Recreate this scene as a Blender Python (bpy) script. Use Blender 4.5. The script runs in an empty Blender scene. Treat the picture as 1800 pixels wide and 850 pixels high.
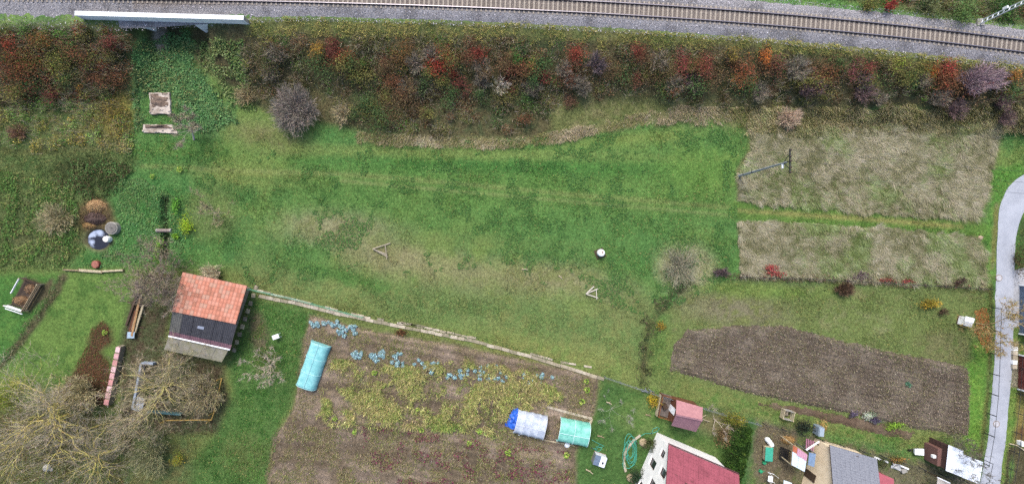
import bpy, bmesh, math, random
import numpy as np
from mathutils import Vector, Matrix, Quaternion

# ------------------------------------------------------------------ camera, sky, sun, exposure
SCN = bpy.context.scene
ALT = 58.0                 # drone height above the meadow, metres
MPP = 1.0 / 13.0           # metres on the ground per photo pixel
cam_data = bpy.data.cameras.new('camera')
cam = bpy.data.objects.new('camera', cam_data)
SCN.collection.objects.link(cam)
cam.location = (0, 0, ALT)
cam.rotation_euler = (0, 0, 0)
cam_data.sensor_width = 36.0
cam_data.lens = 18.0 * ALT / (900 * MPP)
cam_data.clip_start = 0.5
cam_data.clip_end = 3000
SCN.camera = cam

SUN_EL, SUN_AZ = math.radians(50), math.radians(104)     # azimuth counted from +X towards +Y
world = bpy.data.worlds.new('World')
SCN.world = world
world.use_nodes = True
wn = world.node_tree
bg = wn.nodes['Background']
sky = wn.nodes.new('ShaderNodeTexSky')
sky.sky_type = 'NISHITA'
sky.sun_disc = False
sky.sun_elevation = SUN_EL
sky.sun_rotation = math.pi / 2 - SUN_AZ
sky.air_density = 1.0
sky.dust_density = 4.0
sky.ozone_density = 1.0
wn.links.new(sky.outputs[0], bg.inputs[0])
bg.inputs[1].default_value = 0.15
sd = bpy.data.lights.new('sun', 'SUN')
sd.energy = 1.55
sd.angle = math.radians(22)
sd.color = (1.0, 0.955, 0.89)
sun = bpy.data.objects.new('sun', sd)
SCN.collection.objects.link(sun)
to_sun = Vector((math.cos(SUN_EL) * math.cos(SUN_AZ), math.cos(SUN_EL) * math.sin(SUN_AZ), math.sin(SUN_EL)))
sun.rotation_euler = to_sun.to_track_quat('Z', 'Y').to_euler()
sun.location = to_sun * 80
vs = SCN.view_settings
vs.view_transform = 'Standard'
vs.look = 'None'
vs.exposure = 0.9
vs.gamma = 1.0
vs.use_curve_mapping = False
SCN.render.engine = 'CYCLES'
SCN.cycles.use_denoising = False
SCN.cycles.max_bounces = 6
SCN.cycles.diffuse_bounces = 3
SCN.cycles.transparent_max_bounces = 6

# ------------------------------------------------------------------ helpers
RNG = np.random.default_rng(7)
random.seed(7)
COLL = SCN.collection

def lin(h, k=1.0):
    h = h.lstrip('#')
    o = []
    for i in (0, 2, 4):
        c = int(h[i:i + 2], 16) / 255
        o.append((c / 12.92 if c <= 0.04045 else ((c + 0.055) / 1.055) ** 2.4) * k)
    return tuple(o)

def at(px, py, z=0.0):
    """a point of the place from its position in the photograph and its height"""
    k = MPP * (ALT - z) / ALT
    return Vector(((px - 900) * k, (425 - py) * k, z))

def smooth(a, b, x):
    t = np.clip((x - a) / (b - a), 0, 1)
    return t * t * (3 - 2 * t)

def _hash(ix, iy, s):
    n = (ix.astype(np.int64) * 374761393 + iy.astype(np.int64) * 668265263 + s * 1442695041) & 0x7fffffff
    n = ((n ^ (n >> 13)) * 1274126177) & 0x7fffffff
    n = n ^ (n >> 16)
    return (n & 0xffff) / 65535.0

def vnoise(x, y, s=0):
    x = np.asarray(x, float); y = np.asarray(y, float)
    ix = np.floor(x); iy = np.floor(y)
    fx = x - ix; fy = y - iy
    fx = fx * fx * (3 - 2 * fx); fy = fy * fy * (3 - 2 * fy)
    a = _hash(ix, iy, s); b = _hash(ix + 1, iy, s); c = _hash(ix, iy + 1, s); d = _hash(ix + 1, iy + 1, s)
    return (a + (b - a) * fx) * (1 - fy) + (c + (d - c) * fx) * fy

def fbm(x, y, s=0, o=4):
    r = 0; a = 0.5; t = 0
    for i in range(o):
        r = r + a * vnoise(x * 2 ** i + 17 * i, y * 2 ** i - 9 * i, s + i)
        t += a; a *= 0.55
    return r / t

def link(o, parent=None):
    COLL.objects.link(o)
    if parent is not None:
        o.parent = parent
    return o

def tag(o, label=None, cat=None, group=None, kind=None):
    if label: o['label'] = label
    if cat: o['category'] = cat
    if group: o['group'] = group
    if kind: o['kind'] = kind
    return o

def thing(name, label, cat, loc=(0, 0, 0), rz=0.0, group=None):
    o = bpy.data.objects.new(name, None)
    o.empty_display_size = 0.3
    o.location = loc
    o.rotation_euler = (0, 0, rz)
    link(o)
    return tag(o, label, cat, group)

class MB:
    """collects boxes, prisms and tubes and links them as one mesh object"""
    def __init__(s):
        s.v = []; s.f = []
    def add(s, vs_, fs_):
        n = len(s.v)
        s.v += [tuple(p) for p in vs_]
        s.f += [tuple(i + n for i in f) for f in fs_]
        return s
    def hexa(s, b, t):
        """b, t: lower and upper rings of n points, counter-clockwise from above"""
        n = len(b)
        f = [tuple(reversed(range(n))), tuple(range(n, 2 * n))]
        for i in range(n):
            j = (i + 1) % n
            f.append((i, j, n + j, n + i))
        return s.add(list(b) + list(t), f)
    def slab(s, pts, t):
        return s.hexa([Vector(p) - Vector((0, 0, t)) for p in pts], [Vector(p) for p in pts])
    def box(s, c, size, rz=0.0, m=None):
        x, y, z = size[0] / 2, size[1] / 2, size[2] / 2
        M = m if m is not None else Matrix.Rotation(rz, 4, 'Z')
        c = Vector(c)
        q = [(-x, -y), (x, -y), (x, y), (-x, y)]
        return s.hexa([M @ Vector((a, b, -z)) + c for a, b in q], [M @ Vector((a, b, z)) + c for a, b in q])
    def beam(s, p, q, w, h):
        p = Vector(p); q = Vector(q); d = q - p
        L = d.length
        d.normalize()
        up = Vector((0, 0, 1)) if abs(d.z) < 0.95 else Vector((0, 1, 0))
        sd_ = d.cross(up).normalized(); u = sd_.cross(d)
        r = [(-w / 2, -h / 2), (w / 2, -h / 2), (w / 2, h / 2), (-w / 2, h / 2)]
        a = [p + sd_ * i + u * j for i, j in r]; b = [q + sd_ * i + u * j for i, j in r]
        f = [(0, 1, 2, 3), (7, 6, 5, 4)] + [(i, i + 4, (i + 1) % 4 + 4, (i + 1) % 4) for i in range(4)]
        return s.add(a + b, f)
    def tube(s, path, r, n=6, cap=True):
        path = [Vector(p) for p in path]
        m = len(path)
        rr = r if isinstance(r, (list, tuple)) else [r] * m
        vs_ = []; prev = None
        for i, p in enumerate(path):
            d = (path[min(i + 1, m - 1)] - path[max(i - 1, 0)])
            if d.length < 1e-9: d = Vector((0, 0, 1))
            d.normalize()
            if prev is None:
                a = d.orthogonal().normalized()
            else:
                a = (prev - d * prev.dot(d))
                a = a.normalized() if a.length > 1e-6 else d.orthogonal().normalized()
            prev = a
            b = d.cross(a)
            for k in range(n):
                t = 2 * math.pi * k / n
                vs_.append(p + (a * math.cos(t) + b * math.sin(t)) * rr[i])
        f = []
        for i in range(m - 1):
            for k in range(n):
                k2 = (k + 1) % n
                f.append((i * n + k, i * n + k2, (i + 1) * n + k2, (i + 1) * n + k))
        if cap:
            f.append(tuple(reversed(range(n)))); f.append(tuple(range((m - 1) * n, m * n)))
        return s.add(vs_, f)
    def lathe(s, prof, c=(0, 0, 0), n=20):
        c = Vector(c); vs_ = []
        for r, z in prof:
            for k in range(n):
                t = 2 * math.pi * k / n
                vs_.append(c + Vector((r * math.cos(t), r * math.sin(t), z)))
        f = []
        for i in range(len(prof) - 1):
            for k in range(n):
                k2 = (k + 1) % n
                f.append((i * n + k, i * n + k2, (i + 1) * n + k2, (i + 1) * n + k))
        f.append(tuple(reversed(range(n)))); f.append(tuple(range((len(prof) - 1) * n, len(prof) * n)))
        return s.add(vs_, f)
    def mesh(s, name, mat):
        me = bpy.data.meshes.new(name)
        me.from_pydata([tuple(p) for p in s.v], [], s.f)
        bm = bmesh.new(); bm.from_mesh(me); bmesh.ops.recalc_face_normals(bm, faces=bm.faces); bm.to_mesh(me); bm.free()
        me.update()
        if mat is not None: me.materials.append(mat)
        return me
    def build(s, name, mat, parent=None, bevel=0.0, smooth_=False, world_xy=True):
        """vertices are in place coordinates; a parent's placement is taken out"""
        me = s.mesh(name, mat)
        o = bpy.data.objects.new(name, me)
        link(o, parent)
        if parent is not None and world_xy:
            M = Matrix.Identity(4)
            chain = []
            p = parent
            while p is not None:
                chain.append(p); p = p.parent
            for p in reversed(chain):
                M = M @ (Matrix.Translation(p.location) @ p.rotation_euler.to_matrix().to_4x4())
            me.transform(M.inverted())
        if smooth_:
            me.polygons.foreach_set('use_smooth', [True] * len(me.polygons))
        if bevel > 0:
            b = o.modifiers.new('bevel', 'BEVEL'); b.width = bevel; b.segments = 1; b.limit_method = 'ANGLE'
        return o

def soup(name, V, C, mat, parent=None, origin=None):
    """many loose faces in one mesh: V (n,k,3), C (n,3) colour of each face"""
    V = np.asarray(V, dtype=np.float32); n, k, _ = V.shape
    if origin is not None: V = V - np.asarray(origin, dtype=np.float32)
    me = bpy.data.meshes.new(name)
    me.vertices.add(n * k); me.vertices.foreach_set('co', V.reshape(-1))
    me.loops.add(n * k); me.loops.foreach_set('vertex_index', np.arange(n * k, dtype=np.int32))
    me.polygons.add(n); me.polygons.foreach_set('loop_start', np.arange(0, n * k, k, dtype=np.int32))
    a = me.attributes.new('Col', 'FLOAT_COLOR', 'FACE')
    cc = np.ones((n, 4), dtype=np.float32); cc[:, :3] = np.clip(C, 0, 1)
    a.data.foreach_set('color', cc.reshape(-1))
    me.update(calc_edges=True)
    me.materials.append(mat)
    o = bpy.data.objects.new(name, me)
    link(o, parent)
    return o

# ------------------------------------------------------------------ materials
def nodes_of(name):
    m = bpy.data.materials.new(name); m.use_nodes = True
    nt = m.node_tree
    return m, nt, nt.nodes, nt.links, nt.nodes['Principled BSDF']

def M_(name, hexc, rough=0.75, var=0.25, scale=2.0, hex2=None, bump=0.15, bscale=None, metal=0.0, spec=0.3, k=1.0, stretch=None):
    """a worn painted / stone / wood surface: two colours mixed by noise, plus speckle and fine relief"""
    m, nt, N, L, P = nodes_of(name)
    tc = N.new('ShaderNodeTexCoord')
    mp = N.new('ShaderNodeMapping')
    if stretch: mp.inputs['Scale'].default_value = stretch
    L.new(tc.outputs['Object'], mp.inputs[0])
    n1 = N.new('ShaderNodeTexNoise'); n1.inputs['Scale'].default_value = scale; n1.inputs['Detail'].default_value = 8; n1.inputs['Roughness'].default_value = 0.65
    L.new(mp.outputs[0], n1.inputs[0])
    r = N.new('ShaderNodeValToRGB')
    a = lin(hexc, k); b = lin(hex2, k) if hex2 else tuple(c * (1 - var * 1.6) for c in a)
    r.color_ramp.elements[0].position = 0.34; r.color_ramp.elements[1].position = 0.62
    r.color_ramp.elements[0].color = (*b, 1); r.color_ramp.elements[1].color = (*a, 1)
    L.new(n1.outputs[0], r.inputs[0])
    n2 = N.new('ShaderNodeTexNoise'); n2.inputs['Scale'].default_value = (bscale or scale * 7); n2.inputs['Detail'].default_value = 5
    L.new(mp.outputs[0], n2.inputs[0])
    mx = N.new('ShaderNodeMix'); mx.data_type = 'RGBA'; mx.blend_type = 'MULTIPLY'; mx.inputs[0].default_value = var
    r2 = N.new('ShaderNodeValToRGB'); r2.color_ramp.elements[0].position = 0.3; r2.color_ramp.elements[1].position = 0.6
    r2.color_ramp.elements[0].color = (0.25, 0.25, 0.25, 1)
    L.new(n2.outputs[0], r2.inputs[0])
    L.new(r.outputs[0], mx.inputs[6]); L.new(r2.outputs[0], mx.inputs[7])
    L.new(mx.outputs[2], P.inputs['Base Color'])
    P.inputs['Roughness'].default_value = rough; P.inputs['Metallic'].default_value = metal
    P.inputs['Specular IOR Level'].default_value = spec
    bp = N.new('ShaderNodeBump'); bp.inputs['Strength'].default_value = bump; bp.inputs['Distance'].default_value = 0.05
    L.new(n2.outputs[0], bp.inputs['Height']); L.new(bp.outputs[0], P.inputs['Normal'])
    return m

def veg_mat(name, trans=0.25):
    m, nt, N, L, P = nodes_of(name)
    N.remove(P)
    at_ = N.new('ShaderNodeAttribute'); at_.attribute_name = 'Col'
    d = N.new('ShaderNodeBsdfDiffuse'); t = N.new('ShaderNodeBsdfTranslucent')
    mx = N.new('ShaderNodeMixShader'); mx.inputs[0].default_value = trans
    L.new(at_.outputs['Color'], d.inputs[0]); L.new(at_.outputs['Color'], t.inputs[0])
    L.new(d.outputs[0], mx.inputs[1]); L.new(t.outputs[0], mx.inputs[2])
    L.new(mx.outputs[0], N['Material Output'].inputs[0])
    return m

def ground_mat(name, base=None, nscale=3.0, amt=0.5, bump=0.5, dist=0.06):
    """colour attribute with two scales of speckle"""
    m, nt, N, L, P = nodes_of(name)
    tc = N.new('ShaderNodeTexCoord')
    at_ = N.new('ShaderNodeAttribute'); at_.attribute_name = 'Col'
    src = at_.outputs['Color']
    for sc, am in ((nscale, amt), (nscale * 4.3, amt * 0.8)):
        n = N.new('ShaderNodeTexNoise'); n.inputs['Scale'].default_value = sc; n.inputs['Detail'].default_value = 6; n.inputs['Roughness'].default_value = 0.7
        L.new(tc.outputs['Object'], n.inputs[0])
        r = N.new('ShaderNodeValToRGB'); r.color_ramp.elements[0].position = 0.33; r.color_ramp.elements[1].position = 0.66
        lo = 1 - am
        r.color_ramp.elements[0].color = (lo, lo, lo, 1); r.color_ramp.elements[1].color = (1 + am * 0.5, 1 + am * 0.5, 1 + am * 0.45, 1)
        L.new(n.outputs[0], r.inputs[0])
        mx = N.new('ShaderNodeMix'); mx.data_type = 'RGBA'; mx.blend_type = 'MULTIPLY'; mx.inputs[0].default_value = 1
        L.new(src, mx.inputs[6]); L.new(r.outputs[0], mx.inputs[7])
        src = mx.outputs[2]
    L.new(src, P.inputs['Base Color'])
    P.inputs['Roughness'].default_value = 0.95; P.inputs['Specular IOR Level'].default_value = 0.1
    bp = N.new('ShaderNodeBump'); bp.inputs['Strength'].default_value = bump; bp.inputs['Distance'].default_value = dist
    L.new(n.outputs[0], bp.inputs['Height']); L.new(bp.outputs[0], P.inputs['Normal'])
    return m

VEG = veg_mat('foliage')
TWIG = veg_mat('twig_bark', 0.0)
GND = ground_mat('grassy_ground')
SOIL = ground_mat('bare_soil', nscale=4.0, amt=0.45, bump=0.9, dist=0.1)
STONE = veg_mat('stone_chips', 0.0)

# ------------------------------------------------------------------ terrain
TRK = np.array([(-300, -16), (0, -14), (450, -8), (900, 8), (1350, 34), (1575, 54.5), (1800, 82), (2000, 112)], float)
_tw = np.array([at(a, b, 3.2)[:2] for a, b in TRK])
_tp = np.polyfit(_tw[:, 0], _tw[:, 1], 3)
def track_y(x):
    x = np.asarray(x, float); xc = np.clip(x, -82, 84)
    y = np.polyval(_tp, xc)
    return y + (x - xc) * np.polyval(np.polyder(_tp), xc)
def half_w(x):
    return 2.45 + 1.7 * (1 - smooth(-52, -24, np.asarray(x, float)))
NX0, NX1 = -48.0, -41.3       # the underpass opening
POND = at(170, 421); DITCH = (at(290, 0).x, at(0, 345).y, at(0, 452).y)
ETOP = 2.9
def height(x, y):
    x = np.asarray(x, float); y = np.asarray(y, float)
    d = track_y(x) - y
    hw = half_w(x)
    s = np.clip((d - hw - 0.1) / 8.2, 0, 1)
    n = np.clip((-d - hw - 0.1) / 8.0, 0, 1)
    z = ETOP * (1 - s) * (1 - 0.8 * n)
    z = z * (1 - 0.35 * s * (1 - s)) + 0.12 * (fbm(x * 0.4, y * 0.4, 3) - 0.5) * (s > 0.02) * (s < 0.98)
    out = np.maximum(NX0 - x, x - NX1)
    k = smooth(-0.2, 2.6, out)
    z = z * k
    r = np.hypot((x - POND.x) / 1.45, (y - POND.y) / 1.3)
    z = z - 0.75 * (1 - smooth(0.75, 1.25, r))
    dx = np.abs(x - DITCH[0] - 0.12 * np.sin(y * 0.9))
    z = z - 0.8 * (1 - smooth(0.28, 0.75, dx)) * smooth(DITCH[2] - .3, DITCH[2] + .6, y) * (1 - smooth(DITCH[1] - .6, DITCH[1] + .3, y))
    return z
def hz(x, y):
    return float(height(np.array([x]), np.array([y]))[0])
def on(px, py, up=0.0):
    """the terrain point that shows at this place of the photograph"""
    z = 0.0
    for _ in range(12):
        p = at(px, py, z + up)
        z = 0.5 * z + 0.5 * hz(p.x, p.y)
    p = at(px, py, z + up)
    return Vector((p.x, p.y, hz(p.x, p.y)))

def sdist(px, py, poly):
    """signed distance to a polygon in photo pixels, inside positive"""
    P = np.asarray(poly, float); n = len(P)
    best = np.full(px.shape, 1e9); ins = np.zeros(px.shape, bool)
    for i in range(n):
        ax, ay = P[i]; bx, by = P[(i + 1) % n]
        dx, dy = bx - ax, by - ay
        t = np.clip(((px - ax) * dx + (py - ay) * dy) / (dx * dx + dy * dy + 1e-9), 0, 1)
        best = np.minimum(best, np.hypot(px - ax - t * dx, py - ay - t * dy))
        c = ((ay > py) != (by > py))
        with np.errstate(divide='ignore', invalid='ignore'):
            xi = (bx - ax) * (py - ay) / (by - ay + 1e-12) + ax
        ins ^= (c & (px < xi))
    return np.where(ins, best, -best)
def ldist(px, py, pts):
    best = np.full(px.shape, 1e9)
    for (ax, ay), (bx, by) in zip(pts[:-1], pts[1:]):
        dx, dy = bx - ax, by - ay
        t = np.clip(((px - ax) * dx + (py - ay) * dy) / (dx * dx + dy * dy + 1e-9), 0, 1)
        best = np.minimum(best, np.hypot(px - ax - t * dx, py - ay - t * dy))
    return best

# outlines of the plots, in photo pixels
EMB = [(-60, 46), (130, 38), (240, 44), (250, 70), (240, 110), (235, 200), (228, 262), (120, 268), (-60, 262)]
EMB_R = [(330, 44), (430, 36), (900, 44), (1350, 70), (1575, 88), (1860, 120), (1860, 205), (1600, 190), (1400, 200), (1200, 200), (1100, 205), (950, 245), (760, 248), (640, 232), (560, 215), (470, 200), (400, 150), (335, 110)]
LUSH = [(240, 70), (330, 55), (345, 110), (390, 180), (420, 215), (370, 235), (310, 232), (306, 160), (255, 165), (248, 230), (236, 225), (236, 180)]
ROUGH_L = [(-60, 255), (232, 255), (235, 290), (215, 340), (150, 350), (150, 440), (120, 470), (-60, 475)]
DRY_U = [(1318, 222), (1500, 222), (1745, 212), (1752, 260), (1735, 330), (1715, 384), (1500, 372), (1296, 352), (1296, 300), (1318, 262)]
DRY_L = [(1298, 388), (1420, 392), (1600, 404), (1715, 416), (1731, 440), (1730, 500), (1560, 494), (1400, 486), (1302, 482)]
PLOUGH = [(1178, 652), (1183, 606), (1208, 578), (1290, 572), (1375, 571), (1460, 592), (1560, 615), (1700, 644), (1706, 690), (1702, 766), (1600, 752), (1450, 718), (1310, 690), (1200, 656)]
VEGP = [(545, 553), (640, 578), (780, 602), (960, 640), (1050, 662), (1045, 722), (1012, 790), (1010, 900), (460, 900), (482, 768), (515, 720), (528, 660), (534, 600)]
LAWN_R = [(1060, 665), (1180, 700), (1330, 738), (1310, 900), (1010, 900), (1012, 800), (1045, 725)]
LAWN_L = [(-60, 480), (110, 478), (232, 474), (232, 560), (205, 640), (190, 720), (60, 690), (-60, 690)]
LITTER = [(163, 578), (180, 566), (196, 578), (194, 602), (176, 618), (192, 640), (200, 670), (195, 712), (150, 705), (105, 690), (130, 650), (152, 618)]
YARD = [(232, 520), (300, 540), (292, 610), (395, 640), (402, 700), (380, 760), (240, 770), (215, 730), (205, 640)]
STRIPG = [(440, 520), (560, 548), (535, 600), (526, 670), (510, 722), (480, 770), (462, 900), (250, 900), (380, 760), (405, 700), (400, 640), (430, 580)]
WOODY = [(-60, 660), (120, 690), (200, 720), (250, 770), (340, 780), (330, 900), (-60, 900)]
GARD_R = [(1330, 738), (1560, 790), (1740, 850), (1740, 900), (1310, 900)]
FIELD_R = [(1140, 600), (1200, 520), (1300, 490), (1732, 505), (1735, 700), (1725, 790), (1650, 800), (1330, 740), (1180, 696), (1130, 670)]
ROAD_L = [(1960, 268), (1860, 286), (1800, 305), (1779, 320), (1766, 336), (1758, 360), (1754, 390), (1751, 450), (1749, 520), (1749, 600), (1746, 660), (1742, 715), (1735, 780), (1722, 850), (1712, 900), (1690, 1010)]
ROAD_R = [(1960, 350), (1860, 352), (1800, 368), (1793, 384), (1787, 405), (1784, 430), (1782, 480), (1781, 520), (1781, 600), (1777, 660), (1772, 720), (1767, 780), (1757, 850), (1748, 900), (1728, 1010)]
ROADP = ROAD_L + ROAD_R[::-1]

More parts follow.
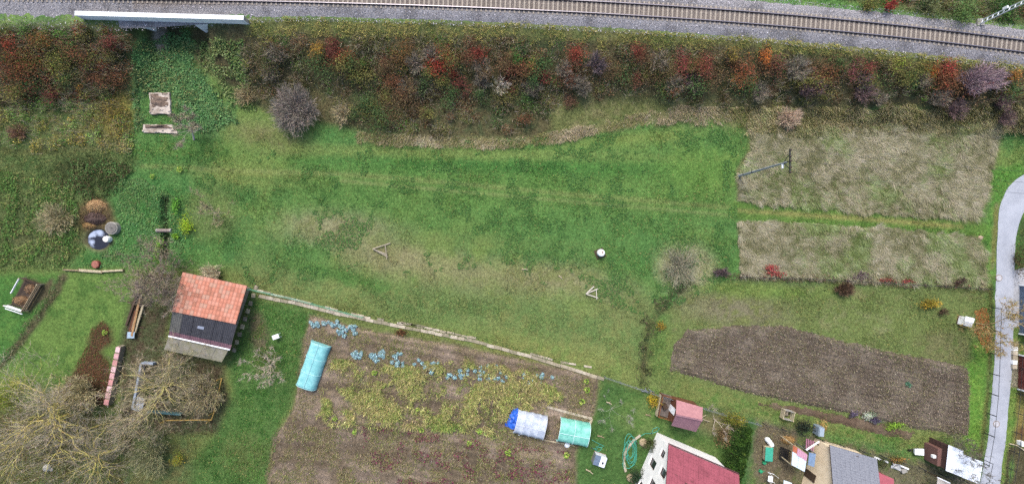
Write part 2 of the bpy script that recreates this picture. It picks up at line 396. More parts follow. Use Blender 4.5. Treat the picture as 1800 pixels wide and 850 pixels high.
# paint list: (shape, colour a, colour b, feather px, edge wobble px, strength)
PAINT = [
 ('p', [(-100, 470), (430, 470), (900, 610), (1140, 672), (1140, 900), (-100, 900)], '#6c7840', '#5a6f39', 14, 8, 1.0),
 ('p', [(430, 455), (760, 500), (1150, 540), (1142, 670), (900, 600), (430, 505)], '#757f49', '#617540', 30, 20, .85),
 ('p', [(500, 285), (1290, 262), (1300, 372), (700, 400), (520, 360)], '#4f7635', '#5f7f3a', 40, 25, .6),
 ('e', (600, 405, 95, 30, .1), '#8f8a6a', '#787850', 22, 16, .95), ('e', (690, 450, 85, 28, .1), '#948d6c', '#787a50', 22, 16, .95),
 ('e', (820, 480, 130, 26, .12), '#88845f', '#74784a', 26, 18, .75), ('e', (985, 490, 90, 26, .1), '#8e8866', '#767a4c', 22, 14, .85),
 ('e', (1095, 525, 60, 40, .3), '#807e5c', '#6d7446', 24, 14, .65), ('e', (1205, 472, 52, 46, .2), '#9a9676', '#7c8158', 18, 12, .85),
 ('e', (470, 240, 60, 22, .2), '#857a5c', '#6e7142', 20, 10, .7), ('e', (430, 310, 120, 14, .05), '#7f8146', '#70793d', 14, 10, .5),
 ('e', (900, 292, 320, 14, .03), '#3d6c31', '#4a7534', 10, 8, .8), ('e', (1000, 400, 260, 34, .05), '#47713a', '#557a3c', 24, 16, .6),
 ('e', (620, 345, 150, 26, .05), '#4a6f35', '#58783a', 24, 14, .6), ('e', (600, 485, 80, 12, .25), '#3f6a2e', '#4c7233', 10, 8, .8),
 ('e', (1230, 300, 60, 40, 0), '#5c7f36', '#6b873c', 20, 14, .6), ('e', (940, 620, 200, 26, .2), '#86854c', '#73803f', 20, 14, .6),
 ('l', [(250, 292), (420, 300), (600, 306), (800, 322), (1000, 342), (1300, 366), (1500, 384), (1740, 408)], '#858d58', '#7b854c', 4, 2, .6, 4),
 ('l', [(600, 318), (800, 336), (1000, 354), (1300, 380), (1480, 392)], '#868e58', '#78844a', 3, 1.5, .65, 3),
 ('l', [(420, 312), (620, 326), (820, 344), (1040, 362), (1300, 384)], '#4a6d34', '#567638', 4, 2, .6, 4),
 ('e', (760, 268, 300, 10, .02), '#7d8848', '#6f8040', 8, 6, .6), ('e', (1100, 245, 130, 12, -.1), '#7f8a44', '#6f823e', 10, 6, .6), ('e', (760, 420, 240, 14, .06), '#76804a', '#647840', 12, 8, .5),
 ('p', ROUGH_L, '#62703f', '#4f6636', 14, 14, 1.0), ('e', (160, 300, 70, 26, 0), '#343b23', '#3f4a2a', 14, 12, .9),
 ('e', (60, 255, 120, 14, 0), '#86824f', '#6d7440', 10, 8, .8), ('e', (70, 400, 80, 50, 0), '#50603a', '#6c6c48', 20, 14, .6),
 ('p', EMB, '#5c583c', '#4a5232', 12, 8, 1.0), ('p', EMB_R, '#5c573c', '#485034', 10, 8, 1.0),
 ('p', [(-60, 200), (232, 170), (232, 262), (-60, 262)], '#6d7240', '#526636', 16, 14, .9), ('e', (200, 200, 40, 40, 0), '#8b8443', '#6e7238', 16, 10, .8),
 ('p', [(430, 34), (900, 42), (1350, 66), (1860, 112), (1860, 128), (1350, 86), (900, 64), (430, 60)], '#85834f', '#6c7442', 7, 7, .95),
 ('p', [(640, 236), (760, 238), (900, 246), (960, 236), (1080, 212), (1180, 196), (1180, 210), (1090, 226), (960, 252), (880, 258), (740, 256), (640, 248)], '#9b917a', '#7c7552', 5, 5, .95),
 ('p', [(960, 170), (1130, 165), (1320, 190), (1320, 225), (1160, 215), (960, 245)], '#66703f', '#7a7850', 14, 14, .8),
 ('p', [(1310, 195), (1860, 200), (1860, 230), (1745, 222), (1310, 230)], '#85805f', '#6f7048', 12, 12, .9),
 ('p', [(1350, -60), (1860, -60), (1860, 52), (1760, 38), (1620, 20), (1490, 2)], '#5c603c', '#4c5a34', 8, 8, .9),
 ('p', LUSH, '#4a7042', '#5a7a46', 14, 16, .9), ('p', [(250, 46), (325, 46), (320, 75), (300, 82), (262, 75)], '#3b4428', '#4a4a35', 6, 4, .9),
 ('e', (283, 72, 12, 26, -.15), '#a09a93', '#7e766c', 5, 4, .9), ('l', [(286, 84), (296, 118)], '#5e4f3c', '#6a5a44', 4, 2, .9, 4),
 ('e', (330, 265, 100, 14, 0), '#4d7434', '#6b7d3d', 12, 8, .7),
 ('p', [(215, 300), (330, 300), (380, 380), (340, 450), (240, 465), (130, 470), (150, 440), (195, 340)], '#437238', '#527a3e', 16, 14, .9),
 ('e', (170, 380, 34, 36, 0), '#4f3f30', '#5f5138', 10, 6, .95), ('e', (172, 423, 28, 20, 0), '#5d5240', '#4d4a36', 6, 4, .9),
 ('l', [(290, 348), (290, 450)], '#2e2a22', '#3a342a', 3, 2, .95, 7), ('e', (370, 375, 45, 45, 0), '#6e7a45', '#5f7038', 20, 10, .7),
 ('p', DRY_U, '#8b8568', '#6b6a48', 5, 5, 1.0), ('p', DRY_L, '#857f64', '#686747', 5, 5, 1.0),
 ('p', [(1690, 240), (1760, 220), (1745, 330), (1715, 400), (1680, 380), (1715, 330)], '#727545', '#5f7038', 14, 10, .8),
 ('l', [(1297, 370), (1500, 386), (1735, 410)], '#4d6f2c', '#5a7a32', 5, 4, .9, 15), ('l', [(1300, 370), (1500, 383), (1690, 398)], '#8a8750', '#77803f', 5, 4, .9, 4),
 ('l', [(1300, 488), (1420, 490), (1560, 498), (1730, 507)], '#4f4236', '#5d5040', 4, 4, .85, 6),
 ('p', FIELD_R, '#7c8053', '#66733f', 12, 8, .95), ('e', (1290, 545, 90, 24, .1), '#7c7561', '#6b7043', 16, 12, .8),
 ('e', (1560, 575, 130, 26, .15), '#7c8459', '#69763f', 18, 12, .6), ('e', (1660, 610, 44, 26, .2), '#6f6f4b', '#5c6a38', 12, 10, .8), ('e', (1330, 510, 110, 10, .05), '#5d7c32', '#6d7f3c', 8, 6, .8),
 ('l', [(1200, 505), (1170, 535), (1145, 570), (1135, 620), (1128, 672)], '#3a4127', '#4b4a34', 7, 5, .9, 6), ('e', (1160, 610, 20, 55, 0), '#557434', '#6b7b3d', 12, 8, .7),
 ('p', [(1180, 660), (1310, 694), (1450, 724), (1600, 757), (1706, 770), (1725, 790), (1690, 812), (1560, 785), (1380, 745), (1190, 698)], '#567a33', '#6d7840', 9, 8, .9),
 ('l', [(1706, 650), (1712, 700), (1708, 770)], '#5f8a2f', '#6c8f36', 7, 4, .9, 12), ('p', [(1706, 600), (1740, 600), (1735, 700), (1722, 790), (1700, 800), (1706, 700)], '#5a852f', '#6a8a35', 7, 5, .9),
 ('l', [(1741, 500), (1740, 620), (1735, 700), (1726, 780), (1716, 840)], '#474a2e', '#56552f', 3, 2, .8, 3),
 ('p', [(1730, 300), (1800, 285), (1800, 305), (1770, 325), (1752, 370), (1748, 480), (1732, 480), (1735, 400), (1745, 340)], '#4f7f2f', '#5d8435', 6, 5, .85), ('l', [(1752, 360), (1748, 420), (1744, 470)], '#8b8560', '#75703f', 4, 3, .8, 4),
 ('p', LAWN_R, '#41622f', '#4f6f38', 9, 6, .95), ('e', (1130, 730, 50, 36, .3), '#5c7a38', '#6b7c42', 20, 12, .6), ('e', (1260, 745, 40, 22, .2), '#6d6c4b', '#77704f', 14, 10, .85), ('e', (1240, 790, 50, 22, .2), '#55692f', '#6d7142', 14, 10, .6),
 ('p', LAWN_L, '#4c6d2f', '#5f7a37', 9, 6, .95), ('p', [(-60, 480), (110, 485), (70, 560), (10, 640), (-60, 660)], '#3f6d2e', '#4e7230', 10, 8, .8),
 ('l', [(112, 486), (88, 530), (55, 575), (20, 625), (-10, 650)], '#44402f', '#55503a', 5, 4, .9, 6),
 ('p', STRIPG, '#3e642c', '#4d6c34', 10, 8, .95), ('e', (455, 585, 16, 40, -.2), '#6a5f4d', '#5a5a3a', 7, 5, .85), ('e', (470, 640, 22, 24, 0), '#6f6653', '#55642f', 9, 6, .7), ('e', (430, 800, 40, 40, 0), '#5f6a3a', '#4a6a2f', 18, 12, .7),
 ('p', WOODY, '#67683f', '#56653a', 16, 12, .95), ('e', (60, 770, 90, 50, 0), '#5d5440', '#4b4733', 20, 14, .7), ('e', (20, 690, 50, 30, 0), '#6b7a32', '#5f6f30', 14, 10, .8),
 ('p', YARD, '#54483a', '#474d33', 9, 7, .95), ('p', [(214, 715), (232, 715), (236, 800), (216, 800)], '#2c2a20', '#33301f', 6, 4, .9),
 ('p', [(44, 486), (80, 498), (92, 490), (84, 520), (52, 548), (18, 538)], '#4a4034', '#54493a', 5, 4, .9),
 ('p', LITTER, '#5c4031', '#4a3a2a', 8, 7, .95),
 ('p', VEGP, '#7b6c5e', '#6a5f4d', 6, 6, 1.0),
 ('p', GARD_R, '#5d6a3c', '#6a6350', 8, 8, .9), ('p', [(1325, 765), (1345, 742), (1400, 760), (1395, 850), (1330, 850)], '#6d6252', '#5b5a40', 6, 5, .85),
 ('p', [(1790, 380), (1860, 380), (1860, 480), (1790, 490)], '#4f7a32', '#46562f', 8, 5, .9), ('p', [(1776, 590), (1860, 590), (1860, 900), (1750, 900), (1766, 790), (1775, 700)], '#5c8433', '#6b8238', 5, 4, .95),
 ('p', [(1793, 640), (1860, 640), (1860, 780), (1782, 780)], '#8a7a45', '#77753f', 5, 4, .9), ('e', (1798, 762, 14, 14, 0), '#6a3f2f', '#5c4a30', 6, 4, .8), ('p', [(1772, 782), (1860, 790), (1860, 900), (1760, 900)], '#4f4538', '#473f33', 4, 3, .9), ('e', (1778, 826, 5, 20, .1), '#5c7f3a', '#5c7f3a', 3, 2, .9),
 ('p', [(1778, 600), (1791, 600), (1790, 680), (1776, 680)], '#a39a90', '#8f857a', 3, 2, .8),
]
def groups_axis(lo, hi, step, far):
    a = np.arange(lo, hi + 1e-6, step)
    g_ = step * 1.35 ** np.arange(1, 40); e = np.cumsum(g_); e = e[e < far]
    return np.concatenate([(lo - e)[::-1], a, hi + e])
CX0, CX1, CY0, CY1, CST = -76.0, 76.0, -38.0, 41.0, 0.25
gx = groups_axis(CX0, CX1, CST, 700); gy = groups_axis(CY0, CY1, CST, 700)
GX, GY = np.meshgrid(gx, gy)
GZ = height(GX, GY)
PX = 900 + GX / MPP * ALT / (ALT - GZ); PY = 425 - GY / MPP * ALT / (ALT - GZ)
def paint(px, py, wx, wy):
    big = fbm(wx * 0.09, wy * 0.09, 11); mid = fbm(wx * 0.45, wy * 0.45, 21); fin = fbm(wx * 1.6, wy * 1.6, 31, 3)
    C = np.empty(px.shape + (3,))
    a, b, c = (np.array(lin(h)) for h in ('#547a3c', '#6a803f', '#437039'))
    t = smooth(.35, .65, big)[..., None]; u = smooth(.4, .65, mid)[..., None]
    C[:] = (a * (1 - t) + b * t) * (1 - .6 * u) + c * .6 * u
    wob = (mid - .5) * 2; wob2 = (fin - .5) * 2
    for i, op in enumerate(PAINT):
        kind, sh, ca, cb, fe, wb, st = op[:7]
        if kind == 'p': d = sdist(px, py, sh)
        elif kind == 'l': d = op[7] - ldist(px, py, sh)
        else:
            cx, cy, rx, ry, ro = sh
            c_, s_ = math.cos(-ro), math.sin(-ro)
            dx, dy = px - cx, py - cy
            q = np.hypot((dx * c_ - dy * s_) / rx, (dx * s_ + dy * c_) / ry)
            d = (1 - q) * min(rx, ry)
        m = smooth(-fe, fe, d + wob * wb + wob2 * wb * .6) * st
        tt = np.clip(smooth(.38, .62, .5 * mid + .5 * fin + .06 * ((i * 37) % 5 - 2)), 0, 1)[..., None]
        col = np.array(lin(ca)) * (1 - tt) + np.array(lin(cb)) * tt
        C[:] = C * (1 - m[..., None]) + col * m[..., None]
    C *= (0.8 + 0.4 * fin)[..., None]
    C = C * .9 + .1 * C.mean(-1, keepdims=True)
    return C
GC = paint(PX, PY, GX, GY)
grn = smooth(1.08, 1.35, GC[..., 1] / (GC[..., 0] + 1e-4))[..., None]
GC = GC * (1 + grn * np.array([-.03, .01, .03]))
ix0 = int(np.argmin(abs(gx - CX0))); iy0 = int(np.argmin(abs(gy - CY0)))
NXC = int(round((CX1 - CX0) / CST)); NYC = int(round((CY1 - CY0) / CST))
def gcol(x, y):
    i = np.clip(np.round((x - CX0) / CST).astype(int), 0, NXC) + ix0
    j = np.clip(np.round((y - CY0) / CST).astype(int), 0, NYC) + iy0
    return GC[j, i]

def grid_mesh(name, X, Y, Z, C, mat):
    ny, nx = X.shape
    v = np.stack([X, Y, Z], -1).reshape(-1, 3).astype(np.float32)
    a = np.arange(ny * nx).reshape(ny, nx)
    q = np.stack([a[:-1, :-1], a[:-1, 1:], a[1:, 1:], a[1:, :-1]], -1).reshape(-1).astype(np.int32)
    n = len(q) // 4
    me = bpy.data.meshes.new(name)
    me.vertices.add(len(v)); me.vertices.foreach_set('co', v.reshape(-1))
    me.loops.add(len(q)); me.loops.foreach_set('vertex_index', q)
    me.polygons.add(n); me.polygons.foreach_set('loop_start', np.arange(0, 4 * n, 4, dtype=np.int32))
    me.polygons.foreach_set('use_smooth', np.ones(n, bool))
    if C is not None:
        at_ = me.attributes.new('Col', 'FLOAT_COLOR', 'POINT')
        cc = np.ones((len(v), 4), np.float32); cc[:, :3] = C.reshape(-1, 3)
        at_.data.foreach_set('color', cc.reshape(-1))
    me.update(calc_edges=True); me.materials.append(mat)
    return link(bpy.data.objects.new(name, me))

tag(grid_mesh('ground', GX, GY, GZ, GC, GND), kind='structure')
# ------------------------------------------------------------------ plots, road, water
def patch(name, poly, step, zfun, ca, cb, mat, wob=4.0, sd=5, nscale=.5, bands=0.0):
    P = np.array([at(*p)[:2] for p in poly])
    x = np.arange(max(P[:, 0].min(), -76) - 1, min(P[:, 0].max(), 76) + 1, step); y = np.arange(max(P[:, 1].min(), -38) - 1, P[:, 1].max() + 1, step)
    X, Y = np.meshgrid(x, y)
    px = 900 + X / MPP; py = 425 - Y / MPP
    d = sdist(px, py, poly) + (fbm(X * .9, Y * .9, sd) - .5) * 2 * wob
    Z = zfun(X, Y) * smooth(0, 8, d) + 0.012
    t = smooth(.36, .64, fbm(X * nscale, Y * nscale, sd + 40))[..., None]
    C = np.array(lin(ca)) * (1 - t) + np.array(lin(cb)) * t
    C = C * (.75 + .5 * fbm(X * 2.2, Y * 2.2, sd + 50, 3))[..., None]
    if bands:
        v = X * .199 + Y * .98
        C = C * (1 + bands * (vnoise(v * .8, X * .03, 70) - .5) + bands * .7 * (vnoise(v * 2.1, X * .06, 71) - .5))[..., None]
    a = np.arange(X.size).reshape(X.shape)
    keep = (d[:-1, :-1] > 0) & (d[1:, 1:] > 0) & (d[:-1, 1:] > 0) & (d[1:, :-1] > 0)
    q = np.stack([a[:-1, :-1], a[:-1, 1:], a[1:, 1:], a[1:, :-1]], -1)[keep]
    used, inv = np.unique(q, return_inverse=True)
    v = np.stack([X, Y, Z], -1).reshape(-1, 3)[used]; c = C.reshape(-1, 3)[used]
    q = inv.reshape(-1).astype(np.int32); n = len(q) // 4
    me = bpy.data.meshes.new(name)
    me.vertices.add(len(v)); me.vertices.foreach_set('co', v.astype(np.float32).reshape(-1))
    me.loops.add(len(q)); me.loops.foreach_set('vertex_index', q)
    me.polygons.add(n); me.polygons.foreach_set('loop_start', np.arange(0, 4 * n, 4, dtype=np.int32))
    at_ = me.attributes.new('Col', 'FLOAT_COLOR', 'POINT')
    cc = np.ones((len(v), 4), np.float32); cc[:, :3] = c
    at_.data.foreach_set('color', cc.reshape(-1))
    me.update(calc_edges=True); me.materials.append(mat)
    return tag(link(bpy.data.objects.new(name, me)), kind='structure')

def furrows(amp, pitch, ang, rough):
    c, s = math.cos(ang), math.sin(ang)
    def f(X, Y):
        v = -X * s + Y * c
        return .04 + amp * (.5 + .5 * np.sin(2 * math.pi * v / pitch + 2.2 * fbm(X * .1, Y * .2, 9))) + rough * fbm(X * 2.5, Y * 2.5, 14, 3)
    return f
patch('ploughed_field', PLOUGH, 0.16, furrows(.07, .7, -.2, .2), '#70675d', '#5c534a', SOIL, 4, 5, .5, .35)
patch('vegetable_plot', VEGP, 0.2, furrows(.07, 1.0, -.2, .16), '#85776a', '#6f6353', SOIL, 4, 6, .35, .6)
patch('flower_border', [(1330, 704), (1400, 712), (1480, 728), (1560, 745), (1610, 758), (1600, 772), (1540, 762), (1460, 742), (1380, 722), (1330, 714)], 0.2, furrows(.03, .6, -.2, .1), '#5f5044', '#6e6052', SOIL, 4, 8)
# road: strips between the two edges, slightly crowned
def resample(pts, n):
    P = np.array([at(*p)[:2] for p in pts]); s = np.r_[0, np.cumsum(np.hypot(*np.diff(P, axis=0).T))]
    t = np.linspace(0, s[-1], n)
    Q = np.stack([np.interp(t, s, P[:, 0]), np.interp(t, s, P[:, 1])], -1)
    for _ in range(6): Q[1:-1] = .25 * Q[:-2] + .5 * Q[1:-1] + .25 * Q[2:]
    return Q
ra, rb = resample(ROAD_L, 160), resample(ROAD_R, 160)
u = np.linspace(0, 1, 13)[None, :, None]
RP = ra[:, None] * (1 - u) + rb[:, None] * u
wob = (fbm(RP[..., 0] * .8, RP[..., 1] * .8, 3) - .5) * .35
uu = u[..., 0]
edge = np.where(uu < .01, -1, np.where(uu > .99, 1, 0))
RX = RP[..., 0] + wob * edge; RY = RP[..., 1]
RZ = 0.03 + .05 * (1 - (2 * uu - 1) ** 2) + 0 * RX
ROAD_MAT = M_('pale_worn_asphalt', '#a0a5af', rough=.8, var=.2, scale=.35, hex2='#8c919b', bump=.3, bscale=9)
tag(grid_mesh('road', RX, RY, RZ, None, ROAD_MAT), kind='structure')
APRON = [(1779, 476), (1800, 470), (1840, 470), (1840, 570), (1800, 572), (1779, 575)]
mb = MB(); mb.slab([at(p[0], p[1], .028) for p in APRON[::-1]], .1)
tag(mb.build('yard_apron', M_('concrete_apron', '#a4a7ae', .8, .25, 1.2, '#85878c')), kind='structure')
# water in the pit
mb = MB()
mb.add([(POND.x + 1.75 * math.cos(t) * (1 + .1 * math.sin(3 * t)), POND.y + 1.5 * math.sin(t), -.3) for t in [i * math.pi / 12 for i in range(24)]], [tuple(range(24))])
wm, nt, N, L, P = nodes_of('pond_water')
wr = N.new('ShaderNodeValToRGB'); wr.color_ramp.elements[0].position = .52; wr.color_ramp.elements[1].position = .62; wr.color_ramp.elements[0].color = (.012, .013, .02, 1); wr.color_ramp.elements[1].color = (.34, .4, .52, 1)  # pale sky reflections painted into the water colour as blotches
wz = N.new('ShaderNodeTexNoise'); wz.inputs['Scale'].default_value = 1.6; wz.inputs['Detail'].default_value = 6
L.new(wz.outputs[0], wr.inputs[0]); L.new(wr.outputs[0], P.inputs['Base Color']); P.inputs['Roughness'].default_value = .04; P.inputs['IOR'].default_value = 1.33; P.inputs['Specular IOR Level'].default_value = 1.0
nz = N.new('ShaderNodeTexNoise'); nz.inputs['Scale'].default_value = 3.2; nz.inputs['Detail'].default_value = 3
bp = N.new('ShaderNodeBump'); bp.inputs['Strength'].default_value = .25; bp.inputs['Distance'].default_value = .1
L.new(nz.outputs[0], bp.inputs['Height']); L.new(bp.outputs[0], P.inputs['Normal'])
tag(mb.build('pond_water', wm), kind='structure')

# ------------------------------------------------------------------ railway
tx = np.arange(-84, 86, .35)
BS = np.array([-1.0, -.93, -.72, -.5, -.25, 0, .25, .5, .72, .93, 1.0])
BX = np.repeat(tx[:, None], len(BS), 1) + 0 * BS
hwv = half_w(tx)[:, None] + .12
sl = np.gradient(track_y(tx), tx)[:, None]
off = BS[None] * np.where(BS[None] > 0, 2.6, hwv)       # plus = north side
BXX = BX - off * sl / np.hypot(1, sl); BYY = track_y(tx)[:, None] + off / np.hypot(1, sl)
BZ = 2.86 + .27 * (1 - smooth(1.35, 2.5, np.abs(off))) + .1 * (fbm(BXX * 2.5, BYY * 2.5, 5, 3) - .3)
BZ[:, 0] = 2.8; BZ[:, -1] = 2.8
BAL = ground_mat('ballast_stone', nscale=6, amt=.55, bump=1.0, dist=.1)
t = fbm(BXX * .6, BYY * .6, 77)[..., None]
BC = np.array(lin('#95949a')) * (1 - .35 * smooth(.5, .7, t)) 
brown = (np.abs(off) < 1.05)[..., None] * .75 + 0 * BC
BC = BC * (1 - brown) + np.array(lin('#7d7167')) * brown
tag(grid_mesh('railway_ballast', BXX, BYY, BZ, BC, BAL), kind='structure')
def track_pt(x, o, z):
    s = float(np.interp(x, tx, sl[:, 0])); k = math.hypot(1, s)
    return Vector((x - o * s / k, float(track_y(x)) + o / k, z))
track = bpy.data.objects.new('railway_track', None); link(track); tag(track, kind='structure')
RUST = M_('rail_rust', '#4b3b35', .6, .3, 3); STEEL = M_('rail_steel', '#8d8a93', .35, .1, 4, metal=.6)
for o_ in (-.75, .75):
    b1, b2 = MB(), MB()
    xs = np.arange(-80, 82, 2.0)
    for b, w, z0, z1 in ((b1, .17, 3.17, 3.32), (b2, .085, 3.32, 3.37)):
        ring = []
        for x in xs:
            ring.append([track_pt(x, o_ - w / 2, z0), track_pt(x, o_ + w / 2, z0), track_pt(x, o_ + w / 2, z1), track_pt(x, o_ - w / 2, z1)])
        vs_ = [p for r in ring for p in r]; f = []
        for i in range(len(xs) - 1):
            for k in range(4):
                f.append((4 * i + k, 4 * i + (k + 1) % 4, 4 * i + 4 + (k + 1) % 4, 4 * i + 4 + k))
        b.add(vs_, f)
    r = b1.build('rail', RUST, track); b2.build('rail_head', STEEL, r)
SLP = M_('concrete_sleeper', '#a59c90', .85, .3, 5)
mb = MB()
mb.hexa([(-.13, -1.2, -.1), (.13, -1.2, -.1), (.13, 1.2, -.1), (-.13, 1.2, -.1)], [(-.1, -1.19, .07), (.1, -1.19, .07), (.1, 1.19, .07), (-.1, 1.19, .07)])
for s_ in (-1, 1): mb.box((0, s_ * .75, .085), (.17, .34, .03))
sme = mb.mesh('sleeper', SLP)
xx = -71.0; i = 0
while xx < 72.5:
    o = bpy.data.objects.new('sleeper', sme); link(o, track)
    p = track_pt(xx, 0, 3.13); o.location = p; o.rotation_euler = (0, 0, math.atan(float(np.interp(xx, tx, sl[:, 0]))) + RNG.normal(0, .012))
    xx += .61; i += 1

# ------------------------------------------------------------------ scatter helpers
def scatter(n, x0=-71, x1=71, y0=-34, y1=36):
    x = RNG.uniform(x0, x1, n); y = RNG.uniform(y0, y1, n); z = height(x, y)
    k = ALT / (ALT - z) / MPP
    return x, y, z, 900 + x * k, 425 - y * k
def inpoly(poly, n, soft=6, sd=3):
    P = np.array(poly, float)
    px = RNG.uniform(P[:, 0].min() - 8, P[:, 0].max() + 8, n); py = RNG.uniform(P[:, 1].min() - 8, P[:, 1].max() + 8, n)
    m = sdist(px, py, poly) + (fbm(px * .06, py * .06, sd) - .5) * 2 * soft > 0
    px, py = px[m], py[m]
    z = np.zeros(len(px))
    for _ in range(10):
        k = MPP * (ALT - z) / ALT
        z = .5 * z + .5 * height((px - 900) * k, (425 - py) * k)
    k = MPP * (ALT - z) / ALT
    x, y = (px - 900) * k, (425 - py) * k
    z = height(x, y)
    if py.size and py.max() > 540:                       # the dug plots lie higher than the turf
        z = z + .15 * ((sdist(px, py, PLOUGH) > 5) | (sdist(px, py, VEGP) > 5))
    return x, y, z, px, py
def blades(x, y, z, h, w, lean, ang, bow=0):
    n = len(x); dx, dy = np.cos(ang), np.sin(ang)
    V = np.empty((n, 3, 3))
    V[:, 0] = np.stack([x + dy * w / 2, y - dx * w / 2, z], -1); V[:, 1] = np.stack([x - dy * w / 2, y + dx * w / 2, z], -1)
    V[:, 2] = np.stack([x + dx * h * lean, y + dy * h * lean, z + h * np.sqrt(np.clip(1 - lean ** 2, 0, 1))], -1)
    return V
def leafq(c, size, up=.6, asp=.6):
    """rhombic leaves with random tilt at centres c (n,3)"""
    n = len(c)
    nr = RNG.normal(size=(n, 3)); nr /= np.linalg.norm(nr, axis=1)[:, None]
    nr[:, 2] = np.abs(nr[:, 2]); nr = nr * (1 - up) + np.array([0, 0, 1.0]) * up; nr /= np.linalg.norm(nr, axis=1)[:, None]
    a = np.cross(nr, RNG.normal(size=(n, 3))); a /= np.linalg.norm(a, axis=1)[:, None] + 1e-9
    b = np.cross(nr, a); s = (np.asarray(size) * np.ones(n))[:, None] / 2
    return np.stack([c + a * s, c + b * s * asp, c - a * s, c - b * s * asp], 1)
def jit(C, a=.2, hue=.06):
    n = len(C)
    return C * np.exp(RNG.normal(0, a, (n, 1))) * (1 + RNG.normal(0, hue, (n, 3)))
def pal(hexes, idx):
    return np.array([lin(h) for h in hexes])[idx]

# ------------------------------------------------------------------ grass
x, y, z, px, py = scatter(900000)
d_track = np.abs(track_y(x) - y)
keep = (d_track > half_w(x) + .25) & (sdist(px, py, ROADP) < -2 + 6 * RNG.random(len(x)) ** 2) & (sdist(px, py, PLOUGH) < -3 + 26 * RNG.random(len(x)) ** 3)
keep &= (sdist(px, py, VEGP) < -3 + 12 * RNG.random(len(x)) ** 3) & (sdist(px, py, DRY_U) < 2) & (sdist(px, py, DRY_L) < 2) & (sdist(px, py, LITTER) < 2) & (sdist(px, py, APRON) < 0)
keep &= (sdist(px, py, YARD) < 0) & ~((px > 240) & (px < 330) & (py < 50))
keep &= np.hypot((x - POND.x) / 1.9, (y - POND.y) / 1.7) > 1
keep &= ~((np.abs(x - DITCH[0]) < .6) & (y < DITCH[1]) & (y > DITCH[2]))
emb = (sdist(px, py, EMB) > 4) | (sdist(px, py, EMB_R) > 4)
keep &= ~emb | (RNG.random(len(x)) < .45)
x, y, z, px, py, emb = (q[keep] for q in (x, y, z, px, py, emb))
tall = fbm(x * .35, y * .35, 60)
z = z + .14 * smooth(0, 8, np.maximum(sdist(px, py, PLOUGH), sdist(px, py, VEGP)))
lush = (sdist(px, py, LUSH) > 0)
lawn = (sdist(px, py, LAWN_L) > 0) | (sdist(px, py, LAWN_R) > 0)
rough = (sdist(px, py, ROUGH_L) > 0) | emb
h = np.where(lawn, .09, np.where(rough, .3, np.where(lush, .25, .13 + .16 * smooth(.45, .7, tall)))) * RNG.uniform(.6, 1.4, len(x))
w = np.where(lawn, .04, .055) * RNG.uniform(.7, 1.4, len(x))
clump = .62 + .55 * vnoise(x * 2.6, y * 2.6, 5) + .3 * vnoise(x * 6, y * 6, 6)
C = jit(gcol(x, y) * (1.05 * clump)[:, None], .2, .07)
dry = RNG.random(len(x)) < .07
C[dry] = jit(np.tile(lin('#9a935f'), (dry.sum(), 1)), .2)
V = blades(x, y, z - .01, h, w, RNG.uniform(.45, .92, len(x)), RNG.uniform(0, 2 * math.pi, len(x)))
for nm, m, lab in (('meadow_grass', ~lawn & ~rough, 'short uneven green grass covering the meadow and verges'), ('lawn_grass', lawn, 'mown green lawn grass of the gardens'), ('rough_grass', rough, 'long rough grass on the railway bank and wild corner')):
    tag(soup(nm, V[m], C[m], VEG), lab, 'grass', kind='stuff')
# clover and dock clumps in the meadow: flat broad leaves in darker drifts
x, y, z, px, py = scatter(260000, -60, 46, -18, 16)
m = (fbm(x * .5, y * .5, 91) > .58) & (sdist(px, py, [(240, 275), (1295, 225), (1296, 480), (1150, 560), (860, 470), (440, 500), (380, 420), (300, 320)]) > 0)
m &= (fbm(x * .12, y * .12, 92) > .42)
x, y, z = x[m], y[m], z[m]
V = leafq(np.stack([x, y, z + RNG.uniform(.05, .18, len(x))], -1), RNG.uniform(.1, .2, len(x)), .7, .7)
C = jit(pal(['#4a7040', '#557a42', '#43653a', '#638048'], RNG.integers(0, 4, len(x))), .22)
tag(soup('meadow_weeds', V, C, VEG), 'dark green clover and dock clumps spread through the meadow', 'weeds', kind='stuff')
# lush nettles below the bridge and by the pond
def lushpatch(name, poly, n, pals, hh, sz, lab, clump=0.0, soft=7):
    x, y, z, px, py = inpoly(poly, n, soft)
    m = sdist(px, py, poly) > RNG.exponential(4, len(px)) - 6
    x, y, z, px, py = x[m], y[m], z[m], px[m], py[m]
    if clump:
        m = fbm(x * .8, y * .8, 71) > clump
        x, y, z = x[m], y[m], z[m]
    f = fbm(x * .9, y * .9, 33)
    V = leafq(np.stack([x, y, z + hh * RNG.random(len(x)) * (.4 + f)], -1), sz * RNG.uniform(.6, 1.4, len(x)), .55, .65)
    k = np.clip((fbm(x * .5, y * .5, 44) * 1.6 - .3 + RNG.normal(0, .18, len(x))) * len(pals), 0, len(pals) - 1).astype(int)
    return tag(soup(name, V, jit(pal(pals, k), .22), VEG), lab, 'plants', kind='stuff')
lushpatch('nettle_cover', LUSH, 22000, ['#568050', '#628858', '#70905c', '#4c6c46', '#7c8456', '#486040'], .3, .2, 'bright green nettles filling the ground below the bridge opening', .33, 16)
lushpatch('nettle_cover', [(212, 305), (300, 330), (335, 400), (320, 450), (240, 462), (150, 465), (205, 430), (220, 400), (200, 350)], 16000, ['#568050', '#608854', '#6e9058', '#687a4e', '#4c6a44'], .2, .17, 'bright green low weeds between the pond and the ditch', .33, 14)
lushpatch('weed_cover', [(345, 72), (432, 70), (450, 190), (400, 190), (350, 120)], 8000, ['#547040', '#728650', '#465c38', '#808e5e', '#646e46'], .4, .22, 'broad pale leaves of weeds right of the bridge opening', .42, 24)
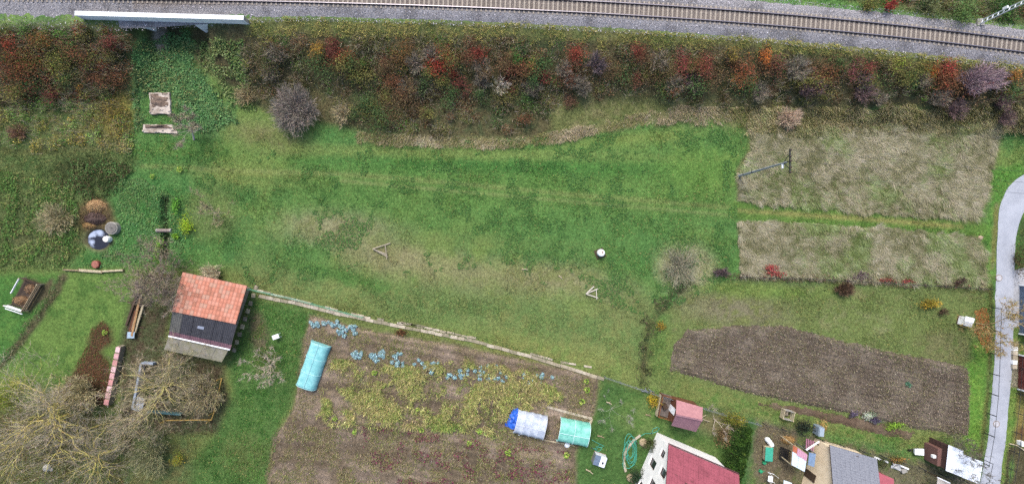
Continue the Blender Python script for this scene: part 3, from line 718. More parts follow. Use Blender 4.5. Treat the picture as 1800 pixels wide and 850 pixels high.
lushpatch('weed_cover', [(430, 525), (540, 548), (530, 600), (500, 720), (470, 850), (395, 850), (420, 700), (410, 640)], 13000, ['#3a6430', '#467035', '#547638'], .15, .14, 'bright green weeds along the strip left of the vegetable plot', .45)
lushpatch('weed_cover', [(0, 300), (140, 330), (140, 440), (110, 468), (0, 470)], 14000, ['#5a7840', '#4a6a38', '#787c50', '#6a8446'], .4, .2, 'tangled green weeds in the wild corner left of the pond', .42)
lushpatch('dark_bramble', [(108, 286), (232, 276), (238, 300), (208, 340), (150, 352), (105, 330)], 8000, ['#3f4c2e', '#4a5a38', '#564f3a', '#507040', '#5f6a44'], .5, .2, 'dark bramble patch above the pond', .4, 22)
# dry tall grass, laid over in swirls
for poly, lab in ((DRY_U, 'dry bleached tall grass laid in swirls around the leaning pole'), (DRY_L, 'dry bleached tall grass in the lower fenced plot')):
    x, y, z, px, py = inpoly(poly, 30000, 3)
    m = sdist(px, py, poly) + (fbm(x * 1.2, y * 1.2, 54) - .5) * 18 > RNG.exponential(9, len(x)) - 4
    x, y, z = x[m], y[m], z[m]
    ang = -.9 + 4.5 * (fbm(x * .6, y * .6, 55, 3) - .5) + 2.6 * (fbm(x * 1.6, y * 1.6, 56, 2) - .5) + RNG.normal(0, .35, len(x))
    cl = .45 * fbm(x * .35, y * .35, 57, 3) + .55 * fbm(x * 1.5, y * 1.5, 59, 2)
    kt = np.clip(1.5 + 2.1 * smooth(.3, .7, cl) + RNG.normal(0, .85, len(x)), 0, 5).astype(int)
    Ct = pal(['#5e6244', '#757656', '#8e8b6e', '#a29d85', '#b0aa97', '#bbb5a6'], kt)
    gr = fbm(x * .3, y * .3, 58) + RNG.normal(0, .1, len(x)) > .59
    Ct[gr] = Ct[gr] * np.array([.7, .93, .6])
    Ht = (.55 + .3 * smooth(.35, .65, cl)) * RNG.uniform(.75, 1.35, len(x))
    nb = 8; i = np.repeat(np.arange(len(x)), nb); N_ = len(i)
    V = blades(x[i] + RNG.normal(0, .1, N_), y[i] + RNG.normal(0, .1, N_), z[i] + (.05 + .15 * cl[i]) * RNG.random(N_), Ht[i] * RNG.uniform(.7, 1.2, N_), RNG.uniform(.03, .06, N_), RNG.uniform(.9, .99, N_), ang[i] + RNG.normal(0, .28, N_))
    C = jit(Ct[i], .13, .04)
    tag(soup('tall_dry_grass', V, C, VEG), lab, 'dry grass', kind='stuff')
# pale fringe of dead grass between bank and meadow, and the tawny bank grass below the ballast
x, y, z, px, py = inpoly([(630, 232), (760, 238), (900, 244), (960, 234), (1080, 208), (1180, 186), (1320, 185), (1330, 225), (1180, 215), (1090, 226), (960, 254), (880, 258), (740, 257), (630, 250)], 60000, 6)
m = fbm(x * .5, y * .5, 62, 3) + RNG.normal(0, .09, len(x)) > .45
x, y, z = x[m], y[m], z[m]
V = blades(x, y, z, RNG.uniform(.3, .8, len(x)), .06, RNG.uniform(.6, .95, len(x)), -2.0 + 4 * (fbm(x * .4, y * .4, 12) - .5) + RNG.normal(0, .4, len(x)))
k = np.clip(fbm(x * .35, y * .35, 66) * 5 + RNG.normal(0, .8, len(x)), 0, 4).astype(int)
tag(soup('dead_grass_fringe', V, jit(pal(['#6c7a46', '#807e54', '#948c6e', '#a59b84', '#b0a692'], k), .18), VEG), 'pale dead grass fringe along the foot of the bank', 'dry grass', kind='stuff')
x, y, z, px, py = inpoly([(436, 40), (450, 33), (900, 42), (1350, 66), (1860, 112), (1860, 132), (1350, 94), (900, 72), (436, 66)], 60000, 22)
m = fbm(x * .7, y * .7, 63, 3) + RNG.normal(0, .06, len(x)) > .46
x, y, z = x[m], y[m], z[m]
V = blades(x, y, z, RNG.uniform(.15, .6, len(x)), .055, RNG.uniform(.6, .95, len(x)), -1.57 + RNG.normal(0, 1.1, len(x)))
k = np.clip(fbm(x * .3, y * .3, 67) * 5 + RNG.normal(0, .9, len(x)), 0, 4).astype(int)
tag(soup('bank_grass', V, jit(pal(['#66783e', '#84884e', '#9a9458', '#aaa068', '#8a9450'], k), .26), VEG), 'tawny grass strip along the edge of the ballast', 'grass', kind='stuff')
x, y, z, px, py = inpoly([(1320, 188), (1860, 188), (1860, 240), (1745, 232), (1310, 236)], 46000, 12)
V = blades(x, y, z, RNG.uniform(.4, 1.0, len(x)), .06, RNG.uniform(.6, .95, len(x)), -2.2 + 4 * (fbm(x * .4, y * .4, 13) - .5) + RNG.normal(0, .4, len(x)))
k = np.clip(fbm(x * .35, y * .35, 68) * 5 + RNG.normal(0, .8, len(x)), 0, 4).astype(int)
tag(soup('bank_foot_grass', V, jit(pal(['#6c7848', '#888658', '#a09a74', '#b3aa8c', '#8a9660'], k), .22), VEG), 'mixed grey green grass at the foot of the bank above the dry plot', 'dry grass', kind='stuff')

# stones of the ballast, clods of the plough, leaf litter
def chips(name, x, y, z, size, C, lab, cat):
    n = len(x); q = RNG.normal(size=(n, 4, 3)); q /= np.linalg.norm(q, axis=2)[:, :, None]
    q[:, :, 2] = np.abs(q[:, :, 2]) * .8
    c = np.stack([x, y, z], -1)[:, None]
    v = c + q * (np.asarray(size) * np.ones(n))[:, None, None]
    V = np.stack([v[:, [0, 1, 2]], v[:, [0, 2, 3]], v[:, [0, 3, 1]], v[:, [1, 3, 2]]], 1).reshape(-1, 3, 3)
    return tag(soup(name, V, np.repeat(C, 4, 0), STONE), lab, cat, kind='stuff')
n = 42000
xs = RNG.uniform(-72, 72, n); hw_ = half_w(xs); o_ = RNG.uniform(-1, 1, n); o_ = np.where(o_ < 0, o_ * (hw_ + .5), o_ * 2.9)
m = np.abs(o_) > .2
xs, o_ = xs[m], o_[m]
ss = np.interp(xs, tx, sl[:, 0]); kk = np.hypot(1, ss)
bx, by = xs - o_ * ss / kk, track_y(xs) + o_ / kk
bz = np.where(np.abs(o_) < 1.35, 3.1, 2.88 + .25 * (1 - smooth(1.35, 2.5, np.abs(o_))))
k = RNG.integers(0, 6, len(xs)); C = jit(pal(['#95949d', '#b0afb8', '#787780', '#c4c2ca', '#857d77', '#5f5d64'], k), .2, .02)
inner = np.abs(o_) < 1.2
C[inner] = jit(pal(['#847a70', '#6a5f57', '#92887d'], RNG.integers(0, 3, inner.sum())), .2, .03)
chips('ballast_stones', bx, by, bz, RNG.uniform(.04, .09, len(xs)), C, 'loose grey ballast stones along the railway', 'stones')
x, y, z, px, py = inpoly(PLOUGH, 30000, 3)
C = jit(pal(['#756b60', '#574e45', '#8a8072', '#645b4f', '#6f6a50'], RNG.integers(0, 5, len(x))), .2, .04)
chips('soil_clods', x, y, z + .09, RNG.uniform(.04, .12, len(x)), C, 'crumbled brown clods on the ploughed field', 'soil')
x, y, z, px, py = inpoly(VEGP, 26000, 3)
C = jit(pal(['#85786c', '#685d50', '#988c7e', '#756a54'], RNG.integers(0, 4, len(x))), .2, .04)
chips('soil_clods', x, y, z + .07, RNG.uniform(.03, .09, len(x)), C, 'crumbled brown clods between the vegetable rows', 'soil')
def litter(name, poly, n, pals, lab, hh=.06, sz=.13, wob=6):
    x, y, z, px, py = inpoly(poly, n, wob)
    V = leafq(np.stack([x, y, z + .02 + hh * RNG.random(len(x))], -1), sz * RNG.uniform(.7, 1.3, len(x)), .75, .7)
    return tag(soup(name, V, jit(pal(pals, RNG.integers(0, len(pals), len(x))), .25), VEG), lab, 'leaves', kind='stuff')
litter('fallen_leaves', LITTER, 9000, ['#5e3f33', '#6c4a3b', '#4c372b', '#77543f', '#4a5a2e'], 'brown fallen leaves lying on the left lawn', wob=9)
litter('fallen_leaves', [(1712, 545), (1728, 540), (1738, 560), (1742, 600), (1738, 625), (1722, 605), (1712, 575)], 4500, ['#a8663f', '#b5754a', '#955636', '#8a6a45'], 'orange fallen leaves beside the road under the bare tree', wob=7)
litter('fallen_leaves', YARD, 9000, ['#43352b', '#56463a', '#382e25', '#3d4a2a'], 'dark brown fallen leaves in the yard around the shed', wob=7)
litter('fallen_leaves', [(0, 700), (110, 720), (200, 730), (215, 850), (0, 850)], 12000, ['#5a4838', '#6b5a40', '#4a5030', '#6f7a3c'], 'fallen leaves and weeds under the lichen covered trees', wob=10)
lushpatch('hedge_weeds', [(1210, 496), (1182, 532), (1160, 565), (1150, 615), (1142, 680), (1120, 676), (1120, 615), (1128, 560), (1160, 520), (1195, 488)], 8000, ['#3c432c', '#4a4a36', '#4f5a38', '#5c5444', '#38482e'], .6, .18, 'dark overgrown weed line between meadow and the ploughed plot', .46, 14)
lushpatch('hedge_weeds', [(1300, 478), (1420, 482), (1560, 490), (1732, 500), (1732, 510), (1560, 502), (1420, 494), (1260, 488)], 7000, ['#5c4a46', '#6a5650', '#4f4440', '#5a5f40', '#74504c'], .5, .17, 'dusky weed line under the fence of the lower dry plot')
lushpatch('hedge_weeds', [(1738, 500), (1744, 500), (1744, 620), (1738, 700), (1728, 780), (1718, 830), (1714, 826), (1726, 770), (1735, 690), (1738, 620)], 3000, ['#48502f', '#5a5f38', '#3c4028'], .4, .16, 'dark weeds along the roadside fence')
lushpatch('hedge_weeds', [(118, 484), (96, 530), (60, 578), (22, 630), (-20, 660), (-24, 648), (12, 616), (48, 566), (84, 516), (104, 482)], 6000, ['#5c5644', '#6a6450', '#4a5a38', '#55704a'], .5, .17, 'grey-brown weed line between the two left gardens')
lushpatch('hedge_weeds', [(640, 552), (760, 582), (860, 602), (1000, 640), (1000, 632), (860, 594), (760, 572), (640, 546)], 5000, ['#3f5a34', '#4f6a3c', '#5c6440'], .35, .16, 'dark green weeds along the pale slab edging')
x, y, z, px, py = inpoly(PLOUGH, 26000, 6)
m = fbm(x * .5, y * .5, 64, 3) + RNG.normal(0, .1, len(x)) > .5
x, y, z = x[m], y[m], z[m]
V = blades(x, y, z + .12, RNG.uniform(.1, .3, len(x)), .04, RNG.uniform(.7, .97, len(x)), RNG.uniform(0, 6.3, len(x)))
tag(soup('stubble', V, jit(pal(['#8c8468', '#757048', '#9a9078', '#606a40', '#80785c'], RNG.integers(0, 5, len(x))), .2), VEG), 'thin straw and seedlings on the ploughed field', 'stubble', kind='stuff')
lushpatch('plot_greens', [(545, 560), (700, 590), (900, 640), (1045, 672), (1035, 700), (900, 770), (1000, 800), (1000, 850), (520, 850), (500, 760), (590, 740), (600, 640)], 34000, ['#66743f', '#7a7c4c', '#566a38', '#8a8258', '#7a6a50', '#6c5a48'], .12, .14, 'low weeds and wilted leaves over the vegetable plot', .56, 10)
# ------------------------------------------------------------------ thickets (one mass) on the bank
def thicket(name, poly, nb, sets, lab, dens=150, top=1.5, skip=None):
    x, y, z, px, py = inpoly(poly, int(nb * 1.9), 4)
    if skip is not None:
        m = ~skip(px, py); x, y, z, px, py = x[m], y[m], z[m], px[m], py[m]
    cs, ss, ks, tw = [], [], [], []
    reg = fbm(x * .22, y * .22, 81) * .75 + .25 * RNG.random(len(x))
    for i in range(len(x)):
        r = RNG.uniform(.45, 1.15); hh = RNG.uniform(.35, top)
        n = int(dens * r * r) + 20
        q = RNG.normal(size=(n, 3)); q /= np.linalg.norm(q, axis=1)[:, None]
        q *= (RNG.random(n) ** .4)[:, None]
        c = np.stack([x[i] + q[:, 0] * r, y[i] + q[:, 1] * r, z[i] + hh * .55 + q[:, 2] * hh * .5], -1)
        cs.append(c); ss.append(np.full(n, RNG.uniform(.11, .2)))
        p = sets[min(int(smooth(.25, .75, reg[i]) * len(sets)), len(sets) - 1)]
        base = np.array(lin(p[RNG.integers(len(p))]))
        ks.append(jit(np.tile(base * RNG.uniform(.8, 1.7), (n, 1)), .34, .1))
        m2 = int(40 * r)
        a = RNG.uniform(0, 2 * math.pi, m2)
        tw.append((np.full(m2, x[i]) + RNG.normal(0, r * .5, m2), np.full(m2, y[i]) + RNG.normal(0, r * .5, m2), np.full(m2, z[i] + hh * .4), RNG.uniform(.5, 1.1, m2), a))
    V = leafq(np.concatenate(cs), np.concatenate(ss), .35, .65)
    tag(soup(name, V, np.concatenate(ks), VEG), lab, 'thicket', kind='stuff')
    X, Y, Z, Hh, A = (np.concatenate([t[k] for t in tw]) for k in range(5))
    Vt = blades(X, Y, Z, Hh, .03, RNG.uniform(.4, .85, len(X)), A)
    Ct = jit(pal(['#948b74', '#7d7462', '#a3998a', '#6c5a4e', '#80835a'], RNG.integers(0, 5, len(X))), .2)
    tag(soup(name + '_twigs', Vt, Ct, TWIG), 'bare grey twigs standing out of the ' + lab, 'twigs', kind='stuff')
DARK = ['#3b3f25', '#474328', '#33391f', '#4d4630']; BRWN = ['#54412f', '#4a3a2b', '#5f4a36', '#3d3527']; OLIV = ['#55592f', '#636536', '#4a5229', '#6d6a3c']; GRN = ['#3d5a2b', '#4a6a30', '#33502a', '#2f4a25']; REDB = ['#5a3528', '#6a3c2c', '#4c3226']
thicket('bank_thicket', [(-60, 50), (150, 46), (235, 60), (238, 110), (200, 165), (120, 190), (-60, 185)], 230, [DARK, BRWN, OLIV, REDB, DARK, GRN], 'dark mixed thicket on the bank left of the bridge', 95)
thicket('bank_thicket_edge', [(-60, 180), (120, 185), (235, 150), (232, 262), (-60, 255)], 110, [OLIV, ['#4f6f36', '#5c7a3c'], ['#6f7440', '#7d7a48'], ['#7d7a3e', '#8a8040'], ['#56703a', '#647c42']], 'green and yellowing weeds at the foot of the bank left of the underpass', 110, .8)
thicket('bank_thicket', [(430, 70), (900, 72), (1350, 100), (1575, 116), (1860, 146), (1860, 190), (1600, 178), (1400, 180), (1250, 186), (1130, 170), (990, 175), (930, 232), (760, 236), (650, 222), (570, 160), (470, 170), (430, 130)], 620, [DARK, BRWN, DARK, OLIV, DARK, GRN, BRWN], 'long dark thicket on the bank right of the bridge', 95, 1.2)
thicket('far_thicket', [(1360, -60), (1860, -60), (1860, 50), (1740, 30), (1620, 18), (1500, 0)], 190, [GRN, OLIV, GRN, BRWN, GRN], 'green thicket on the far side of the railway', 150, 1.8)

# ------------------------------------------------------------------ single shrubs
def tubes_soup(segs, sides=4):
    """segs (n,8): p0 r0 p1 r1 -> quads (n*sides,4,3)"""
    S = np.asarray(segs, float); p0, r0, p1, r1 = S[:, :3], S[:, 3], S[:, 4:7], S[:, 7]
    d = p1 - p0; d /= np.linalg.norm(d, axis=1)[:, None] + 1e-9
    ref = np.where(np.abs(d[:, 2:3]) > .9, np.array([[1., 0, 0]]), np.array([[0, 0, 1.]]))
    a = np.cross(d, ref); a /= np.linalg.norm(a, axis=1)[:, None]; b = np.cross(d, a)
    out = []
    for k in range(sides):
        t0, t1 = 2 * math.pi * k / sides, 2 * math.pi * (k + 1) / sides
        e0 = a * math.cos(t0) + b * math.sin(t0); e1 = a * math.cos(t1) + b * math.sin(t1)
        out.append(np.stack([p0 + e0 * r0[:, None], p0 + e1 * r0[:, None], p1 + e1 * r1[:, None], p1 + e0 * r1[:, None]], 1))
    return np.concatenate(out)
def shrub(name, label, px, py, rx, ry, h, cols, n=500, leaf=.17, stem='#4f4437', group=None, cat='shrub', mute=.25):
    b = on(px, py, h * .6); R = (rx * MPP * .93, ry * MPP * .93)
    t = thing(name, label, cat, b, 0, group)
    nb = max(5, int(6 + 3 * R[0] * R[1]))
    bc = RNG.normal(size=(nb, 3)); bc /= np.linalg.norm(bc, axis=1)[:, None]; bc *= (RNG.random(nb) ** .45)[:, None]
    bc[:, 0] += bc[:, 1] * RNG.normal(0, .35)
    bl = np.stack([bc[:, 0] * R[0] * .85, bc[:, 1] * R[1] * .95, h * .55 + bc[:, 2] * h * .33], -1)
    bk = np.array([lin(c) for c in cols])[RNG.integers(0, len(cols), nb)]
    i = RNG.integers(0, nb, n)
    c = bl[i] + RNG.normal(size=(n, 3)) * np.array([R[0] * .3, R[1] * .3, h * .13]) + b_np(b)
    V = leafq(c, leaf * RNG.uniform(.7, 1.35, n), .35, .65)
    cc = jit(bk[i], .27, .08); w_ = np.clip(RNG.uniform(0, mute, (n, 1)) * (.35 + 1.1 * np.hypot((c[:, 0] - b.x) / R[0], (c[:, 1] - b.y) / R[1])[:, None]), 0, .9); cc = cc * (1 - w_) + np.array(lin('#6a5843')) * w_
    o = soup('foliage', V, cc, VEG, t, origin=b_np(b))
    segs = []
    for q in bl:
        mid = q * .5 + RNG.normal(0, .12, 3); mid[2] = q[2] * .45
        segs.append([RNG.normal(0, .06), RNG.normal(0, .06), -.05, .035, *mid, .025]); segs.append([*mid, .025, *q, .01])
    V = tubes_soup(segs, 4)
    soup('stems', V, jit(np.tile(lin(stem), (len(V), 1)), .15), TWIG, t)
    return t
def b_np(b): return np.array([b.x, b.y, b.z])
def twig_bush(name, label, px, py, rx, ry, h, cols, n=1500,  group=None, cat='shrub', tw=.022, lean=(0, 0), gain=1.35):
    """leafless bush: a fan of stems from the root with fine twigs all through"""
    b = on(px, py, h * .55); R = (rx * MPP, ry * MPP)
    t = thing(name, label, cat, b, 0, group)
    ns = 46
    a = RNG.uniform(0, 2 * math.pi, ns); rr = np.sqrt(RNG.random(ns)) * .85
    tip = np.stack([np.cos(a) * rr * R[0] + lean[0], np.sin(a) * rr * R[1] + lean[1], h * (1 - .45 * rr ** 2) * RNG.uniform(.75, 1, ns)], -1)
    base = np.stack([np.cos(a), np.sin(a), 0 * a], -1) * RNG.uniform(.02, .15, (ns, 1)); base[:, 2] = -.03
    mid = base * .5 + tip * .5 + RNG.normal(0, .06, (ns, 3)); mid[:, 2] += h * .08
    segs = np.concatenate([np.c_[base, np.full(ns, .03), mid, np.full(ns, .02)], np.c_[mid, np.full(ns, .02), tip, np.full(ns, .008)]])
    V = tubes_soup(segs, 4)
    soup('stems', V, jit(np.tile(lin(cols[0]), (len(V), 1)), .15), TWIG, t)
    i = RNG.integers(0, ns, n); u = RNG.random(n) ** .6
    p = np.where((u < .5)[:, None], base[i] + (mid - base)[i] * (2 * u)[:, None], mid[i] + (tip - mid)[i] * (2 * u - 1)[:, None])
    d = (tip - base)[i]; d /= np.linalg.norm(d, axis=1)[:, None]
    p = p + RNG.normal(0, .1, (n, 3)) * np.array([R[0], R[1], .8])
    d = d + RNG.normal(0, .5, (n, 3)); d /= np.linalg.norm(d, axis=1)[:, None]
    L = RNG.uniform(.25, .6, n)[:, None] * max(.5, min(1.3, R[0] / 1.5))
    s = np.cross(d, RNG.normal(size=(n, 3))); s /= np.linalg.norm(s, axis=1)[:, None]
    V = np.stack([p + s * tw, p - s * tw, p + d * L], 1)
    soup('twigs', V, jit(pal(cols, RNG.integers(0, len(cols), n)) * gain, .2), TWIG, t)
    return t
PALETTE, LINEAR = pal, lin
def bare_tree(name, label, px, py, h, spread, limb_col, twig_cols, limbs=8, group=None, seed=1, trunk=.18, fork=.25, tw=.02, dens=1.0, leafy=None, base_px=None, haze=2500, rise=(.25, 1.0)):
    rng = np.random.default_rng(seed)
    def pal(h_, k_): return PALETTE(h_, k_) * 1.15
    def lin(h_): return tuple(c_ * 1.35 for c_ in LINEAR(h_))
    b = on(px, py, h * .55) if base_px is None else on(*base_px)
    t = thing(name, label, 'tree', b, 0, group)
    R = spread * MPP; fz = h * fork
    lean = np.zeros(3)
    if base_px is not None:
        q = at(px, py, h * .55); lean = np.array([q.x - b.x, q.y - b.y, 0])
    top = lean * fork * 1.2 + np.array([0, 0, fz])
    V = tubes_soup([[0, 0, -.1, trunk * 1.35, *(top * .5 + rng.normal(0, .05, 3)), trunk], [*(top * .5), trunk, *top, trunk * .85]], 7)
    soup('trunk', V, jit(np.tile(lin(limb_col), (len(V), 1)), .12), TWIG, t)
    twigs = []
    def grow(p, d, L, r, lev, out):
        k = max(2, int(L / .55)); dd = d.copy(); pts = [p]
        for s in range(k):
            dd = dd + rng.normal(0, .2, 3); dd[2] += .05 if lev else .02
            dd /= np.linalg.norm(dd)
            q = pts[-1] + dd * L / k
            r0 = r * (1 - .75 * s / k); r1 = r * (1 - .75 * (s + 1) / k)
            (out if lev < 2 else twigs).append([*pts[-1], r0, *q, r1])
            pts.append(q)
            if lev < 3 and s >= (1 if lev == 0 else 0):
                for _ in range(int(rng.poisson((1.1, 1.5, 1.7)[lev] * dens))):
                    e = dd + rng.normal(0, .75, 3); e /= np.linalg.norm(e)
                    grow(q, e, L * rng.uniform(.35, .6), max(r1 * .6, tw * .5), lev + 1, out)
    for i in range(limbs):
        a = 2 * math.pi * (i + rng.uniform(-.3, .3)) / limbs
        el = rng.uniform(*rise)
        d = np.array([math.cos(a) * math.cos(el), math.sin(a) * math.cos(el), math.sin(el)])
        L = min(R / max(math.cos(el), .45), (h - fz) / max(math.sin(el), .35)) * rng.uniform(.75, 1.0)
        out = []
        st = top * rng.uniform(.8, 1.0)
        grow(st, d, L, trunk * rng.uniform(.26, .42), 0, out)
        V = tubes_soup(out, 5)
        soup('limb', V, jit(np.tile(lin(limb_col), (len(V), 1)), .16), TWIG, t)
    S = np.array(twigs)
    if len(S):
        S[:, 3] = np.maximum(S[:, 3], tw * .55); S[:, 7] = np.maximum(S[:, 7] * .7, tw * .25)
        V = tubes_soup(S, 3)
        soup('twigs', V, jit(np.tile(pal(twig_cols, rng.integers(0, len(twig_cols), len(S))), (3, 1)), .15), TWIG, t)
        if haze:
            i = rng.integers(0, len(S), haze); uu_ = rng.random((haze, 1))
            p = S[i, :3] * (1 - uu_) + S[i, 4:7] * uu_
            d = S[i, 4:7] - S[i, :3]; d /= np.linalg.norm(d, axis=1)[:, None]
            d = d + rng.normal(0, .55, (haze, 3)); d /= np.linalg.norm(d, axis=1)[:, None]
            q = np.cross(d, rng.normal(size=(haze, 3))); q /= np.linalg.norm(q, axis=1)[:, None]
            L_ = rng.uniform(.25, .6, (haze, 1))
            tag(soup('fine_twigs', np.stack([p + q * .018, p - q * .018, p + d * L_], 1), jit(pal(twig_cols, rng.integers(0, len(twig_cols), haze)), .2), TWIG, t), kind='stuff')
        if leafy:
            n = leafy[1]; i = rng.integers(0, len(S), n)
            c = S[i, 4:7] + rng.normal(0, .08, (n, 3))
            soup('foliage', leafq(c, .13 * RNG.uniform(.7, 1.3, n), .3, .65), jit(pal(leafy[0], rng.integers(0, len(leafy[0]), n)), .25), VEG, t)
    return t

G1 = 'autumn shrubs on the railway bank'
for a in [
 ('large red-brown shrub on the bank at the left edge of the picture', 32, 112, 50, 45, 2.2, ['#6f3a2c', '#8a4632', '#5a3a2a', '#7a5636'], 1700),
 ('coral red shrub in the far left corner below the ballast', 12, 74, 22, 18, 1.6, ['#a0483a', '#8c3f34', '#6a3c2e'], 500),
 ('orange-leaved shrub above the yellow-green one left of the bridge', 72, 66, 22, 20, 1.6, ['#8f5f35', '#7d5230', '#6a5a30'], 550),
 ('yellow-green broad-leaved shrub on the bank left of the bridge', 95, 105, 36, 34, 2.0, ['#7d8440', '#68773a', '#4a5a2c', '#8f8f4a'], 1000),
 ('deep green shrub between yellow-green shrub and bridge', 122, 82, 18, 18, 1.6, ['#3a6034', '#476f3a'], 350),
 ('small golden shrub at the lower end of left thicket', 137, 155, 10, 14, 1.0, ['#a07a35', '#8a7038'], 160),
 ('dark wine-red low shrub left of the bridge', 165, 130, 26, 24, 1.3, ['#4a2c26', '#5a322a', '#3f3026'], 600),
 ('yellowing low shrub beside the concrete rubble', 205, 205, 26, 40, 1.0, ['#8f8440', '#a08a3c', '#6f7538'], 900),
 ('dark green shrub on the bank just right of the broad-leaved weeds', 472, 100, 26, 32, 1.8, ['#33512a', '#40602f', '#2c4526'], 800),
 ('yellow-orange shrub standing alone in the dark thicket', 557, 90, 13, 18, 1.7, ['#a08038', '#b08c3c', '#8a7a38'], 380),
 ('orange-red shrub right of the yellow-orange one', 604, 101, 24, 17, 1.7, ['#a04c36', '#b8563c', '#8a4232', '#6a4a30'], 620),
 ('small bright green shrub right below the orange-red one', 640, 112, 13, 13, 1.3, ['#557a38', '#4a6a32'], 220),
 ('brownish orange shrub between the two red shrubs', 706, 95, 24, 24, 1.7, ['#7d5436', '#8a6038', '#5f5230'], 650),
 ('brightest red shrub in the middle of the thicket', 775, 108, 27, 27, 1.9, ['#b03c36', '#c2463e', '#9a3430', '#a85038'], 1150),
 ('small red shrub at the lower right of the brightest red one', 800, 130, 9, 10, 1.0, ['#a03a36', '#8a3430'], 140),
 ('dark crimson shrub right of the brightest red one', 842, 92, 26, 20, 1.7, ['#7a2f30', '#652c2c', '#8a3a36', '#54332a'], 650),
 ('vivid green shrub standing in the brown thicket', 909, 103, 13, 16, 1.6, ['#3f8a3c', '#4c9444', '#367334'], 420),
 ('yellowish shrub just right of vivid green one', 934, 112, 15, 22, 1.5, ['#7d8040', '#8f8a48', '#5f6a36'], 380),
 ('upper dusky red shrub of the long red streak on the bank', 1012, 92, 20, 20, 1.8, ['#94403a', '#7d3833', '#a34c40'], 620),
 ('lower dusky red shrub of the long red streak on the bank', 997, 128, 17, 24, 1.7, ['#7d4638', '#8a4a3c', '#6a3c32'], 560),
 ('brown domed shrub at the bank foot below the red streak', 1002, 178, 14, 16, 1.1, ['#6a4f40', '#75584a', '#5a4638'], 420),
 ('dark red shrub leaning up the bank right of the grey tangle', 1124, 92, 20, 20, 1.8, ['#86383a', '#74322f', '#5f3a30'], 600),
 ('faded red shrub below the leaning dark red one', 1118, 136, 12, 20, 1.5, ['#7d4a42', '#6a3f38', '#5a4836'], 320),
 ('pinkish red shrub left of a pair on the right bank', 1203, 112, 16, 30, 1.8, ['#843c42', '#94484a', '#6f3838'], 620),
 ('pinkish red shrub right of a pair on the right bank', 1242, 112, 18, 26, 1.8, ['#9a4a4a', '#86403f', '#743a38'], 620),
 ('orange and red shrub in front of the bright orange one', 1312, 122, 22, 26, 1.7, ['#a85f38', '#94503a', '#7d4a3a', '#b8703c'], 680),
 ('bright orange shrub nearest the ballast on the right bank', 1347, 102, 13, 20, 1.8, ['#b86a34', '#c27838', '#a05a34'], 430),
 ('speckled yellow-olive shrub left of the orange and red one', 1290, 95, 14, 16, 1.6, ['#7d7438', '#94823c', '#5f6030'], 320),
 ('rosy brown low shrub left of a deep green one', 1427, 125, 12, 22, 1.3, ['#7a5650', '#6a4c44', '#5f4a3c'], 340),
 ('deep green shrub on the right bank beside a purple one', 1477, 112, 15, 15, 1.7, ['#356038', '#42703f', '#2f5030'], 420),
 ('purple-red shrub on the right bank', 1504, 122, 14, 20, 1.7, ['#6a3444', '#7a3f4e', '#5a3038'], 450),
 ('yellow-green ferny shrub on the right bank', 1584, 114, 20, 12, 1.6, ['#7a8f3c', '#8a9a44', '#667a36'], 430),
 ('golden shrub fused to a red one on the right bank', 1643, 128, 14, 18, 1.8, ['#b0822f', '#bf9238', '#9a7034', '#a05a34'], 480),
 ('red shrub fused to a golden one on the right bank', 1664, 126, 12, 24, 1.8, ['#a03f42', '#8a383c', '#b04c48'], 480),
 ('amber shrub at the right end of the bank', 1786, 132, 12, 14, 1.7, ['#a8783a', '#94683a'], 300),
 ('small ochre shrub below the amber one at the right end', 1768, 156, 9, 14, 1.2, ['#94703c', '#80683a'], 200),
]:
    shrub('autumn_shrub', a[0], a[1], a[2], a[3] * 1.1, a[4] * 1.1, a[5], a[6], int(a[7] * 1.7), group=G1, leaf=.15, mute=1.0)
SCRUB = [('olive scrub bush in the long bank thicket', ['#666a3c', '#7a7846', '#565c34']), ('rust brown scrub bush in the long bank thicket', ['#704c38', '#805640', '#5c4434']), ('dark green scrub bush in the long bank thicket', ['#44603a', '#507042', '#3c5434']),
         ('maroon scrub bush in the long bank thicket', ['#6a3a38', '#78443e', '#5a3a34']), ('dull brown scrub bush in the long bank thicket', ['#66563f', '#75644a', '#584a38'])]
spots = inpoly([(440, 84), (900, 84), (1350, 108), (1575, 124), (1790, 145), (1790, 180), (1600, 172), (1400, 172), (1250, 178), (1130, 162), (990, 168), (930, 222), (760, 226), (650, 212), (580, 160), (480, 160)], 130, 4)
for k in range(len(spots[0])):
    lab, cols = SCRUB[int(RNG.choice(5, p=[.26, .2, .2, .12, .22]))]
    s_ = RNG.uniform(14, 30)
    shrub('scrub_bush', lab, spots[3][k], spots[4][k], s_ * RNG.uniform(.8, 1.25), s_ * RNG.uniform(.7, 1.1), RNG.uniform(1.3, 2.5), cols, int(RNG.uniform(.9, 1.7) * s_ * s_), group='scrub bushes on the bank', leaf=RNG.uniform(.12, .18), mute=.3)
for lab, px0, px1, cols, n_ in [('grey leafless scrub bush in the long bank thicket', 460, 1780, ['#7a7264', '#8a8274', '#6a6258'], 16), ('violet-brown leafless scrub bush in the long bank thicket', 960, 1780, ['#6c5a5a', '#7a6866', '#5c4e50'], 9)]:
    for k in range(n_):
        x_ = RNG.uniform(px0, px1); top_ = np.interp(x_, [440, 900, 1350, 1800], [95, 95, 115, 150])
        twig_bush('scrub_bush', lab, x_, top_ + RNG.uniform(0, 60), RNG.uniform(14, 26), RNG.uniform(14, 24), RNG.uniform(1.4, 2.3), cols, 1000, 'scrub bushes on the bank', gain=1.15)
spots = inpoly([(10, 70), (150, 62), (230, 75), (215, 140), (120, 165), (10, 165)], 26, 3)
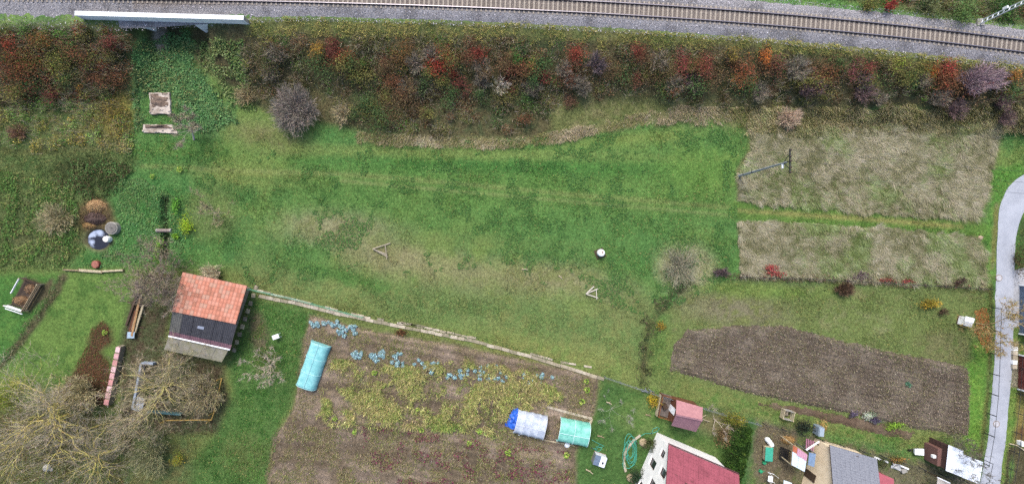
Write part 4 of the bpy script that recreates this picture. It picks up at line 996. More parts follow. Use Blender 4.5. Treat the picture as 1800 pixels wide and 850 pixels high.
for k in range(len(spots[0])):
    lab, cols = SCRUB[int(RNG.choice(5, p=[.22, .28, .18, .12, .2]))]
    s_ = RNG.uniform(14, 28)
    shrub('scrub_bush', lab.replace('long bank thicket', 'thicket left of the bridge'), spots[3][k], spots[4][k], s_, s_ * RNG.uniform(.8, 1.1), RNG.uniform(1.3, 2.3), cols, int(RNG.uniform(.9, 1.7) * s_ * s_), group='scrub bushes on the bank', leaf=.15, mute=.3)
def tell_apart():
    """name each scrub bush by the coloured shrub it stands next to"""
    refs = [o for o in bpy.data.objects if o.get('group') == G1]; seen = {}
    heads = []
    for o in refs:
        w = o['label'].split()
        cut_ = next((i for i, q in enumerate(w) if i > 1 and q in ('on', 'in', 'at', 'below', 'above', 'left', 'right', 'between', 'standing', 'just', 'beside', 'nearest', 'leaning', 'fused', 'of')), len(w))
        heads.append(' '.join(w[:cut_]))
    names = [h_ if heads.count(h_) == 1 else ' '.join(o['label'].split()[:8]) for h_, o in zip(heads, refs)]
    for o in [q for q in bpy.data.objects if q.get('group') == 'scrub bushes on the bank']:
        k = min(range(len(refs)), key=lambda i: (refs[i].location - o.location).length)
        d = o.location - refs[k].location
        side = ('right of' if d.x > 0 else 'left of') if abs(d.x) > abs(d.y) else ('above' if d.y > 0 else 'below')
        lab = o['label'].split(' in the ')[0].replace('leafless ', 'bare ') + ' ' + side + ' the ' + names[k]
        seen.setdefault(lab, []).append((d.length, o))
    for lab, L in seen.items():
        L.sort(key=lambda q: q[0])
        for i, (_, o) in enumerate(L):
            o['label'] = lab if len(L) == 1 else (('nearest ', 'next ', 'farther ', 'farthest ')[min(i, 3)] + lab)
tell_apart()
G2 = 'shrubs beyond the railway'
for a in [
 ('crimson shrub beyond the railway near the top edge', 1569, 8, 12, 10, 1.6, ['#8f2f34', '#7a2c30'], 260),
 ('pale green shrub at the top right beyond the mast foot', 1700, 18, 26, 22, 2.0, ['#4f6a3c', '#5c7a48', '#6a7f52'], 900),
 ('dark green shrub beside the lattice mast', 1768, 8, 28, 20, 2.0, ['#33582f', '#40662f', '#2c4a28'], 900),
 ('olive shrub left of crimson one beyond the railway', 1530, 4, 20, 14, 1.5, ['#5f6438', '#6f6a3c'], 400),
 ('grey-green shrub beyond the railway between crimson shrub and mast', 1640, 10, 24, 20, 1.8, ['#5a6244', '#667050', '#4c5a38'], 800),
]:
    shrub('far_shrub', a[0], *a[1:6], a[6], int(a[7] * 1.4), group=G2, leaf=.17)
G3 = 'leafless bushes'
twig_bush('leafless_bush', 'round grey leafless bush at the foot of the bank', 520, 192, 45, 47, 2.6, ['#8f877c', '#a0988e', '#80786e', '#958a82'], 15000, G3, gain=.85)
twig_bush('leafless_bush', 'small round tan bush beside the dry plot', 1387, 206, 23, 20, 1.3, ['#a08e7a', '#ae9e8c', '#8c7b6a'], 4500, G3)
twig_bush('leafless_bush', 'wide purple-grey leafless bush at the right end of the bank', 1718, 142, 46, 30, 2.2, ['#75646a', '#857478', '#62545a', '#8c7c80'], 7000, G3, lean=(.5, .4))
twig_bush('leafless_bush', 'pale silvery branching bush in the middle of the thicket', 880, 150, 20, 20, 1.9, ['#a39c8e', '#b0a999', '#8c8678'], 500, G3, tw=.03)
twig_bush('leafless_bush', 'grey leafless bush right of the orange shrubs', 1402, 122, 28, 26, 1.9, ['#6c675c', '#5f5a50', '#7a7468'], 1600, G3)
twig_bush('leafless_bush', 'violet-grey bush between the two dusky red shrubs', 1050, 112, 22, 22, 1.8, ['#5c5054', '#6a5f62', '#4f474a'], 1300, G3)
twig_bush('leafless_bush', 'grey tangle low on the bank left of the silvery bush', 735, 150, 46, 30, 1.5, ['#5f5a4c', '#6c675a', '#4f4a40'], 2200, G3)
twig_bush('leafless_bush', 'small brown dead bush low at the left edge', 32, 232, 20, 16, .9, ['#6a4f42', '#5a463a', '#7a6454'], 900, G3)
twig_bush('leafless_bush', 'straw coloured fan bush at the meadow edge right of the round grey one', 600, 200, 20, 26, 1.3, ['#8f8468', '#a0957a', '#7d7358'], 1300, G3)
twig_bush('leafless_bush', 'tan twiggy bush right of the weeds below the bridge', 432, 168, 22, 24, 1.2, ['#85795c', '#968a6c', '#75694e'], 1100, G3)
twig_bush('leafless_bush', 'beige dried bush behind the tiled shed roof', 372, 478, 22, 18, 1.5, ['#a0947c', '#8c826a', '#b0a58e'], 1500, G3)
twig_bush('leafless_bush', 'grey-brown dead bush left of the pond', 98, 385, 42, 36, 1.2, ['#857d62', '#968e72', '#6e6b4c'], 2600, G3)
twig_bush('leafless_bush', 'pale hazy bush at the meadow corner by the dry plots', 1198, 470, 46, 40, 1.5, ['#a09c86', '#aeaa94', '#8c8c76'], 3600, G3, tw=.014, gain=.75)
twig_bush('leafless_bush', 'brown dead bush heap below the fence of the lower dry plot', 1485, 508, 20, 12, .9, ['#4f4034', '#5f4e40', '#3f342a'], 1900, G3, tw=.03)
twig_bush('leafless_bush', 'grey-green bush hiding the ground below the lichen tree', 262, 795, 46, 52, 2.2, ['#6c6e52', '#7a7a5e', '#5c6044'], 4500, G3)
twig_bush('leafless_bush', 'olive-grey bush between left lawn and big trees', 132, 692, 46, 40, 2.4, ['#8c8462', '#9a9270', '#7a735c'], 7000, G3)
twig_bush('leafless_bush', 'yellowish twiggy bush right of the yard tree', 352, 690, 44, 46, 2.4, ['#857d5c', '#7a735e', '#928a66', '#70685a'], 6500, G3)
twig_bush('leafless_bush', 'dark violet dead bush at the end of the lower plot fence', 1268, 478, 18, 10, .8, ['#54484a', '#64585a', '#453c3c'], 900, G3)
G4 = 'shrubs of the gardens'
for a in [
 ('lime yellow shrub beside the ditch', 325, 393, 15, 20, 1.2, ['#8fae2f', '#a0bc38', '#7d9c30'], 420),
 ('small lime green bush right of ditch below the lime yellow shrub', 306, 415, 8, 7, .7, ['#6f9c34', '#82aa3a'], 140),
 ('lime green bush left of the lower ditch', 278, 440, 10, 22, .9, ['#5f9434', '#74a43a', '#8ab040'], 260),
 ('leafy green bush right of the ditch head', 308, 362, 10, 18, .8, ['#4f8a36', '#639a3c'], 260),
 ('yellow-green sprawling shrub at the left edge below the lawn', 18, 690, 34, 30, 1.5, ['#7d8a34', '#929a3c', '#6a7a32'], 1100),
 ('yellow tipped shrub right of grey-green bush by the grass strip', 310, 805, 16, 14, 1.2, ['#8f8a34', '#a0963c', '#6f7a34'], 320),
 ('yellow shrub behind the summerhouse porch', 1150, 704, 14, 14, 1.4, ['#b09a30', '#c2a838', '#94823a', '#6f6a38'], 420),
 ('dark evergreen shrub at the house corner', 1142, 782, 13, 11, 1.4, ['#3c4a2c', '#4a5836', '#333f28'], 420),
 ('dark green conifer by the house front wall', 1122, 838, 20, 18, 1.6, ['#2c4430', '#365038', '#284030'], 800),
 ('dark bluish evergreen bush behind the summer kitchen', 1418, 752, 17, 15, 1.6, ['#24352c', '#2c4034', '#1f2f28'], 700),
 ('dried yellow plant beside the dark evergreen bush', 1445, 750, 10, 16, .9, ['#a8915a', '#b8a068', '#8f7c4c'], 320),
 ('round golden shrub in the grass near the road', 1637, 532, 17, 11, 1.2, ['#a08c34', '#b59c3c', '#80742f'], 520),
 ('small dark bush right of the round golden one', 1661, 547, 8, 8, .8, ['#43392f', '#54483c'], 170),
 ('red weed clump at the start of lower plot fence', 1358, 475, 18, 10, .8, ['#9a3f44', '#84383c', '#a8504e'], 420),
 ('faint red weed clump midway along lower plot fence', 1560, 492, 14, 5, .5, ['#84403e', '#743a38'], 170),
 ('red weed clump farther right along the lower plot fence', 1597, 494, 16, 5, .5, ['#8a4042', '#783a3a'], 190),
 ('violet-grey weed clump along the lower plot fence', 1515, 485, 22, 8, .6, ['#5f5058', '#6e5e64', '#4f444a'], 330),
 ('dark weed clump in the fence line near the road', 1690, 494, 12, 8, .7, ['#463c38', '#54463f'], 230),
 ('orange-yellow weed clump at the dark hedge line', 1163, 572, 9, 9, .6, ['#9a8434', '#84763a'], 160),
 ('dark olive shrub by the blue roof on the road bend', 1795, 455, 10, 40, 1.4, ['#4a4030', '#3f3a2a', '#55482f'], 420),
 ('small dark shrub behind the red roofed hut', 1545, 812, 14, 9, 1.2, ['#2f3a26', '#3c4a2c'], 320),
 ('russet shrub along the white board fence', 1580, 806, 16, 8, .8, ['#8a6a3c', '#75603c', '#6a6a3c'], 300),
 ('white flowering clump at the edge of ploughed field', 1528, 733, 13, 10, .7, ['#a9b3a0', '#c2c9ba', '#7d8f74'], 330),
 ('purple flower clump left of the white flowering one', 1498, 728, 10, 6, .5, ['#5c5470', '#6c6480', '#4f4a5a'], 200),
 ('slate purple flower clump right of white flowering one', 1540, 738, 13, 6, .5, ['#545066', '#666078', '#47445a'], 240),
 ('lime leafy clump at the right end of flower border', 1572, 748, 16, 8, .6, ['#6f9438', '#84a840', '#5c7f34'], 330),
 ('rust-leaved low bush in the bare bed near the path', 706, 585, 11, 7, .5, ['#6a4a34', '#7a563c', '#543c2c'], 220),
 ('teal leafy clump alone on the ploughed field', 1597, 674, 6, 5, .5, ['#4a8068', '#5c9478', '#3f6c5a'], 110),
]:
    shrub('garden_shrub', a[0], *a[1:6], a[6], int(a[7] * 1.4), group=G4, leaf=.15)
# clipped conifer hedge
def hedge():
    b = on(1300, 790); t = thing('conifer_hedge', 'tall dark green conifer hedge right of the red roofed house', 'hedge', b)
    p0, p1 = at(1298, 738), at(1272, 850)
    cs, ks = [], []
    n = 9000
    u = RNG.random(n); v = RNG.uniform(-1, 1, n); w = RNG.random(n) ** .55
    prof = 1.25 + .25 * (fbm(u * 9, 0 * u, 5) - .5) * 2
    hgt = 2.5 + .5 * (fbm(u * 8, v, 6) - .5)
    ax = np.array([p1.x - p0.x, p1.y - p0.y, 0]); L = np.linalg.norm(ax); ax /= L; sd_ = np.array([-ax[1], ax[0], 0])
    zz = hgt * w
    c = np.array([p0.x, p0.y, 0]) + ax * (u * L)[:, None] + sd_ * (v * prof * (1 - .25 * w))[:, None]; c[:, 2] = zz
    surf = (np.abs(v) > .7) | (w > .75)
    c, u_, v_ = c[surf], u[surf], v[surf]
    q = jit(pal(['#31481f', '#3c5526', '#2a3d1d', '#5a6c30'], np.clip((fbm(c[:, 0] * 1.2, c[:, 1] * 1.2, 8) * 4.4 - .4).astype(int), 0, 3)), .28)
    soup('foliage', leafq(c, RNG.uniform(.16, .28, len(c)), .3, .5), q, VEG, t, origin=b_np(b))
    for i in range(7):
        p = p0.lerp(p1, (i + .5) / 7); mb = MB(); mb.tube([(p.x, p.y, -.05), (p.x, p.y, 2.0)], [.08, .03], 6); mb.build('trunk', BARK, t)
BARK = M_('bark', '#54483a', .9, .35, 6)
hedge()
shrub('garden_shrub', 'yellowing bushy end of the conifer hedge next to summerhouse', 1288, 738, 22, 14, 1.8, ['#7d7a34', '#94873a', '#5f6a30'], 900, group=G4)
shrub('garden_shrub', 'brownish dried shrub left of the conifer hedge', 1272, 768, 14, 20, 1.4, ['#6c5c44', '#7d6c4e', '#5c5a38'], 600, group=G4)

G5 = 'leafless trees'
Y1, Y2 = '#8a8048', ['#8c8466', '#9a8f78', '#7a705c', '#857a6e']
bare_tree('leafless_tree', 'lichen yellow leafless tree spreading over the yard south of the shed', 273, 686, 5.2, 72, '#a39a66', Y2, 15, G5, 3, .17, .3, haze=5000, rise=(.02, .75))
bare_tree('leafless_tree', 'largest leafless tree with yellow limbs in the lower left corner', 60, 752, 7.5, 112, '#9c9258', ['#8c8478', '#9a9086', '#7d756a', '#928a6c'], 14, G5, 5, .24, .25, dens=.75, haze=2200, rise=(.05, .9))
bare_tree('leafless_tree', 'leafless tree with yellow branches at bottom left beside the large one', 150, 815, 6.0, 66, '#9a9058', ['#857d72', '#797068', '#8f876c'], 11, G5, 8, .18, .28, dens=.7, haze=1200)
bare_tree('leafless_tree', 'grey-brown leafless tree overhanging the tiled shed', 268, 486, 5.0, 52, '#6c6250', ['#7a705e', '#6a6052', '#857c6c', '#7d7468'], 10, G5, 11, .15, .25, haze=7000)
bare_tree('leafless_tree', 'second leafless tree close against the left side of shed', 278, 515, 4.2, 36, '#7a6e62', ['#85786e', '#776a60', '#948a80'], 8, G5, 14, .12, .25, haze=4500)
bare_tree('leafless_tree', 'small leafless tree with bent grey trunk beside the concrete slab', 345, 212, 3.4, 26, '#a39c92', ['#857c6c', '#7a7260', '#948c7c'], 7, G5, 17, .1, .4, base_px=(340, 246), haze=2600)
bare_tree('leafless_tree', 'low leafless sapling in the grass right of the ditch', 368, 372, 2.6, 32, '#8c8474', ['#8a8266', '#7a7458', '#968e74'], 8, G5, 19, .07, .15, dens=.7, tw=.016, haze=1200)
bare_tree('leafless_tree', 'pale leafless fruit tree on the green strip left of the turquoise tunnel', 466, 646, 3.0, 30, '#958a7c', ['#948a7d', '#857a6c', '#a39a8e'], 8, G5, 23, .09, .2, dens=.8, haze=1500)
bare_tree('leafless_tree', 'thin leafless tree whose crown reaches over the road', 1752, 574, 4.6, 40, '#7d6c4e', ['#8a7a54', '#7a6c4c', '#6c5f48', '#948452'], 8, G5, 29, .12, .3, leafy=(['#8f8440', '#a0703c', '#7d7a3c'], 500))
bare_tree('leafless_tree', 'dark sparsely leaved tree in front of the white metal roof', 1712, 826, 5.0, 34, '#4a463f', ['#55504a', '#4a4640', '#5f5a50'], 7, G5, 31, .12, .35, leafy=(['#55604a', '#66705a', '#475038'], 420))
bare_tree('leafless_tree', 'faint grey sapling on the lawn beside the pale stump', 1078, 722, 2.2, 26, '#7a7c74', ['#7a7c70', '#6c7066', '#868878'], 6, G5, 37, .05, .15, dens=.55, tw=.014, haze=500)
bare_tree('leafless_tree', 'grey sapling between summerhouse and hedge', 1262, 742, 2.2, 18, '#a39c94', ['#8f8a80', '#7d7468'], 6, G5, 41, .06, .2, dens=.5, haze=400)

# ------------------------------------------------------------------ crops in the vegetable plot
CORN = [(590, 625), (640, 632), (700, 640), (800, 636), (880, 640), (965, 664), (990, 695), (900, 722), (885, 765), (800, 755), (700, 748), (600, 752), (560, 730), (575, 680)]
x, y, z, px, py = inpoly(CORN, 75000, 12)
m = fbm(x * .55, y * .55, 88, 3) + RNG.normal(0, .06, len(x)) > .5
x, y, z = x[m], y[m], z[m]
V = blades(x, y, z + .05 + .3 * RNG.random(len(x)), RNG.uniform(.25, .6, len(x)), RNG.uniform(.06, .11, len(x)), RNG.uniform(.75, .99, len(x)), RNG.uniform(0, 2 * math.pi, len(x)))
k = np.clip(fbm(x * .4, y * .4, 89) * 6 + RNG.normal(0, 1, len(x)), 0, 5).astype(int)
tag(soup('corn_leaves', V, jit(pal(['#647c40', '#828e50', '#96985c', '#a69e6c', '#8f8460', '#7c884a'], k), .3), VEG), 'yellowing fallen corn leaves across the vegetable plot', 'crop', kind='stuff')
x, y, z, px, py = inpoly(VEGP, 110000, 4)
m = fbm(x * .7, y * .7, 98, 3) + RNG.normal(0, .05, len(x)) > .47
x, y, z = x[m], y[m], z[m]
V = blades(x, y, z + .05, RNG.uniform(.15, .4, len(x)), .05, RNG.uniform(.6, .97, len(x)), RNG.uniform(0, 6.3, len(x)))
k = np.clip(fbm(x * .4, y * .25, 99) * 6 + RNG.normal(0, 1, len(x)), 0, 4).astype(int)
tag(soup('plot_weeds', V, jit(pal(['#8f856c', '#75734a', '#9c9074', '#848450', '#66743f'], k), .25), VEG), 'thin dry weeds on the soil of the vegetable plot', 'weeds', kind='stuff')
x, y, z, px, py = inpoly([(640, 745), (800, 765), (1000, 790), (1000, 850), (700, 850), (640, 800)], 16000, 6)
m = fbm(x * .8, y * .8, 100, 3) > .56
x, y, z = x[m], y[m], z[m]
V = leafq(np.stack([x, y, z + .05 + .2 * RNG.random(len(x))], -1), RNG.uniform(.12, .24, len(x)), .5, .5)
tag(soup('beet_leaves', V, jit(pal(['#6c344c', '#803f58', '#5a3044', '#5c663c'], RNG.integers(0, 4, len(x))), .25), VEG), 'purple red beet leaves in the lower vegetable rows', 'crop', kind='stuff')
def rosette(cols, r, nl, dev=.22):
    n = nl
    a = RNG.uniform(0, 6.28, n); rr = np.sqrt(RNG.random(n)) * r * .7
    c = np.stack([np.cos(a) * rr, np.sin(a) * rr, .12 + .25 * (1 - rr / r) + 0 * a], -1)
    V = leafq(c, r * RNG.uniform(.35, .7, n), .45, .4)
    return V, jit(pal(cols, RNG.integers(0, len(cols), n)), dev)
kale = []
for i in range(5):
    V, C = rosette(['#7a9ca8', '#90b0b8', '#a8c2c8', '#668690', '#749284'], .4, 60, .42)
    kale.append(soup('kale_plant', V, C, VEG).data)
    bpy.data.objects.remove([o for o in bpy.data.objects if o.data == kale[-1]][0])
KCL = [((555, 567), 7, 5, 5, 'leftmost blue-green kale patch above the turquoise tunnel'), ((582, 568), 12, 5, 7, 'second blue-green kale patch above the turquoise tunnel'), ((612, 581), 14, 9, 9, 'slanting kale patch by the path above right of the turquoise tunnel'),
       ((648, 620), 26, 7, 14, 'long kale row right of the turquoise tunnel'), ((664, 628), 10, 7, 5, 'lower end of the long kale row'), ((698, 634), 10, 12, 8, 'kale patch in front of the longest bare soil row'), ((728, 640), 20, 8, 5, 'sparse kale patch left of the pale kale'),
       ((765, 646), 9, 10, 6, 'pale frosty kale patch at mid row'), ((805, 655), 18, 7, 6, 'loose kale patch right of the pale frosty one'), ((848, 652), 12, 12, 7, 'kale patch among the yellow corn leaves'), ((880, 655), 10, 13, 7, 'kale patch right of the one among corn leaves'), ((945, 664), 24, 7, 11, 'rightmost kale row near the white tunnel')]
for (c, sx, sy, n, lab) in KCL:
    mem = []
    for i in range(int(n * 1.7)):
        q = on(c[0] + RNG.uniform(-1.15, 1.15) * sx, c[1] + RNG.uniform(-1.15, 1.15) * sy)
        o = bpy.data.objects.new('kale_plant', kale[RNG.integers(5)]); link(o)
        o.location = (q.x, q.y, .12); o.rotation_euler = (0, 0, RNG.uniform(0, 6)); s = RNG.uniform(.65, 1.1); o.scale = (s, s, s)
        tag(o, 'kale plant in the ' + lab, 'kale', 'kale plants in the vegetable plot'); mem.append(o)
    left = list(mem)
    for word, key in (('leftmost', lambda o_: o_.location.x), ('rightmost', lambda o_: -o_.location.x), ('topmost', lambda o_: -o_.location.y), ('lowest', lambda o_: o_.location.y), ('largest', lambda o_: -o_.scale.x), ('smallest', lambda o_: o_.scale.x)):
        if left:
            o = min(left, key=key); left.remove(o); o['label'] = word + ' plant in the ' + lab
lime = []
for i in range(3):
    V, C = rosette(['#7a9c40', '#8fae4a', '#a3b05a', '#5f8438'], .42, 40)
    lime.append(soup('leafy_plant', V, C, VEG).data)
    bpy.data.objects.remove([o for o in bpy.data.objects if o.data == lime[-1]][0])
for px_, py_, lab in [(590, 733, 'bright green leafy plant at the left of the corn'), (625, 757, 'pale green leafy plant below the corn on the left'), (735, 718, 'deep green leafy plant amid the corn'), (742, 753, 'leafy green plant at the lower edge of corn'), (780, 750, 'pale leafy plant at lower edge of corn near the white tunnel'), (825, 776, 'tall green leafy plant among the beet rows'), (893, 792, 'bright green leafy plant below the white tunnel'), (843, 755, 'light green leafy plant left of the blue sheet'), (1030, 668, 'topmost pale green plant of the short row by the lawn'), (1031, 683, 'middle pale green plant of the short row by the lawn'), (1022, 703, 'lowest and largest plant of the short row by the lawn'), (660, 653, 'pale green leafy plant just right of the turquoise tunnel'), (675, 677, 'light green leafy plant in the left part of corn'), (648, 700, 'green leafy plant in a corn gap'), (995, 797, 'green leafy plant below the teal tunnel'),
                       (187, 583, 'grey-green plant in the middle of leaf covered round bed'), (270, 310, 'small pale green plant in the grass above the ditch'), (318, 298, 'light green plant in the grass right above the ditch')]:
    q = on(px_, py_); o = bpy.data.objects.new('leafy_plant', lime[RNG.integers(3)]); link(o)
    o.location = (q.x, q.y, q.z + (.14 if 540 < px_ < 1040 else .02)); o.rotation_euler = (0, 0, RNG.uniform(0, 6)); s = RNG.uniform(.9, 1.5); o.scale = (s, s, s)
    tag(o, lab, 'plant', 'leafy plants')
# ------------------------------------------------------------------ built things
CONC = M_('pale_concrete', '#e4e6e6', .8, .08, .6, '#d8dcde'); CONC2 = M_('grey_concrete', '#9c9a94', .9, .3, 2); JOINT = M_('joint_shadow_gap', '#55585c', .9)
WOOD = M_('weathered_wood', '#94856c', .85, .3, 3, '#6c5d4a', stretch=(1, 1, 6)); WOODL = M_('pale_wood', '#b3a98f', .85, .25, 3, '#8c8168'); WOODD = M_('dark_wood', '#4a3c30', .85, .3, 3); WOODR = M_('reddish_wood', '#6c4632', .8, .3, 3)
GREYM = M_('galvanised_steel', '#8d9399', .45, .2, 4, metal=.4); DARKM = M_('dark_steel', '#3a3c3f', .55, .2, 4, metal=.3); WHITE = M_('white_paint', '#e4e8ec', .6, .08, 3); BLACK = M_('black_plastic', '#1d1d20', .5, .1, 3)
GLASS = M_('dark_window_glass', '#23272d', .12, .05, 1, spec=.8, bump=.02)

# bridge: parapet of panels, coping, wing walls, deck
def bridge():
    z1 = 4.0
    a, b = at(131, 23.5, z1), at(428, 31.5, z1)
    ax = (b - a).normalized(); n = Vector((ax.y, -ax.x, 0))     # n points south, towards the meadow
    if n.y > 0: n = -n
    L = (b - a).length
    t = thing('railway_bridge', 'white concrete bridge parapet with wing walls below the railway', 'bridge', (a + b) / 2 - Vector((0, 0, z1)))
    def q(s, o, z): return Vector((a.x, a.y, 0)) + ax * s + n * o + Vector((0, 0, z))
    def blk(mb, s0, s1, o0, o1, z0, z1_):
        mb.hexa([q(s0, o1, z0), q(s1, o1, z0), q(s1, o0, z0), q(s0, o0, z0)], [q(s0, o1, z1_), q(s1, o1, z1_), q(s1, o0, z1_), q(s0, o0, z1_)])
    mb = MB(); blk(mb, 0, L, -.3, .27, z1 - .12, z1); mb.build('coping', CONC, t, bevel=.015)
    js = [131, 137, 178, 219, 231, 267, 302, 337, 348, 386, 423, 428]
    ss = [(j - 131) / 297 * L for j in js]
    for s0, s1 in zip(ss[:-1], ss[1:]):
        mb = MB(); blk(mb, s0 + .035, s1 - .035, -.02, .24, z1 - 1.15, z1 - .122); mb.build('panel', CONC, t, bevel=.01)
    mb = MB(); blk(mb, .02, L - .02, -.28, .18, z1 - 1.14, z1 - .124); mb.build('parapet_core', CONC2, t)
    so0, so1 = (NX0 - a.x) / ax.x, (NX1 - a.x) / ax.x
    for s0, s1 in ((0.05, so0), (so1, L - .05)):
        mb = MB(); blk(mb, s0, s1, -.27, .2, -.4, z1 - 1.152); mb.build('wing_wall', CONC, t)
    mb = MB(); blk(mb, so0 - .2, so1 + .2, -7, .16, 2.2, 2.78); mb.build('deck', CONC2, t)
    for s in (so0 - .35, so1 + .35):
        mb = MB(); blk(mb, s - .3, s + .3, -7, -.3, -.3, 2.19); mb.build('abutment', CONC2, t)
bridge()

# catenary mast beyond the track: lattice of two channels with rungs
def lattice_mast():
    b = on(1722, 40); b = Vector((b.x, b.y, b.z))
    t = thing('lattice_mast', 'white lattice catenary mast leaning into the top right corner', 'mast', b)
    ht = 8.5; dx = Vector((.35, .75, 0)).normalized() * .26
    for s in (-1, 1):
        mb = MB(); mb.beam(b + dx * s * 1.15 + Vector((0, 0, -.2)), b + dx * s * .7 + Vector((0, 0, ht)), .11, .11); mb.build('channel', M_('mast_paint', '#b9c2c6', .6, .15, 3), t)
    for i in range(14):
        z = .3 + i * .6; k = 1.15 - .45 * z / ht
        mb = MB(); mb.beam(b + dx * -k + Vector((0, 0, z)), b + dx * k + Vector((0, 0, z)), .07, .07); mb.build('rung', WHITE, t)
    mb = MB(); mb.box(b + Vector((-.12, .28, 3.0)), (.18, .28, .5)); mb.build('number_plate', WHITE, t)
    mb = MB(); mb.box(b + Vector((0, 0, .0)), (.9, .9, .35)); mb.build('footing', CONC2, t)
    mb = MB(); mb.tube([b + Vector((0, -.1, 7.2)), b + Vector((-1.1, -3.2, 7.0))], .04, 6); mb.build('cantilever', GREYM, t)
lattice_mast()

# power pole in the meadow corner
def pole():
    b = at(1298, 309.5); t = thing('power_pole', 'grey power pole with a dark braced crossarm in the dry plot', 'pole', b)
    ht = 10.2
    mb = MB(); mb.tube([b + Vector((0, 0, -.2)), b + Vector((0, 0, ht * .5)), b + Vector((0, 0, ht))], [.17, .14, .1], 10); mb.build('mast', M_('pole_concrete', '#8b9197', .8, .15, 2), t)
    c = b + Vector((0, 0, ht + .55)); mb = MB(); mb.beam(c + Vector((0, -1.35, 0)), c + Vector((0, 1.35, 0)), .11, .11); mb.build('crossarm', DARKM, t)
    for s in (-1, 1):
        mb = MB(); mb.tube([b + Vector((0, 0, ht - .55)), b + Vector((.0, s * .38, ht - .1)), c + Vector((0, s * .75, -.03))], .05, 6); mb.build('brace', DARKM, t)
    for yy in (-1.25, -.7, 0, .5, 1.2):
        mb = MB(); mb.lathe([(.05, .0), (.09, .06), (.05, .12), (.09, .18), (.05, .26)], c + Vector((0, yy, .055)), 10); mb.build('insulator', M_('brown_porcelain', '#4a3a36', .3, .1, 3, spec=.6), t)
    mb = MB(); mb.tube([b + Vector((.0, 0, ht - .4)), b + Vector((.0, 0, ht + .5))], .06, 6); mb.build('head_stub', DARKM, t)
    mb = MB(); mb.box(b + Vector((0, -.32, ht - .75)), (.18, .5, .12)); mb.build('bracket', WHITE, t)
    for yy in (-1.25, 0, 1.2):
        pts = [c + Vector((75 * k / 12, yy - 6.0 * k / 12, .3 - 1.6 * 4 * (k / 12) * (1 - k / 12))) for k in range(13)]
        MB().tube(pts, .014, 5).build('cable', DARKM, t)
    for z in (1.4, 3.4): mb = MB(); mb.lathe([(.185, 0), (.185, .08)], b + Vector((0, 0, z)), 10); mb.build('band', DARKM, t)
pole()

# ---- tiled shed on the left
TILES = [M_('clay_tile_' + n, a, .8, .25, 4, b) for n, a, b in (('orange', '#b57a66', '#9c6553'), ('salmon', '#bc8775', '#a26f5e'), ('faded', '#b08674', '#927465'), ('dark', '#a36c59', '#87604f'))]
SHEET = M_('dark_fibre_sheet', '#45464c', .75, .3, 3, '#333338'); SHEETP = M_('mauve_fibre_sheet', '#7a5c66', .75, .25, 3); FELT = M_('mossy_roof_felt', '#86837a', .9, .25, 1.2, '#74735a'); STW = M_('stone_wall', '#8f8676', .9, .35, 3, '#6c6456')
def lerp2(A, B, C_, D, u, v):
    return A.lerp(B, u).lerp(D.lerp(C_, u), v)
def corrugated(A, B, C_, D, waves, amp, thick=.02, nv=2):
    """A-B upper edge, D-C lower edge; waves run down the slope"""
    mb = MB(); nu = waves * 4
    top, bot = [], []
    for j in range(nv):
        for i in range(nu + 1):
            p = lerp2(A, B, C_, D, i / nu, j / (nv - 1)); w = amp * math.cos(2 * math.pi * i / 4)
            top.append(p + Vector((0, 0, w))); bot.append(p + Vector((0, 0, w - thick)))
    f = []
    W = nu + 1; O = len(top)
    for j in range(nv - 1):
        for i in range(nu):
            f.append((j * W + i, (j + 1) * W + i, (j + 1) * W + i + 1, j * W + i + 1)); f.append((O + j * W + i, O + j * W + i + 1, O + (j + 1) * W + i + 1, O + (j + 1) * W + i))
    mb.add(top + bot, f)
    return mb
